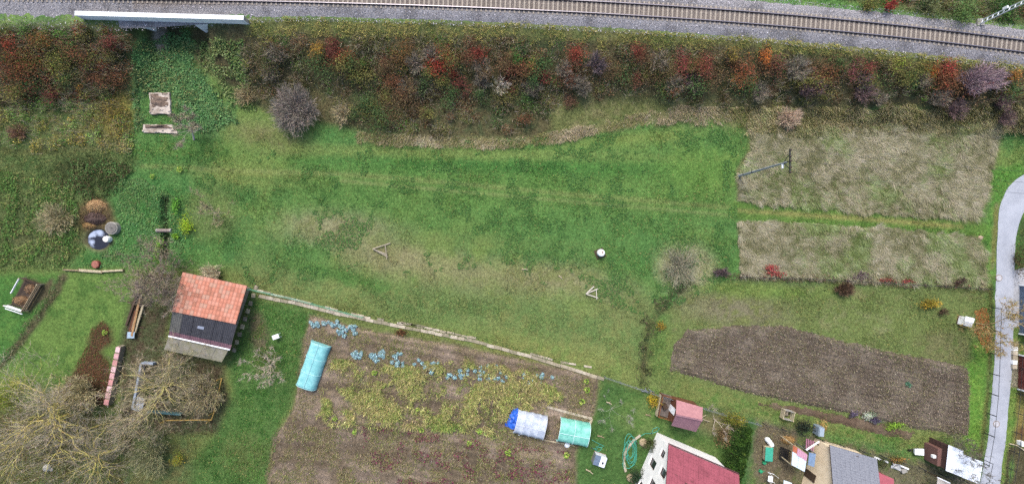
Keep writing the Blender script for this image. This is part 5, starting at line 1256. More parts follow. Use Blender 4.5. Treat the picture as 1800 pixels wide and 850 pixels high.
def shed():
    E, Rg = 1.9, 3.0
    NW, NE = at(322, 478, E), at(435, 502, E); SW, SE = at(303, 546, Rg), at(415, 568, Rg)      # eave, ridge of the tiled slope
    DW, DE = at(296, 590, 2.15), at(404, 614, 2.15)                                              # foot of the dark sheets
    LW, LE = at(288, 614, 1.6), at(390, 636, 1.6); TW, TE = at(297, 589, 1.98), at(403, 612, 1.98)
    ctr = at(360, 556); t = thing('tiled_shed', 'old shed with an orange tiled roof above dark sheets and mossy lean-to', 'shed', ctr)
    def fl(p, z=0.0): return Vector((p.x, p.y, z))
    def ins(p, k=.9): return fl(ctr).lerp(fl(p), k)
    base = [ins(LW), ins(LE), ins(NE), ins(NW)]
    def zroof(i): return [1.5, 1.5, E - .12, E - .12][i]
    mb = MB(); mb.hexa([p + Vector((0, 0, -.1)) for p in base], [p + Vector((0, 0, zroof(i))) for i, p in enumerate(base)]); mb.build('wall', STW, t)
    # gable infill under the ridge
    g1, g2 = ins(SW), ins(SE)
    mb = MB()
    for gpt, e, d in ((g1, ins(NW), ins(DW)), (g2, ins(NE), ins(DE))):
        inw = (fl(ctr) - gpt).normalized() * .25
        tri = [e + Vector((0, 0, E - .13)), gpt + Vector((0, 0, Rg - .16)), d + Vector((0, 0, 1.85)), fl(d, 1.45), fl(e, 1.45)]
        mb.hexa([p for p in tri], [p + inw for p in tri])
    mb.build('gable', STW, t)
    rf = MB(); rf.slab([SW, SE, NE, NW], .06); roof = rf.build('tiled_roof', WOODD, t)
    # single tiles: shared mesh, one object each
    cols, rows = 18, 9
    uu = (NE - NW) / cols; vv = (SW - NW) / rows; tilt = Vector((0, 0, .028))
    me_ = []
    for m in TILES:
        mb = MB(); w = uu.length * .97; l = vv.length * 1.12
        pr = [(-.5, 0.0), (-.36, .035), (-.15, .045), (.1, .012), (.34, .008), (.5, .03)]
        top = []; bot = []
        for y0, dz in ((0, .045), (1, .005)):
            for u_, z_ in pr:
                top.append(Vector((u_ * w, y0 * l, z_ + dz + .02))); bot.append(Vector((u_ * w, y0 * l, z_ + dz)))
        n = len(pr); f = []
        for i in range(n - 1):
            f.append((i, i + 1, n + i + 1, n + i)); f.append((2 * n + i, 3 * n + i, 3 * n + i + 1, 2 * n + i + 1)); f.append((i, 2 * n + i, 2 * n + i + 1, i + 1))
        mb.add(top + bot, f); me_.append(mb.mesh('tile', m))
    X = -uu.normalized(); Yv = vv.normalized(); Zv = X.cross(Yv).normalized(); Yv = Zv.cross(X)
    rot = Matrix((X, Yv, Zv)).transposed()
    shear = (SW - NW)
    for j in range(rows):
        for i in range(cols):
            p = lerp2(NW, NE, SE, SW, (i + .5) / cols, j / rows)
            k = int(RNG.choice(4, p=[.42, .3, .18, .1])) if not (i < 6 and RNG.random() < .35) else 2 + int(RNG.random() < .4)
            o = bpy.data.objects.new('tile', me_[k]); link(o, roof)
            e = (rot @ Matrix.Rotation(RNG.normal(0, .012), 3, 'Z')).to_euler()
            o.location = p + Zv * .006 - t.location; o.rotation_euler = e
    # dark sheets: six, then a mauve course, white flashing, the lean-to felt panels
    T0, T1 = SW.lerp(NW, -.02) - Vector((0, 0, .09)), SE.lerp(NE, -.02) - Vector((0, 0, .09))
    for i in range(6):
        a, b = i / 6, (i + 1) / 6 + .008
        A, B = T0.lerp(T1, a), T0.lerp(T1, b); C_, D = DW.lerp(DE, b), DW.lerp(DE, a)
        z = Vector((0, 0, .012 * (i % 2)))
        m5 = .8
        corrugated(A + z, B + z, B.lerp(C_, m5) + z, A.lerp(D, m5) + z, 6, .03).build('fibre_sheet', SHEET if i != 0 else M_('grey_fibre_sheet', '#6a6a66', .8, .3, 3), t)
        corrugated(A.lerp(D, m5 - .05) - Vector((0, 0, .04)), B.lerp(C_, m5 - .05) - Vector((0, 0, .04)), C_ - Vector((0, 0, .04)), D - Vector((0, 0, .04)), 6, .03).build('mauve_sheet', SHEETP, t)
    mb = MB(); mb.slab([T0.lerp(DW, .45).lerp(T1.lerp(DE, .45), k) + Vector((0, 0, .075)) for k in (.43,)] + [T0.lerp(DW, .45).lerp(T1.lerp(DE, .45), .53) + Vector((0, 0, .075)), T0.lerp(DW, .34).lerp(T1.lerp(DE, .34), .53) + Vector((0, 0, .075)), T0.lerp(DW, .34).lerp(T1.lerp(DE, .34), .43) + Vector((0, 0, .075))], .02); mb.build('roof_light', M_('grey_glass', '#8b93a3', .3, .1, 3), t)
    mb = MB(); mb.beam(DW + Vector((0, 0, -.02)), DE + Vector((0, 0, -.02)), .16, .1); mb.build('white_flashing', WHITE, t)
    for i in range(5):
        a, b = i / 5 + .002, (i + 1) / 5 - .002
        mb = MB(); mb.slab([LW.lerp(LE, a), LW.lerp(LE, b), TW.lerp(TE, b), TW.lerp(TE, a)], .06); mb.build('felt_panel', FELT, t)
    # rough stone courses showing along the right wall
    for k in range(9):
        p = ins(NE, .98).lerp(ins(LE, .98), (k + .4) / 9.4) + Vector((.3, 0.05, 0)); mb = MB(); mb.box(p + Vector((0, 0, .04)), (.55, .62, .16), rz=-.27 + RNG.normal(0, .12)); mb.build('stone_block', WOODL if k % 2 else STW, t, bevel=.05)
shed()

# ---- things in the wild corner
def simple(name, label, cat, loc, parts, rz=0, group=None):
    t = thing(name, label, cat, loc, rz, group)
    for nm, mb, mat in parts: mb.build(nm, mat, t, bevel=.012)
    return t
c = on(202, 401)
simple('concrete_well_ring', 'round grey concrete well with a lid beside the pond', 'well', c, [('ring', MB().lathe([(.84, -.2), (.84, .55), (.72, .55)], c, 26), CONC2), ('lid', MB().lathe([(.7, .552), (.7, .62), (.3, .64)], c, 26), M_('mottled_lid', '#77746f', .9, .35, 3, '#5c5a58')), ('lid_handle', MB().box(c + Vector((.15, 0, .67)), (.22, .08, .05)), DARKM)])
c = on(193, 420)
simple('white_barrel', 'small white barrel standing at the edge of the pond', 'barrel', c, [('drum', MB().lathe([(.36, -.25), (.42, .1), (.42, .45), (.36, .6)], c, 18), WHITE), ('rim', MB().lathe([(.375, .56), (.4, .62), (.3, .63)], c, 18), M_('offwhite_plastic', '#d5d3cc', .5, .1, 3))])
c = on(172, 464)
simple('red_barrel_lid', 'rusty red round tub in the grass above the timber beams', 'tub', c, [('drum', MB().lathe([(.5, -.1), (.52, .4), (.45, .41)], c, 18), M_('rust_red', '#8a4f42', .8, .3, 4)), ('lid', MB().lathe([(.44, .405), (.44, .42), (.1, .44)], c, 18), M_('rust_red_lid', '#a0675a', .8, .3, 4))])
# rubble: broken slab pile and pale slab
LIME = M_('chalky_concrete', '#b8aea4', .9, .35, 1.1, '#7a6c5e'); MUD = M_('muddy_rubble', '#7a6a5e', .95, .4, 4, '#5c4e44')
def worn_slab(name, label, corners, z, dirt, sd, chunks):
    """one worn slab with a ragged outline, a soil crust over part of it and loose chunks"""
    rg = random.Random(sd); P = [on(*p) for p in corners]; c = sum(P, Vector()) / 4; nn = 9
    t = thing(name, label, 'rubble', Vector((c.x, c.y, c.z)))
    rim = []
    for k in range(4):
        for i in range(nn):
            p = P[k].lerp(P[(k + 1) % 4], i / nn); rim.append(p + (c - p).normalized() * rg.uniform(0, .16) + Vector((0, 0, z)))
    MB().slab(rim[::-1], z + .2).build('slab', LIME, t, bevel=.03)
    n = 12; vs_ = []
    for j in range(n + 1):
        for i in range(n + 1):
            u, v = i / n, j / n
            p = lerp2(P[0], P[1], P[2], P[3], .04 + .92 * u, .03 + dirt * v)
            e = min(u, 1 - u, v, 1 - v)
            vs_.append(p + Vector((0, 0, z + (.02 + .28 * min(1, e * 3) * float(vnoise(i * .6, j * .6, sd)) - (.12 if e < .01 or vnoise(i * .45, j * .45, sd + 3) < .32 else 0)))))
    MB().add(vs_, [(j * (n + 1) + i, j * (n + 1) + i + 1, (j + 1) * (n + 1) + i + 1, (j + 1) * (n + 1) + i) for j in range(n) for i in range(n)]).build('soil_crust', MUD, t)
    for k in range(chunks):
        q = lerp2(P[0], P[1], P[2], P[3], rg.random(), rg.uniform(.6, 1.05))
        MB().lathe([(.12, -.05), (.17, .06), (.08, .16)], q + Vector((0, 0, z * .8)), 7).build('chunk', LIME, t, bevel=.02)
worn_slab('rubble_pile', 'worn concrete slab half covered in soil below the bridge', [(264, 164), (301, 163), (304, 202), (266, 203)], .3, .68, 4, 7)
worn_slab('pale_slab', 'flat pale broken slab below the soil covered one', [(252, 219), (306, 219), (315, 236), (253, 234)], .2, .45, 9, 5)
def heap(name, label, px, py, rx, ry, h, cols, n, cat):
    b = on(px, py); t = thing(name, label, cat, b)
    mb = MB(); k = 18; rg = random.Random(px)
    prof = [(1, -.12), (.8, .35), (.5, .75), (.2, .97)]
    vs_ = []
    for r, z in prof:
        for i in range(k):
            a = 2 * math.pi * i / k; w = 1 + rg.uniform(-.12, .12)
            vs_.append((b.x + math.cos(a) * r * w * rx * MPP, b.y + math.sin(a) * r * w * ry * MPP, b.z + h * z * (1 + rg.uniform(-.1, .1))))
    f = [(j * k + i, j * k + (i + 1) % k, (j + 1) * k + (i + 1) % k, (j + 1) * k + i) for j in range(3) for i in range(k)] + [tuple(range(3 * k, 4 * k))]
    mb.add(vs_, f); mb.build('mound', M_(name + '_stuff', cols[0], .95, .4, 4, cols[1]), t)
    n = int(n * 1.5); a = RNG.uniform(0, 6.28, n); r = np.sqrt(RNG.random(n)) * RNG.uniform(.8, 1.35, n); c = np.stack([b.x + np.cos(a) * r * rx * MPP, b.y + np.sin(a) * r * ry * MPP, b.z + np.maximum(.03, h * (1 - .9 * r ** 2))], -1)
    tag(soup('clippings', leafq(c, RNG.uniform(.1, .25, n), .5, .3), jit(pal(cols, RNG.integers(0, len(cols), n)), .25), VEG, t, origin=b_np(b)), kind='stuff')
heap('straw_heap', 'tan straw heap above the pond', 170, 362, 17, 12, .6, ['#a08460', '#84684a', '#b39a74'], 500, 'heap')
heap('rotting_heap', 'dark rotting leaf heap between straw heap and pond', 168, 384, 20, 12, .5, ['#4a3c38', '#5c4c46', '#3a302c'], 500, 'heap')
heap('straw_heap', 'small light straw heap at the upper rim of pond', 158, 396, 12, 6, .35, ['#9c8058', '#80663f', '#6c5a44'], 240, 'heap')
# ditch with pipe
c = at(290, 405); t = thing('drain_pipe', 'short concrete pipe lying across the dark ditch', 'pipe', c)
MB().tube([c + Vector((-.95, 0, .08)), c + Vector((.95, 0, .08))], .24, 14).build('pipe', M_('pipe_concrete', '#8c7f7a', .85, .25, 3), t)
for s in (-1, 1): MB().tube([c + Vector((s * .86, 0, .08)), c + Vector((s * 1.0, 0, .08))], .28, 14).build('collar', CONC2, t)
# timber beams lying along the garden edge
for (p, q, w, m, lab) in [((113, 474), (140, 475), .18, WOOD, 'thin leftmost timber of the row at the top of left lawn'), ((140, 474.5), (180, 477.5), .34, WOODL, 'thick middle timber of the row at the top of left lawn'), ((180, 476.5), (217, 474.5), .26, WOODL, 'right timber of the row at the top of left lawn')]:
    a, b = at(*p, .15), at(*q, .15); t = thing('timber_beam', lab, 'timber', at((p[0] + q[0]) / 2, (p[1] + q[1]) / 2), 0, 'timbers along the lawn')
    mb = MB(); mb.beam(a, b, w, .28); mb.build('log', m, t, bevel=.03)
    d = (b - a).normalized()
    for e, s in ((a, -1), (b, 1)): mb = MB(); mb.beam(e + d * s * .0, e + d * s * .06, w * 1.15, .32); mb.build('end_cleat', WOOD, t)
# compost box: frame of rails on posts, filled
def compost():
    C4 = [at(46, 488), at(77, 499), at(50, 545), at(20, 535)]; ctr = sum(C4, Vector()) / 4
    t = thing('compost_box', 'open compost box with white rails in the left garden', 'compost box', ctr)
    for p in C4: mb = MB(); mb.box(p + Vector((0, 0, .42)), (.14, .14, 1.0)); mb.build('post', WOODL, t)
    for (i, j, m, hs, w) in ((0, 1, WOODD, (.3, .6), .06), (1, 2, WOOD, (.3, .55, .8), .09), (2, 3, WHITE, (.55, .85), .1), (3, 0, WHITE, (.82,), .08)):
        for z in hs:
            a, b = C4[i].copy(), C4[j].copy()
            if (i, j) == (3, 0): a = a.lerp(b, .45)
            mb = MB(); mb.beam(a + Vector((0, 0, z)), b + Vector((0, 0, z)), w, .16); mb.build('rail', m, t)
    a, b = C4[2] + (C4[3] - C4[0]) * .12, C4[3] + (C4[3] - C4[0]) * .12
    mb = MB(); mb.beam(a + Vector((0, 0, .5)), b + Vector((0, 0, .5)), .09, .1); mb.build('front_rail', WHITE, t)
    mb = MB(); mb.slab([(p.lerp(ctr, .06) + Vector((0, 0, .12))) for p in C4[::-1]], .2); mb.build('soil_fill', M_('dark_compost', '#4a3e34', .95, .4, 4, '#332b25'), t)
compost()
heap('compost_heap', 'upper brown compost heap inside the white railed box', 56, 507, 12, 10, .5, ['#7d6650', '#5c4838', '#94795c'], 300, 'heap')
heap('compost_heap', 'lower brown compost heap inside the white railed box', 40, 527, 15, 9, .5, ['#84694e', '#66503c', '#9c8060'], 350, 'heap')
# long low pink wall, timber pile, metal sheet, frame edges in the yard
def strip_wall(name, label, cat, pts, w, h, mat, capm, n):
    P = [at(*p) for p in pts]; t = thing(name, label, cat, P[len(P) // 2])
    seg = []
    for a, b in zip(P[:-1], P[1:]): seg.append((a, b))
    for a, b in seg:
        mb = MB(); mb.beam(a + Vector((0, 0, h / 2 - .06)), b + Vector((0, 0, h / 2 - .06)), w * .8, h); mb.build('wall', mat, t)
        for i in range(n):
            p, q = a.lerp(b, i / n + .012), a.lerp(b, (i + 1) / n - .012)
            mb = MB(); mb.beam(p + Vector((0, 0, h)), q + Vector((0, 0, h)), w * RNG.uniform(.94, 1.03), .11); mb.build('coping', capm[i % len(capm)], t, bevel=.01)
    return t
PK = [M_('pink_coping_' + k, a, .8, .2, 3) for k, a in (('light', '#cfaeb0'), ('mid', '#c49a9c'), ('rose', '#b88584'))]
strip_wall('pink_wall', 'long narrow pink capped wall between left lawn and yard', 'wall', [(218, 606), (196, 708)], .62, .8, STW, PK, 9)
def timbers():
    t = thing('timber_pile', 'pile of long dark and tan planks along the yard edge', 'timber', at(238, 552))
    for i, (p, q, m, z) in enumerate([((244, 515), (226, 578), WOODD, .2), ((249, 518), (230, 580), WOOD, .2), ((240, 520), (222, 572), WOODD, .38), ((252, 535), (237, 585), WOODL, .3), ((246, 525), (232, 590), M_('tan_plank', '#a8845c', .85, .3, 3), .46), ((238, 545), (226, 592), WOODR, .2)]):
        mb = MB(); mb.beam(at(*p, z), at(*q, z), .26, .14); mb.build('plank', m, t)
    for z, y in ((.06, 530), (.06, 570)):
        mb = MB(); mb.beam(at(224, y, z), at(254, y + 6, z), .14, .12); mb.build('bearer', WOODD, t)
timbers()
c = at(230, 588); t = thing('metal_sheet', 'small light blue metal sheet at the end of plank pile', 'metal sheet', c)
corrugated(at(224, 583, .5), at(237, 583, .5), at(236, 594, .45), at(223, 594, .45), 5, .02).build('sheet', M_('light_blue_metal', '#a3b8c8', .5, .15, 3), t)
mb = MB(); mb.box(c + Vector((0, 0, .2)), (.5, .4, .44)); mb.build('support_block', WOODD, t)
def cold_frame():
    t = thing('cold_frame', 'grey edged cold frame under the lichen yellow tree', 'cold frame', at(255, 680))
    G = M_('grey_blue_board', '#8f9bab', .7, .2, 3)
    for p, q, w in (((252, 637), (272, 638), .28), ((251, 637), (236, 716), .3), ((236, 716), (248, 720), .2)):
        mb = MB(); mb.beam(at(*p, .3), at(*q, .3), w, .6); mb.build('edge_board', G, t)
    mb = MB(); mb.slab([at(238, 715, .42), at(250, 718, .42), at(256, 700, .42), at(241, 697, .42)], .06); mb.build('lid', M_('grey_blue_lid', '#a5adb8', .6, .15, 3), t)
cold_frame()
def rail_frame():
    t = thing('yellow_rail_fence', 'low yellow wooden rails around the yard corner', 'fence', at(375, 735))
    YW = M_('yellow_wood', '#a88a4a', .85, .25, 3)
    pts = [(292, 738), (372, 737), (376, 724), (390, 664)]
    for p, q in zip(pts[:-1], pts[1:]): mb = MB(); mb.beam(at(*p, .75), at(*q, .75), .1, .12); mb.build('rail', YW, t)
    for p in pts: mb = MB(); mb.beam(at(*p, -.1), at(*p, -.1) + Vector((0, 0, 1.0)), .12, .12); mb.build('post', YW, t)
    mb = MB(); mb.beam(at(262, 722, .35), at(320, 727, .35), .22, .5); mb.build('teal_board', M_('teal_board', '#4a6c70', .8, .3, 3), t)
rail_frame()
c = at(85, 820); t = thing('white_stone', 'pale rounded stone under the large bare tree', 'stone', c)
mb = MB(); mb.lathe([(.45, -.1), (.52, .15), (.42, .38), (.18, .5)], c, 9); mb.build('boulder', M_('white_rock', '#b3b1a6', .9, .2, 4), t, bevel=.05)
mb = MB(); mb.lathe([(.2, -.08), (.24, .1), (.1, .22)], c + Vector((.5, -.3, 0)), 8); mb.build('chip', M_('white_rock_chip', '#a39f94', .9, .2, 4), t)
# white little table on the green strip
c = at(489.5, 589.5); t = thing('garden_table', 'small white table on the green strip left of the vegetable plot', 'table', c, .35)
mb = MB(); mb.box(c + Vector((0, 0, .7)), (.9, .58, .04), rz=.35); mb.build('table_top', WHITE, t, bevel=.01)
for sx in (-1, 1):
    for sy in (-1, 1):
        p = c + Matrix.Rotation(.35, 3, 'Z') @ Vector((sx * .38, sy * .22, 0)); mb = MB(); mb.beam(p + Vector((0, 0, -.02)), p + Vector((0, 0, .68)), .05, .05); mb.build('leg', WHITE, t)

# ---- garden path edging: slabs along the plot, with a second broken line
def edging(label, pts, w, L, mats, gap=.03, z=.12, skip=0.0, name='path_edging'):
    P = [at(*p) for p in pts]; t = thing(name, label, 'path', P[len(P) // 2])
    for a, b in zip(P[:-1], P[1:]):
        n = max(1, int((b - a).length / L))
        for i in range(n):
            if RNG.random() < skip: continue
            p, q = a.lerp(b, i / n), a.lerp(b, (i + 1) / n); d = (q - p).normalized() * gap / 2
            s = Vector((-d.y, d.x, 0)).normalized() * RNG.normal(0, .03)
            mb = MB(); mb.beam(p + d + s + Vector((0, 0, z / 2 - .04)), q - d + s + Vector((0, 0, z / 2 - .04)), w * RNG.uniform(.9, 1.1), z + .08); mb.build('slab', mats[RNG.integers(len(mats))], t, bevel=.012)
    return t
PS = [M_('path_slab_' + k, a, .9, .3, 2, b) for k, a, b in (('light', '#b5ad9b', '#94897a'), ('mid', '#a39a86', '#857c6a'), ('dull', '#8f8774', '#75705c'))]
edging('long pale slab edging along the top of the vegetable plot', [(455, 520), (520, 532), (600, 552), (700, 572), (830, 598), (960, 634), (1062, 666)], .42, 1.0, PS)
edging('broken upper line of pale slabs beside the long edging', [(452, 510), (560, 536), (640, 556), (745, 574)], .3, .9, PS, skip=.35, z=.1)
edging('short upper line of pale slabs near the right end of edging', [(705, 566), (760, 578), (850, 596)], .26, .9, PS, skip=.25, z=.1)
edging('last short line of pale slabs above the lawn corner', [(932, 620), (985, 636), (1040, 645)], .26, .9, PS, skip=.3, z=.1)
edging('wooden kerb boards framing the two tunnels', [(962, 713), (1040, 734), (1036, 745)], .3, 2.0, [WOODL, PS[0]], z=.25)
edging('narrow wooden kerb below the two tunnels', [(897, 757), (960, 772), (1010, 782)], .18, 1.6, [WOODL, PS[1]], z=.2)
edging('grey kerb between the blue sheet and wooden frame', [(958, 718), (961, 732)], .4, 1.0, [PS[2]], z=.2)

# ---- fences: posts and wires
def fence(label, pts, h, step, mat, wires, wr=.012, pw=.07, group='wire fences', rail=False):
    P = [at(*p) for p in pts]; t = thing('wire_fence', label, 'fence', P[0].lerp(P[-1], .5), 0, group)
    tops = []
    for k, (a, b) in enumerate(zip(P[:-1], P[1:])):
        n = max(1, int(round((b - a).length / step)))
        for i in range(n + (k == len(P) - 2)):
            tops.append(a.lerp(b, i / n))
    for p in tops: mb = MB(); mb.beam(p + Vector((0, 0, -.1)), p + Vector((RNG.normal(0, .02), RNG.normal(0, .02), h)), pw, pw); mb.build('post', mat, t)
    for w in wires:
        mb = MB(); mb.tube([p + Vector((0, 0, h * w)) for p in tops], wr, 5); mb.build('rail' if rail else 'wire', mat, t)
    return t
GRNW = M_('green_coated_wire', '#5f9a80', .5, .1, 4)
fence('green wire fence from the shed corner along the garden edge', [(438, 506), (520, 524), (640, 556)], 1.0, 2.6, GRNW, (.5, .97), .03)
fence('grey wire fence between meadow and right garden lawn', [(1062, 660), (1145, 688), (1240, 716), (1330, 742)], 1.1, 2.4, GREYM, (.5, .97), .022)
fence('thin dark fence along the foot of the lower dry plot', [(1300, 486), (1420, 489), (1560, 497), (1735, 507)], 1.1, 3.0, DARKM, (.5, .97), .016)
fence('dark post and rail fence along the left side of the road', [(1743, 540), (1741, 620), (1738, 690), (1731, 760), (1722, 810)], 1.2, 2.9, DARKM, (.98,), .025, .09)
fence('dark pipe gate frame beside the white roofed shed', [(1727, 806), (1718, 850), (1712, 880)], 1.3, 2.6, DARKM, (.98,), .025, .06, rail=True)
fence('dark wire fence behind the houses at the lower right', [(1340, 742), (1440, 770), (1545, 798), (1650, 830), (1730, 852)], 1.1, 2.8, DARKM, (.5, .97), .018)
fence('dark fence on the right side of the road', [(1790, 600), (1785, 690), (1774, 790), (1764, 850)], 1.2, 2.9, DARKM, (.5, .98), .025)

# ---- meadow objects
c = at(1055, 444); t = thing('white_tank', 'squat white plastic tank standing alone in the meadow', 'tank', c)
MB().lathe([(.42, -.05), (.48, .2), (.48, .75), (.42, .92), (.25, .98)], c, 22).build('body', WHITE, t, smooth_=False)
for z in (.3, .55): MB().lathe([(.49, z), (.5, z + .03), (.49, z + .06)], c, 22).build('rib', M_('tank_rib', '#c3c5c4', .6, .1, 3), t)
MB().lathe([(.14, .97), (.14, 1.05), (.05, 1.06)], c + Vector((.1, .12, 0)), 14).build('cap', M_('pink_cap', '#a8897d', .6, .1, 3), t)
MB().box(c + Vector((-.05, -.1, -.0)), (1.3, 1.3, .1), rz=.4).build('plank_base', WOODD, t)
def aframe(label, apex, ends, bar, mat):
    t = thing('wooden_trestle', label, 'trestle', at(*apex), 0, 'trestles lying in the meadow')
    for i, e in enumerate(ends):
        mb = MB(); mb.beam(at(*apex, .25 + .1 * i), at(*e, .12), .13, .1); mb.build('leg', mat, t)
    mb = MB(); mb.beam(at(*bar[0], .33), at(*bar[1], .33), .08, .08); mb.build('crossbar', mat, t)
aframe('grey wooden trestle lying on the bare patch of meadow', (655, 437), [(686, 427), (682, 451), (681, 447)], ((677, 430), (680, 455)), M_('grey_pole_wood', '#a39a88', .85, .2, 3))
aframe('pale wooden trestle lying below the white tank', (1030, 516), [(1051, 507), (1044, 503), (1051, 523)], ((1048, 507), (1049, 526)), M_('pale_pole_wood', '#c2bcb0', .85, .15, 3))
for p, q, lab in [((917, 473), (928, 474), 'short pale stick in the middle of meadow'), ((982, 484), (988, 490), 'bent grey stick left of the pale trestle'), ((1066, 706), (1075, 710), 'pale stump log on the right lawn'), ((1050, 765), (1062, 769), 'tan stick beside the teal tunnel'), ((1030, 824), (1042, 832), 'white plank lying below the water box'), ((1135, 728), (1144, 731), 'thin stick on lawn left of the summerhouse')]:
    t = thing('stick', lab, 'stick', at((p[0] + q[0]) / 2, (p[1] + q[1]) / 2), 0, 'loose sticks')
    a, b = at(*p, .09), at(*q, .12); m_ = a.lerp(b, .55) + Vector((.05, .06, .02))
    MB().tube([a, m_, b], [.09, .075, .05], 7).build('stem', WOODL if 'pale' in lab or 'white' in lab else WOOD, t)
    MB().tube([m_, m_ + Vector((.12, .3, .05))], [.04, .015], 5).build('side_branch', WOOD, t)
c = at(1722, 418); t = thing('pale_stone', 'small pale stone at the end of the mown path', 'stone', c)
MB().lathe([(.3, -.05), (.36, .08), (.2, .22)], c, 8).build('boulder', M_('tan_stone', '#a3907c', .9, .2, 4), t, bevel=.04)
MB().lathe([(.12, -.03), (.14, .05), (.06, .12)], c + Vector((.35, .1, 0)), 7).build('chip', M_('tan_stone_chip', '#94846f', .9, .2, 4), t)

# ---- tunnels
def tunnel(label, a, b, w, h, film, hoops, hoopm, open_a=False, sag=.05, ends=True, wall=0.0):
    A, B = at(*a), at(*b); ax = (B - A).normalized(); s = Vector((-ax.y, ax.x, 0)); L = (B - A).length
    t = thing('tunnel_greenhouse', label, 'greenhouse', A.lerp(B, .5))
    def pt(u, th, k=1.0):
        cx, sx = math.cos(th), math.sin(th)
        e = 2 / 3.0
        return A + ax * (u * L) + s * (math.copysign(abs(cx) ** e, cx) * w / 2 * k) + Vector((0, 0, wall + (max(sx, 0) ** e) * h * k if sx > 1e-6 else (wall if wall else 0)))
    nu, nt_ = 24, 18; vs_ = []
    for i in range(nu + 1):
        u = i / nu; k = 1 - sag * math.sin(math.pi * ((u * (hoops - 1)) % 1)) ** 2 - .012 * RNG.random()
        for j in range(nt_ + 1): vs_.append(pt(u, math.pi * j / nt_, k) + Vector((0, 0, RNG.normal(0, .008))))
    f = [(i * (nt_ + 1) + j, (i + 1) * (nt_ + 1) + j, (i + 1) * (nt_ + 1) + j + 1, i * (nt_ + 1) + j + 1) for i in range(nu) for j in range(nt_)]
    mb = MB(); mb.add(vs_, f); o = mb.build('cover', film, t, smooth_=True)
    sol = o.modifiers.new('thick', 'SOLIDIFY'); sol.thickness = .02; sol.offset = -1
    for i in range(hoops):
        MB().tube([pt(i / (hoops - 1), math.pi * j / 14, 1.012) for j in range(15)], .028, 6).build('hoop', hoopm, t)
    for u, op in ((0, open_a), (1, False)):
        if op: continue
        mb = MB(); ring = [pt(u, math.pi * j / nt_, .985) + ax * (.01 if u == 0 else -.01) for j in range(nt_ + 1)]
        mb.add(ring, [tuple(range(nt_ + 1))]); mb.build('end_sheet', film, t)
    MB().beam(A.lerp(B, .0) + Vector((0, 0, wall + h * 1.02)), B + Vector((0, 0, wall + h * 1.02)), .04, .04).build('ridge_pole', hoopm, t)
    for sgn in (-1, 1): MB().beam(A + s * sgn * w / 2 + Vector((0, 0, .05)), B + s * sgn * w / 2 + Vector((0, 0, .05)), .1, .12).build('base_board', WOOD, t)
    return t, pt
def film_mat(name, hx, hx2, rough=.4):
    m = M_(name, hx, rough, .18, 1.5, hx2, bump=.25, bscale=5, spec=.4, stretch=(1, 1, 1))
    return m
TEAL1 = film_mat('turquoise_film', '#86bfc2', '#66a6aa'); TEAL2 = film_mat('teal_film', '#7fc0b2', '#5aa194'); CLR = film_mat('milky_film', '#b6bfcc', '#8f99ab'); RIBM = M_('white_hoop', '#c3e0e4', .5, .05, 3)
tunnel('turquoise sheeted low tunnel in the vegetable plot', (541, 677), (567, 602), 2.75, 1.2, TEAL1, 4, M_('turquoise_hoop', '#a3d2d8', .5, .1, 3), sag=.025)
tunnel('milky white film tunnel with blue sheet at its end', (907, 736), (957, 748), 3.1, 1.7, CLR, 5, M_('grey_hoop', '#c9ced6', .5, .05, 3), open_a=True, sag=.03)
t, pt = tunnel('teal sheeted tunnel with an open left end', (981, 750), (1032, 760), 3.1, 1.75, TEAL2, 3, RIBM, open_a=True, sag=.02)
# crumpled blue sheet
def tarp():
    c = at(903, 737); t = thing('blue_tarp', 'crumpled bright blue tarpaulin at the end of the white tunnel', 'tarpaulin', c)
    n = 14; vs_ = []
    O = [at(903, 713), at(918, 720), at(912, 758), at(886, 746)]
    for j in range(n + 1):
        for i in range(n + 1):
            p = lerp2(*O, i / n, j / n)
            zz = .15 + .75 * (i / n) * math.sin(math.pi * min(1, .15 + .8 * j / n)) + .22 * (float(vnoise(i * .7, j * .7, 4)) - .4)
            vs_.append(p + Vector((.2 * (float(vnoise(i * .5, j * .5, 9)) - .5), .2 * (float(vnoise(i * .5, j * .5, 19)) - .5), max(.04, zz))))
    f = [(j * (n + 1) + i, j * (n + 1) + i + 1, (j + 1) * (n + 1) + i + 1, (j + 1) * (n + 1) + i) for j in range(n) for i in range(n)]
    mb = MB(); mb.add(vs_, f); o = mb.build('sheet', M_('blue_tarp', '#2a63c8', .45, .15, 3, '#1f4ba8', spec=.4), t); s = o.modifiers.new('thick', 'SOLIDIFY'); s.thickness = .015
    for p in ((902, 717), (912, 763)):
        q = at(*p); MB().lathe([(.12, -.02), (.15, .1), (.08, .2)], q, 9).build('weight_stone', WHITE, t)
tarp()
c = at(997, 780); t = thing('white_bag', 'crumpled white bag beside the lower edge of teal tunnel', 'bag', c)
mb = MB(); mb.lathe([(.4, -.02), (.46, .12), (.3, .3), (.08, .34)], c, 9); mb.build('sack', WHITE, t, bevel=.04)
MB().lathe([(.2, -.02), (.24, .08), (.08, .18)], c + Vector((.45, .05, 0)), 8).build('loose_corner', WHITE, t)
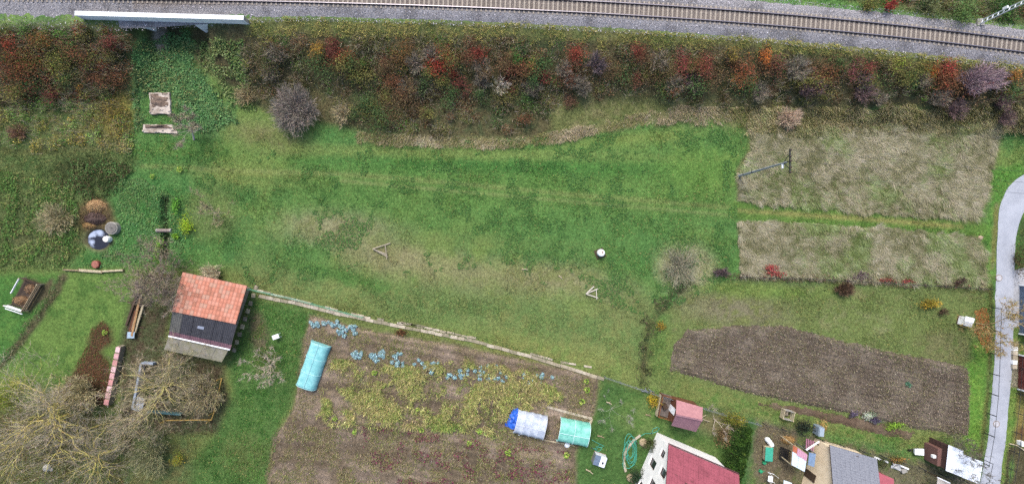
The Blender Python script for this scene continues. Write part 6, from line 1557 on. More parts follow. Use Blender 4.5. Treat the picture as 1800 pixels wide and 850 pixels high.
# water box with half lids
def waterbox():
    c = at(1052, 803); rz = -.32; t = thing('water_box', 'square water container with a slate half and a white half lid', 'container', c, rz)
    R3 = Matrix.Rotation(rz, 3, 'Z')
    def bx(nm, off, size, mat, bv=.02): mb = MB(); mb.box(c + R3 @ Vector(off), size, rz=rz); return mb.build(nm, mat, t, bevel=bv)
    bx('tank', (0, 0, .5), (1.55, 1.3, 1.0), M_('tank_white', '#c8ced6', .5, .1, 3)); bx('pallet', (0, 0, .03), (1.65, 1.4, .1), WOOD)
    bx('slate_lid', (-.4, 0, 1.04), (.76, 1.36, .06), M_('slate_lid', '#64748a', .5, .15, 3)); bx('white_lid', (.41, 0, 1.035), (.8, 1.36, .05), M_('white_lid', '#ccd5e2', .5, .08, 3))
    bx('hatch', (.42, -.12, 1.075), (.22, .3, .04), BLACK)
    for s in (-1, 1): bx('cage_bar', (s * .79, 0, .55), (.04, 1.36, 1.0), GREYM, .005)
waterbox()
# hoses
def hose(label, pts_fn, mat, loc, r=.04):
    t = thing('garden_hose', label, 'hose', loc, 0, 'green hoses')
    P = pts_fn(); MB().tube(P, r, 6).build('tubing', mat, t)
    MB().tube([P[-1], P[-1] + (P[-1] - P[-2]).normalized() * .25], r * 1.6, 8).build('nozzle', DARKM, t)
HG = M_('hose_green', '#459a86', .5, .2, 3)
rg = random.Random(5)
def coil(c0, n, rx, ry, seed):
    rg = random.Random(seed); P = []
    for i in range(n * 14):
        a = 2 * math.pi * i / 14
        k = 1 + .3 * math.sin(i * .21 + seed); P.append(at(c0[0] + math.cos(a + .25 * math.sin(i * .13)) * rx * k + 3 * math.sin(i * .17), c0[1] + math.sin(a) * ry * k + 5 * math.sin(i * .11 + seed), .06 + .0016 * i + .03 * rg.random()))
    return P
hose('heap of coiled green hose at the kerb of the red roofed house', lambda: coil((1108, 792), 6, 9, 21, 2), HG, at(1108, 792))
hose('green hose looping from the coil across the lawn', lambda: [at(x_, y_, .06) for x_, y_ in ((1098, 826), (1094, 815), (1099, 798), (1112, 780), (1122, 768), (1134, 761), (1146, 761), (1156, 757), (1159, 752), (1155, 750), (1148, 753), (1146, 759))], HG, at(1125, 770))
hose('small tangle of green hose right of the teal tunnel', lambda: [at(x_, y_, .06) for x_, y_ in ((1040, 772), (1047, 776), (1055, 780), (1062, 783), (1056, 786), (1048, 784), (1046, 790), (1052, 793), (1058, 788), (1053, 781), (1049, 789), (1042, 787))], HG, at(1050, 783))
edging('curved stone kerb around the coiled hose bed', [(1100, 828), (1096, 810), (1100, 790), (1112, 774), (1126, 764)], .3, .7, PS, z=.15, name='bed_kerb')
for (px_, py_, rx, lab) in [(1130, 776, 7, 'tan boulder at the top of the hose bed'), (1108, 838, 8, 'tan boulder at the bottom of the hose bed')]:
    c = at(px_, py_); t = thing('boulder', lab, 'stone', c, 0, 'boulders at the hose bed')
    MB().lathe([(.5, -.1), (.58, .15), (.45, .4), (.15, .5)], c, 9).build('rock', M_('sand_stone', '#a8977c', .9, .25, 3, '#85785f'), t, bevel=.06)
    MB().lathe([(.2, -.08), (.25, .12), (.1, .24)], c + Vector((.3, -.55, 0)), 8).build('small_rock', M_('sand_stone_chip', '#948468', .9, .25, 3), t)
c = at(1137, 684); t = thing('metal_trestle', 'grey metal trestle lying by the fence corner', 'trestle', c)
for p, q in (((1126, 683), (1142, 688)), ((1128, 687), (1150, 688)), ((1134, 681), (1138, 690)), ((1140, 683), (1150, 690))): MB().beam(at(*p, .3), at(*q, .3), .08, .08).build('bar', GREYM, t)
for p in ((1127, 685), (1149, 688)): MB().beam(at(*p, -.03), at(*p, 0) + Vector((0, 0, .3)), .07, .07).build('leg', GREYM, t)
# ------------------------------------------------------------------ buildings on the right
def cut(o, boxes):
    """openings cut into a wall: boxes are MB hexas in the wall object's own space"""
    for k, mb in enumerate(boxes):
        me = mb.mesh('cutter', None); c = bpy.data.objects.new('cutter', me); COLL.objects.link(c); c.parent = o.parent
        m = o.modifiers.new('b', 'BOOLEAN'); m.object = c; m.operation = 'DIFFERENCE'; m.solver = 'EXACT'
        bpy.context.view_layer.update()
        ne = bpy.data.meshes.new_from_object(o.evaluated_get(bpy.context.evaluated_depsgraph_get()))
        o.modifiers.remove(m); o.data = ne
        bpy.data.objects.remove(c)
def to_local(mb, t):
    M = (Matrix.Translation(t.location) @ t.rotation_euler.to_matrix().to_4x4()).inverted(); mb.v = [M @ Vector(p) for p in mb.v]; return mb

def tiled_plane(A, B, C_, D, rows, cols, mat, name, parent, thick=.05):
    """A-B eave, D-C ridge: stepped courses of tiles as real relief"""
    mb = MB(); up = (B - A).cross(D - A).normalized()
    for j in range(rows):
        v0, v1 = j / rows, min(1, (j + 1.08) / rows)
        a, b = A.lerp(D, v0), B.lerp(C_, v0); c, d = B.lerp(C_, v1), A.lerp(D, v1)
        lo = up * .035; n = cols
        for i in range(n):
            p, q = a.lerp(b, i / n + .0006), a.lerp(b, (i + 1) / n - .0006); r, s = d.lerp(c, (i + 1) / n - .0006), d.lerp(c, i / n + .0006)
            k = up * (RNG.normal(0, .004) + .012 * (i % 2))
            mb.hexa([p + k, q + k, r + k - lo * .6, s + k - lo * .6], [p + lo + k, q + lo + k, r + k, s + k])
    o = mb.build(name, mat, parent); o['kind'] = 'stuff'
    return o
def house():
    E, Rg = 5.2, 9.0
    nw = at(1155, 759)
    u = Vector((345, -147, 0)).normalized()
    v = Vector((u.y, -u.x, 0)).normalized()         # u along the eave (east), v to the south
    W, D = 8.6, 9.0
    def P(a, b, z): return nw + u * a + v * b + Vector((0, 0, z))
    t = thing('red_roof_house', 'white rendered house with a pinkish red tiled roof at the bottom', 'house', P(W / 2, D / 2, 0), 0)
    REND = M_('white_render', '#e0e0e0', .9, .06, 1.2, '#d2d3d4')
    ring = [(0, 0, E - .15), (0, D / 2, Rg - .15), (0, D, E - .15), (0, D, -.2), (0, 0, -.2)]
    mb = MB(); a = [P(0, b, z) for _, b, z in ring]; b_ = [P(W, b, z) for _, b, z in ring]
    n = 5; f = [tuple(range(n)), tuple(reversed(range(n, 2 * n)))] + [(i, i + n, (i + 1) % n + n, (i + 1) % n) for i in range(n)]
    mb.add(a + b_, f); wall = mb.build('wall', REND, t)
    wins = [(.8, 1.7, 3.0, 4.1), (2.8, 3.9, 1.3, 3.1), (2.3, 3.3, 4.6, 6.2), (4.6, 5.6, 3.3, 4.8), (6.4, 7.4, 1.0, 2.6)]
    cuts = []
    for y0, y1, z0, z1 in wins:
        m = MB(); m.hexa([P(-.2, y1, z0), P(.28, y1, z0), P(.28, y0, z0), P(-.2, y0, z0)], [P(-.2, y1, z1), P(.28, y1, z1), P(.28, y0, z1), P(-.2, y0, z1)])
        cuts.append(to_local(m, t))
    cut(wall, cuts)
    FR = M_('brown_frame', '#4a3530', .6, .1, 3)
    for k, (y0, y1, z0, z1) in enumerate(wins):
        m = MB()
        for (ya, yb, za, zb) in ((y0, y0 + .09, z0, z1), (y1 - .09, y1, z0, z1), (y0 + .09, y1 - .09, z0, z0 + .09), (y0 + .09, y1 - .09, z1 - .09, z1)):
            m.hexa([P(.12, yb, za), P(.2, yb, za), P(.2, ya, za), P(.12, ya, za)], [P(.12, yb, zb), P(.2, yb, zb), P(.2, ya, zb), P(.12, ya, zb)])
        w = m.build('window', FR, t)
        m = MB(); m.hexa([P(.16, y1 - .09, z0 + .09), P(.19, y1 - .09, z0 + .09), P(.19, y0 + .09, z0 + .09), P(.16, y0 + .09, z0 + .09)], [P(.16, y1 - .09, z1 - .09), P(.19, y1 - .09, z1 - .09), P(.19, y0 + .09, z1 - .09), P(.16, y0 + .09, z1 - .09)]); m.build('pane', GLASS, w)
        m = MB(); m.hexa([P(-.1, y1 + .05, z0 - .08), P(.11, y1 + .05, z0 - .08), P(.11, y0 - .05, z0 - .08), P(-.1, y0 - .05, z0 - .08)], [P(-.1, y1 + .05, z0 - .03), P(.11, y1 + .05, z0 - .03), P(.11, y0 - .05, z0 - .03), P(-.1, y0 - .05, z0 - .03)]); m.build('sill', WHITE, w)
    RED = M_('pink_red_tile', '#8f4c59', .75, .3, 1.0, '#783f4a', spec=.25)
    o, g = .5, .45
    ez = E - (Rg - E) * o / (D / 2)
    for s in (0, 1):
        A_, B_ = (P(-g, -o, ez), P(W + g, -o, ez)) if s == 0 else (P(W + g, D + o, ez), P(-g, D + o, ez))
        D_, C_ = (P(-g, D / 2, Rg), P(W + g, D / 2, Rg)) if s == 0 else (P(W + g, D / 2, Rg), P(-g, D / 2, Rg))
        tiled_plane(A_ + Vector((0, 0, .1)), B_ + Vector((0, 0, .1)), C_ + Vector((0, 0, .1)), D_ + Vector((0, 0, .1)), 15, 28, RED, 'roof', t)
        m = MB(); m.slab([A_ + Vector((0, 0, .08)), B_ + Vector((0, 0, .08)), C_ + Vector((0, 0, .08)), D_ + Vector((0, 0, .08))], .12); m.build('roof_deck', FR, t)
        m = MB(); m.tube([A_ + Vector((0, 0, .0)) + (A_ - D_).normalized() * .1, B_ + (B_ - C_).normalized() * .1], .07, 8); m.build('gutter', M_('brown_gutter', '#54343a', .5, .1, 3), t)
    m = MB(); m.tube([P(-g, D / 2, Rg + .14), P(W + g, D / 2, Rg + .14)], .13, 8); m.build('ridge', RED, t)
    k = .72; a = P(6.4, -o + (D / 2 + o) * k, ez + (Rg - ez) * k + .2)
    m = MB(); m.box(a, (.75, 1.0, .12), m=Matrix((u, -v, Vector((0, 0, 1)))).transposed().to_4x4() @ Matrix.Rotation(math.atan2(Rg - E, D / 2) * -1, 4, 'X')); w = m.build('roof_window', WHITE, t)
    m = MB(); m.box(a + Vector((0, 0, .08)), (.55, .8, .04), m=Matrix((u, -v, Vector((0, 0, 1)))).transposed().to_4x4() @ Matrix.Rotation(math.atan2(Rg - E, D / 2) * -1, 4, 'X')); m.build('pane', M_('sky_glass', '#c5ccd6', .2, .05, 2), w)
    k = .9; a = P(3.2, D / 2 + .9, Rg); m = MB(); m.box(a, (.6, .6, 1.5)); m.build('chimney', REND, t)
house()

def summerhouse():
    E, Rg = 2.4, 3.5
    NW, NE = at(1189, 702, E), at(1235, 715, E); RW, RE = at(1188, 728, Rg), at(1234, 738, Rg); SW, SE = at(1180, 747, E), at(1223, 758, E)
    ctr = (NW + NE + SW + SE) / 4; ctr.z = 0; t = thing('summerhouse', 'small wooden summerhouse with pink felt roof and open west porch', 'summerhouse', ctr)
    PF = M_('pink_felt', '#a3777a', .85, .2, 2, '#8f666c'); PF2 = M_('pink_felt_shaded', '#8c6a72', .85, .15, 2, '#7d5c66')  # second felt is the same roof toned darker, shade of the south slope painted in
    up = Vector((0, 0, .06))
    for nm, q, m in (('roof_slope', [NW, RW, RE, NE], PF), ('roof_slope', [RW, SW, SE, RE], PF2)):
        mb = MB(); mb.slab([p + up for p in q], .08); mb.build(nm, m, t)
    MB().beam(RW + Vector((0, 0, .09)), RE + Vector((0, 0, .09)), .2, .06).build('ridge_cap', PF2, t)
    def fl(p, z): return Vector((p.x, p.y, z))
    def ins(p, k): return fl(ctr, 0).lerp(fl(p, 0), k)
    base = [ins(SW, .86), ins(SE, .9), ins(NE, .9), ins(NW, .86)]
    mb = MB(); mb.hexa([p + Vector((0, 0, -.1)) for p in base], [p + Vector((0, 0, E - .02)) for p in base]); mb.build('wall', WOODR, t)
    mb = MB()
    for a, b in ((base[0], base[3]), (base[1], base[2])):
        m_ = a.lerp(b, .5); inw = (fl(ctr, 0) - m_).normalized() * .1
        tr = [a + Vector((0, 0, E - .02)), b + Vector((0, 0, E - .02)), m_ + Vector((0, 0, Rg - .1))]
        mb.add([*tr, *[p + inw for p in tr]], [(0, 1, 2), (5, 4, 3), (0, 3, 4, 1), (1, 4, 5, 2), (2, 5, 3, 0)])
    mb.build('gable', WOODR, t)
    # porch
    w = (base[0] - base[1]).normalized()
    pw = 1.55
    p0, p1 = base[0] + w * .02, base[3] + w * .02; q0, q1 = p0 + w * pw, p1 + w * pw
    MB().slab([q0 + Vector((0, 0, .35)), p0 + Vector((0, 0, .35)), p1 + Vector((0, 0, .35)), q1 + Vector((0, 0, .35))], .4).build('porch_floor', M_('grey_deck', '#6c6460', .85, .25, 3), t)
    for p in (q0, q1, q0.lerp(q1, .5)): MB().beam(p, p + Vector((0, 0, 1.3)), .1, .1).build('porch_post', WOODR, t)
    for z in (.75, 1.25):
        for a, b in ((q0, q1), (p0, q0), (p1, q1)): MB().beam(a + Vector((0, 0, z)), b + Vector((0, 0, z)), .07, .12).build('porch_rail', M_('orange_brown_wood', '#7d5030', .8, .25, 3) if z > 1 else WOODR, t)
    MB().beam(q0 + Vector((0, 0, .9)) + w * .25, q1 + Vector((0, 0, .9)) + w * .25, .06, .7).build('trellis_board', WOODL, t)
    d = base[0].lerp(base[3], .5) + w * .03
    MB().box(d + Vector((0, 0, 1.25)), (.06, .85, 1.8), rz=math.atan2(w.y, w.x)).build('door', WHITE, t)
    MB().box(d + w * .8 + Vector((0, 0, .65)), (.6, .6, .6), rz=.4).build('porch_bench', WOODD, t)
summerhouse()
c = at(1240, 733); t = thing('pole_bundle', 'pale poles leaning on the east end of summerhouse', 'poles', c)
for p, q in (((1234, 736), (1247, 740)), ((1234, 733), (1241, 729)), ((1236, 735), (1244, 741))): MB().tube([at(*p, .9), at(*q, .1)], .06, 6).build('pole', WOODL, t)

def grey_house():
    E, Rg = 3.1, 5.4
    nw = at(1432, 769); u = Vector((82, -24, 0)).normalized(); v = Vector((u.y, -u.x, 0))
    W, D = 5.7, 9.0
    def P(a, b, z): return nw + u * a + v * b + Vector((0, 0, z))
    t = thing('grey_roof_house', 'cream gabled house with a speckled grey roof at the bottom edge', 'house', P(W / 2, D / 2, 0))
    CREAM = M_('cream_render', '#d8c8ae', .9, .1, 1.5, '#c9b89c')
    ring = [(0, E - .12), (D / 2, Rg - .12), (D, E - .12), (D, -.2), (0, -.2)]
    mb = MB(); n = 5; mb.add([P(0, b, z) for b, z in ring] + [P(W, b, z) for b, z in ring], [tuple(range(n)), tuple(reversed(range(n, 2 * n)))] + [(i, i + n, (i + 1) % n + n, (i + 1) % n) for i in range(n)]); mb.build('wall', CREAM, t)
    GR = M_('grey_fibre_slate', '#7c808a', .8, .35, 5, '#666a75')
    o, g = .4, .3; ez = E - (Rg - E) * o / (D / 2)
    for s in (0, 1):
        A_, B_ = (P(-g, -o, ez), P(W + g, -o, ez)) if s == 0 else (P(W + g, D + o, ez), P(-g, D + o, ez))
        D_, C_ = (P(-g, D / 2, Rg), P(W + g, D / 2, Rg)) if s == 0 else (P(W + g, D / 2, Rg), P(-g, D / 2, Rg))
        up = Vector((0, 0, .1)); tiled_plane(A_ + up, B_ + up, C_ + up, D_ + up, 17, 20, GR, 'roof', t)
        m = MB(); m.slab([A_ + Vector((0, 0, .08)), B_ + Vector((0, 0, .08)), C_ + Vector((0, 0, .08)), D_ + Vector((0, 0, .08))], .12); m.build('roof_deck', WOODD, t)
    m = MB(); m.beam(P(-g, D / 2, Rg + .12), P(W + g, D / 2, Rg + .12), .25, .1); m.build('ridge', GR, t)
    m = MB(); m.hexa([P(-.06, 5.2, 0), P(.0 - .002, 5.2, 0), P(-.002, 4.2, 0), P(-.06, 4.2, 0)], [P(-.06, 5.2, 2), P(-.002, 5.2, 2), P(-.002, 4.2, 2), P(-.06, 4.2, 2)]); m.build('door', WOODD, t)
grey_house()
# veranda: posts and three roof sheets of different kinds
def veranda():
    z = 2.5; t = thing('veranda', 'patchwork roofed veranda of white, pink and orange sheets', 'veranda', at(1408, 812))
    c4 = [at(1391, 816, z), at(1414, 828, z), at(1419, 798, z), at(1394, 781, z)]
    WS = M_('white_sheet', '#c3d2de', .5, .1, 2); PS_ = M_('pink_sheet', '#b88ca0', .5, .12, 2); OR = M_('orange_sheet', '#b0684c', .7, .2, 3)
    def sub(u0, u1, v0, v1): return [lerp2(*c4, a, b) for a, b in ((u0, v0), (u1, v0), (u1, v1), (u0, v1))]
    for (u0, u1, v0, v1, m, dz, nm) in ((0, .48, 0, .7, WS, .0, 'white_sheet'), (.46, 1, 0, .66, WS, .02, 'white_sheet'), (.3, 1, .62, 1, PS_, .04, 'pink_sheet'), (0, .32, .68, 1, OR, .03, 'orange_sheet')):
        q = [p + Vector((0, 0, dz)) for p in sub(u0, u1, v0, v1)]
        corrugated(q[3], q[2], q[1], q[0], 5, .02).build(nm, m, t)
    for p in c4: MB().beam(Vector((p.x, p.y, -.1)), p - Vector((0, 0, .06)), .12, .12).build('post', WOODL, t)
    for a, b in ((0, 1), (1, 2), (2, 3), (3, 0)): MB().beam(c4[a] - Vector((0, 0, .1)), c4[b] - Vector((0, 0, .1)), .1, .08).build('bearer', WOOD, t)
veranda()
t = thing('blue_canopy', 'narrow steel blue canopy against the cream gable', 'canopy', at(1424, 806))
q = [at(1420, 816, 2.2), at(1431, 820, 2.2), at(1434, 797, 2.5), at(1422, 794, 2.5)]
corrugated(q[3], q[2], q[1], q[0], 5, .02).build('sheet', M_('steel_blue_sheet', '#7d95b3', .5, .12, 2), t)
for p in q: MB().beam(Vector((p.x, p.y, -.05)), p - Vector((0, 0, .05)), .08, .08).build('post', GREYM, t)
t = thing('pink_trellis', 'pink painted slatted trellis behind the veranda', 'trellis', at(1424, 778))
for i in range(5): MB().beam(at(1418 + 3 * i, 770 + i, 1.0), at(1417 + 3 * i, 788 + i, 1.0), .1, .08).build('slat', M_('pink_slat', '#a8748c', .7, .15, 3), t)
for p in ((1418, 771), (1430, 775), (1417, 787), (1429, 791)): MB().beam(at(*p, -.05), at(*p, 0) + Vector((0, 0, 1.0)), .1, .1).build('post', WOODD, t)
t = thing('white_pole', 'pale diagonal roof strut beside the grey roof', 'pole', at(1428, 782))
MB().beam(at(1417, 790, 2.6), at(1440, 775, 2.9), .16, .12).build('strut', CONC, t); MB().beam(at(1440, 775, 0), at(1440, 775, 0) + Vector((0, 0, 3.0)), .1, .1).build('stand', CONC, t)
# green lidded trailer box, stacks, cans
def greenbox():
    c = at(1345, 792); t = thing('green_tarp_box', 'green covered trailer box beside the hedge', 'box', c)
    MB().box(c + Vector((0, 0, .55)), (.95, 1.75, .6), rz=-.06).build('crate', WOODL, t); MB().box(c + Vector((0, 0, .9)), (1.02, 1.85, .1), rz=-.06).build('cover', M_('green_tarp', '#3fa088', .5, .15, 3), t, bevel=.03)
    for sx in (-1, 1):
        for sy in (-1, 1): MB().box(c + Vector((sx * .4, sy * .75, .12)), (.1, .1, .3)).build('leg', WOODD, t)
greenbox()
c = at(1350, 774); t = thing('white_sacks', 'white sacks leaning behind the green covered box', 'sacks', c)
for dx, dy in ((0, 0), (.25, -.35), (-.2, .25)): MB().lathe([(.3, -.02), (.36, .3), (.25, .6), (.1, .66)], c + Vector((dx, dy, 0)), 10).build('sack', WHITE, t, bevel=.04)
for px_, py_, lab in ((1342, 811, 'green watering can just below the green covered box'), (1336, 826, 'second green watering can lower down by the hedge')):
    c = at(px_, py_); t = thing('watering_can', lab, 'watering can', c, 0, 'green watering cans'); G = M_('can_green', '#2f9468', .45, .1, 3)
    MB().lathe([(.2, -.01), (.22, .32), (.1, .36)], c, 14).build('body', G, t); MB().tube([c + Vector((.18, 0, .1)), c + Vector((.45, .1, .38))], [.05, .03], 7).build('spout', G, t); MB().tube([c + Vector((-.2, 0, .1)), c + Vector((-.34, 0, .25)), c + Vector((-.1, 0, .42))], .025, 6).build('handle', G, t)
t = thing('dark_bench', 'dark slatted bench frame in the yard left of veranda', 'bench', at(1380, 797))
for i in range(6): MB().beam(at(1373 + 2.6 * i, 784 + i, .5), at(1370 + 2.6 * i, 806 + i, .5), .12, .06).build('slat', BLACK, t)
for p in ((1373, 785), (1386, 790), (1371, 805), (1383, 810)): MB().beam(at(*p, -.02), at(*p, 0) + Vector((0, 0, .48)), .08, .08).build('leg', BLACK, t)
t = thing('wooden_cold_frame', 'grey pallet frame compost bin below the ploughed field', 'compost bin', at(1380, 725))
C4 = [at(1373, 716), at(1390, 720), at(1387, 735), at(1370, 731)]
for i in range(4):
    for z in (.2, .5, .8): MB().beam(C4[i] + Vector((0, 0, z)), C4[(i + 1) % 4] + Vector((0, 0, z)), .07, .14).build('slat', WOODL if i % 2 else CONC2, t)
    MB().beam(C4[i] + Vector((0, 0, -.1)), C4[i] + Vector((0, 0, .95)), .12, .12).build('post', WOODL, t)
heap('compost_heap', 'dark compost heap with pale scraps inside the grey pallet bin', 1380, 725, 7, 6, .4, ['#54483c', '#a8a08c', '#3f382e'], 90, 'heap')
t = thing('grey_barrel', 'blue-grey upright water tank right of the dark evergreen bush', 'tank', at(1433, 752)); c = at(1433, 752)
MB().box(c + Vector((0, 0, .6)), (.72, 1.25, 1.2), rz=-.1).build('body', M_('bluegrey_tank', '#7d8c9a', .5, .12, 3), t, bevel=.06); MB().box(c + Vector((0, 0, 1.24)), (.6, 1.1, .06), rz=-.1).build('lid', M_('bluegrey_lid', '#93a2b0', .5, .1, 3), t)
heap('firewood_heap', 'tan and brown firewood heap above the dark bench', 1385, 772, 12, 8, .5, ['#8f744a', '#6c5438', '#a88c5c'], 200, 'heap')
t = thing('white_cloth_frame', 'white cloth draped on a drying frame at bottom edge', 'drying frame', at(1355, 838))
for p, q in (((1350, 829), (1361, 833)), ((1349, 843), (1360, 847))): MB().tube([at(*p, .9), at(*q, .9)], .03, 6).build('bar', WHITE, t)
for p in ((1350, 829), (1361, 833), (1349, 843), (1360, 847)): MB().tube([at(*p, -.02), at(*p, 0) + Vector((0, 0, .9))], .03, 6).build('leg', WHITE, t)
MB().slab([at(1350, 845, .96), at(1358, 847, .96), at(1359, 837, .96), at(1351, 835, .96)], .03).build('cloth', WHITE, t)
t = thing('low_white_roof', 'small white flat roof at the bottom left of the cream house', 'shed', at(1385, 850))
MB().slab([at(1377, 862, 2.0), at(1394, 866, 2.0), at(1392, 848, 2.0), at(1378, 843, 2.0)], .08).build('roof', M_('white_roof_sheet', '#ccdbe2', .5, .1, 2), t)
MB().hexa([at(1378, 860, 0), at(1391, 863, 0), at(1390, 850, 0), at(1379, 846, 0)], [Vector((p.x, p.y, 1.9)) for p in (at(1378, 860, 0), at(1391, 863, 0), at(1390, 850, 0), at(1379, 846, 0))]).build('wall', WOODD, t)
# red roofed hut at the bottom
def hut():
    z = 2.6; t = thing('red_roof_hut', 'hut with a flat rose red roof right of grey roof', 'hut', at(1552, 850))
    q = [at(1541, 865, z), at(1574, 880, z), at(1571, 841, z), at(1541, 828, z)]
    MB().slab(q, .1).build('roof', M_('rose_roof', '#a85a64', .7, .2, 2, '#94505a'), t)
    cc = sum(q, Vector()) / 4; b = [Vector((cc.x, cc.y, 0)).lerp(Vector((p.x, p.y, 0)), .9) for p in q]
    MB().hexa([p + Vector((0, 0, -.1)) for p in b], [p + Vector((0, 0, z - .12)) for p in b]).build('wall', M_('brick_wall', '#7a5044', .9, .3, 6), t)
    MB().box(b[3].lerp(b[0], .5) + Vector((-.03, 0, 1.0)), (.06, .9, 2.0)).build('door', BLACK, t)
hut()
t = thing('white_board_fence', 'white board lying in line behind the red roofed hut', 'board', at(1548, 806))
MB().beam(at(1538, 803, .3), at(1560, 811, .3), .2, .3).build('board', WHITE, t); MB().beam(at(1582, 817, .3), at(1596, 823, .3), .2, .3).build('board', WHITE, t)
for p in ((1540, 804), (1558, 810), (1584, 818), (1594, 822)): MB().beam(at(*p, -.05), at(*p, 0) + Vector((0, 0, .3)), .1, .1).build('post', WOODD, t)
t = thing('junk_sheet', 'crumpled pale plastic sheet by the white boards', 'sheet', at(1575, 818))
n = 8; O = [at(1564, 820), at(1582, 826), at(1580, 814), at(1566, 811)]
MB().add([lerp2(*O, i / n, j / n) + Vector((0, 0, .1 + .35 * float(vnoise(i * .8, j * .8, 3)))) for j in range(n + 1) for i in range(n + 1)], [(j * (n + 1) + i, j * (n + 1) + i + 1, (j + 1) * (n + 1) + i + 1, (j + 1) * (n + 1) + i) for j in range(n) for i in range(n)]).build('plastic', M_('grey_plastic', '#b0b3b5', .5, .25, 3), t)
MB().box(at(1588, 826, .2), (.7, .5, .4), rz=.3).build('crate', CONC2, t)
# white object in the grass: wheelbarrow with a cover
def barrow():
    c = at(1607, 789); t = thing('wheelbarrow', 'white wheelbarrow tray with dark wheel in the grass', 'wheelbarrow', c)
    MB().hexa([c + Vector(p) for p in ((-.4, -.3, .3), (.5, -.35, .3), (.5, .3, .3), (-.4, .25, .3))], [c + Vector(p) for p in ((-.5, -.42, .65), (.75, -.55, .65), (.75, .38, .65), (-.5, .35, .65))]).build('tray', WHITE, t, bevel=.03)
    MB().tube([c + Vector((-.8, -.07, .2)), c + Vector((-.8, .07, .2))], .2, 14).build('wheel', BLACK, t)
    for s in (-1, 1):
        MB().tube([c + Vector((-.8, s * .1, .2)), c + Vector((0, s * .28, .3)), c + Vector((1.1, s * .34, .6))], .03, 6).build('handle', DARKM, t); MB().tube([c + Vector((.3, s * .28, .33)), c + Vector((.4, s * .3, -.01))], .03, 6).build('leg', DARKM, t)
barrow()
# white metal roofed shed with brick annex
def white_shed():
    z = 2.6; t = thing('white_roof_shed', 'shed with stepped white metal roof beside the road', 'shed', at(1690, 815))
    big = [at(1662, 826, z), at(1692, 838, z), at(1693, 791, z), at(1667, 781, z)]; sm = [at(1691, 838, z - .12), at(1721, 850, z - .12), at(1728, 811, z - .12), at(1691, 797, z - .12)]
    WM = M_('white_metal_roof', '#d3dae2', .45, .1, 1.5, '#bcc5d2')
    for q, n in ((big, 3), (sm, 3)):
        for i in range(n):
            a, b = i / n, (i + 1) / n
            corrugated(q[3].lerp(q[2], a), q[3].lerp(q[2], b), q[0].lerp(q[1], b), q[0].lerp(q[1], a), 5, .018).build('roof_sheet', WM, t)
        cc = sum(q, Vector()) / 4; b = [Vector((cc.x, cc.y, 0)).lerp(Vector((p.x, p.y, 0)), .93) for p in q]
        MB().hexa([p + Vector((0, 0, -.1)) for p in b], [p + Vector((0, 0, q[0].z - .06)) for p in b]).build('wall', M_('brown_board_wall', '#4f3a36', .85, .3, 4), t)
white_shed()
def annex():
    t = thing('brick_annex', 'roofless red brick annex in front of the white roofed shed', 'annex', at(1645, 803))
    BR = M_('red_brick', '#75564e', .9, .35, 8, '#5a4240')
    MB().beam(at(1641, 782, .9), at(1640, 812, .9), .75, 1.9).build('wall', BR, t); MB().beam(at(1646, 785, .9), at(1660, 790, .9), .25, 1.9).build('wall', STW, t); MB().beam(at(1645, 811, .6), at(1659, 817, .6), .25, 1.3).build('wall', STW, t)
    MB().slab([at(1645, 812, .05), at(1659, 817, .05), at(1660, 790, .05), at(1646, 786, .05)], .1).build('floor', M_('dark_floor', '#3a2c2c', .9, .3, 4), t)
    MB().box(at(1652, 803, .4), (1.0, 1.2, .8), rz=-.2).build('cabinet', M_('dark_box', '#45302f', .8, .25, 3), t); MB().box(at(1645, 808, .6), (.35, .7, 1.2), rz=-.1).build('fridge', WHITE, t, bevel=.03); MB().box(at(1641, 801, 1.95), (.4, .35, .3)).build('bucket', CONC, t); MB().box(at(1634, 786, .5), (.35, .7, 1.0)).build('side_post', WOODL, t)
annex()
t = thing('pale_roof_edge', 'pale corrugated shelter with white edge at the bottom right', 'shelter', at(1660, 846))
q = [at(1644, 862, 1.8), at(1668, 870, 1.8), at(1670, 848, 1.8), at(1648, 838, 1.8)]
corrugated(q[3], q[2], q[1], q[0], 8, .03).build('roof_sheet', M_('weathered_pale_sheet', '#a5a09c', .7, .3, 2), t); MB().beam(q[3], q[2], .12, .1).build('edge_strip', WHITE, t)
for p in q: MB().beam(Vector((p.x, p.y, -.05)), p - Vector((0, 0, .06)), .1, .1).build('post', WOODD, t)
# white hut near the road (beehive house): two roof panels
def beehive():
    c = at(1690, 563); t = thing('white_hive_box', 'little white box hut with folded lid near orange leaves', 'hive', c, -.25)
    R3 = Matrix.Rotation(-.25, 3, 'Z')
    def bx(nm, off, size, mat): mb = MB(); mb.box(c + R3 @ Vector(off), size, rz=-.25); mb.build(nm, mat, t, bevel=.015)
    bx('body', (0, 0, .45), (1.05, 1.1, .9), CONC); bx('upper_lid', (0, .3, .96), (1.2, .66, .08), WHITE); bx('lower_lid', (0, -.34, .93), (1.1, .56, .06), M_('lid_grey', '#aab2ba', .6, .1, 3)); bx('plinth', (0, 0, -.0), (1.25, 1.25, .16), WOODD)
beehive()
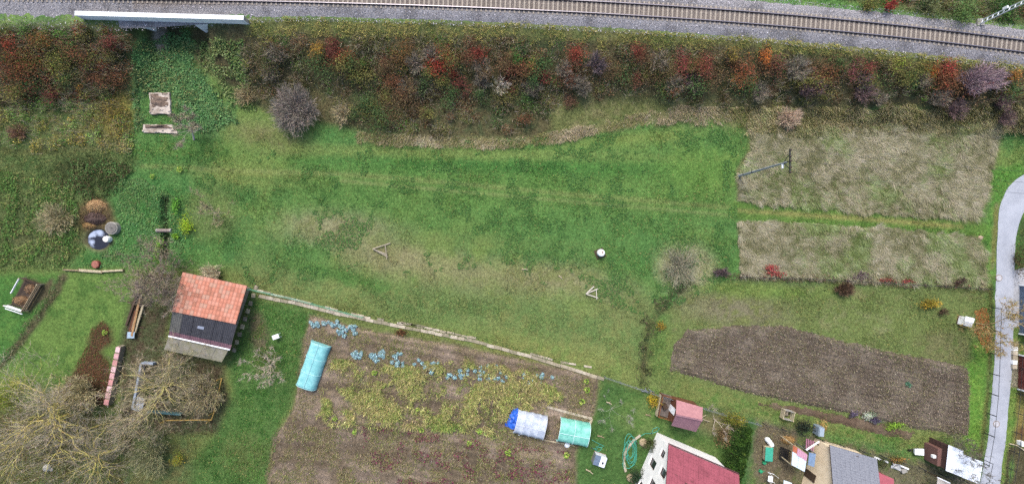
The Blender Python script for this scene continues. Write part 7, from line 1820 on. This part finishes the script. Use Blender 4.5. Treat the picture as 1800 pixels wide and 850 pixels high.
# buildings cut by the right edge: their clad walls face the road
def edge_building(label, name, x0, y0, y1, z, wallm, roofm, n):
    t = thing(name, label, 'building', at(x0 + 40, (y0 + y1) / 2))
    A, B = at(x0, y1), at(x0 + 1.5, y0); d = Vector((7.5, 0, 0))
    MB().hexa([p + Vector((0, 0, -.1)) for p in (A, A + d, B + d, B)], [p + Vector((0, 0, z)) for p in (A, A + d, B + d, B)]).build('wall', STW, t)
    for i in range(n):
        p, q = A.lerp(B, i / n), A.lerp(B, (i + 1) / n)
        up = Vector((0, 0, z + .05)); o_ = Vector((-.05, 0, 0))
        corrugated(p + o_ + up, q + o_ + up, q + o_ + Vector((0, 0, .05)), p + o_ + Vector((0, 0, .05)), 4, 0.0).build('wall_panel', wallm, t)
        corrugated(p + Vector((-.3, 0, z + .1)), q + Vector((-.3, 0, z + .1)), q + d + Vector((.3, 0, z + .7)), p + d + Vector((.3, 0, z + .7)), 4, .02).build('roof_sheet', roofm, t)
    MB().beam(A + Vector((-.12, -.12, .1)), A + Vector((-.12, -.12, z)), .16, .16).build('corner_trim', WHITE, t)
    MB().beam(B + Vector((-.12, .12, .1)), B + Vector((-.12, .12, z)), .16, .16).build('corner_trim', WHITE, t)
    return t
BGM = M_('blue_grey_metal', '#7d90a8', .5, .15, 2, '#6c7f98'); RSM = M_('rust_red_sheet', '#8a4a44', .7, .3, 2, '#9c6a60')
edge_building('blue-grey clad building at the right edge by the apron', 'clad_building', 1791, 502, 584, 2.8, BGM, BGM, 4)
edge_building('rust red clad building at the right edge', 'clad_building', 1789, 624, 681, 2.8, RSM, RSM, 3)
t = thing('rubbish_strip', 'row of pale paving slabs stacked beside the rust red roof', 'slabs', at(1783, 625))
for i in range(5): MB().box(at(1783.5 - i * .3, 612 + i * 8, .15 + .04 * (i % 2)), (.6, .55, .3), rz=RNG.normal(0, .08)).build('slab', [CONC, PS[0], PS[1]][i % 3], t, bevel=.02)
c = at(1790, 776); t = thing('white_bin', 'small white box at the head of dark garden bed', 'box', c); MB().box(c + Vector((0, 0, .3)), (.55, .55, .6)).build('bin', WHITE, t, bevel=.03); MB().box(c + Vector((0, 0, .63)), (.6, .6, .06)).build('lid', CONC, t)
edging('pale board edging the dark garden bed right of the road', [(1772, 778), (1785, 781), (1800, 791)], .14, 1.0, [WOODL], z=.2, name='bed_board')
for px_, py_, lab in ((1750.5, 744, 'round manhole cover in lower part of the road'), (1755, 488, 'round manhole cover where the road meets the mown path')):
    c = at(px_, py_); t = thing('manhole_cover', lab, 'manhole', Vector((c.x, c.y, .06)), 0, 'manhole covers')
    MB().lathe([(.45, .05), (.45, .085), (.36, .087)], c, 24).build('frame', M_('manhole_frame', '#8c8078', .8, .2, 4), t); MB().lathe([(.35, .06), (.35, .09), (.1, .092)], c, 24).build('cover', M_('manhole_cover', '#b5b5ba', .8, .2, 4), t)
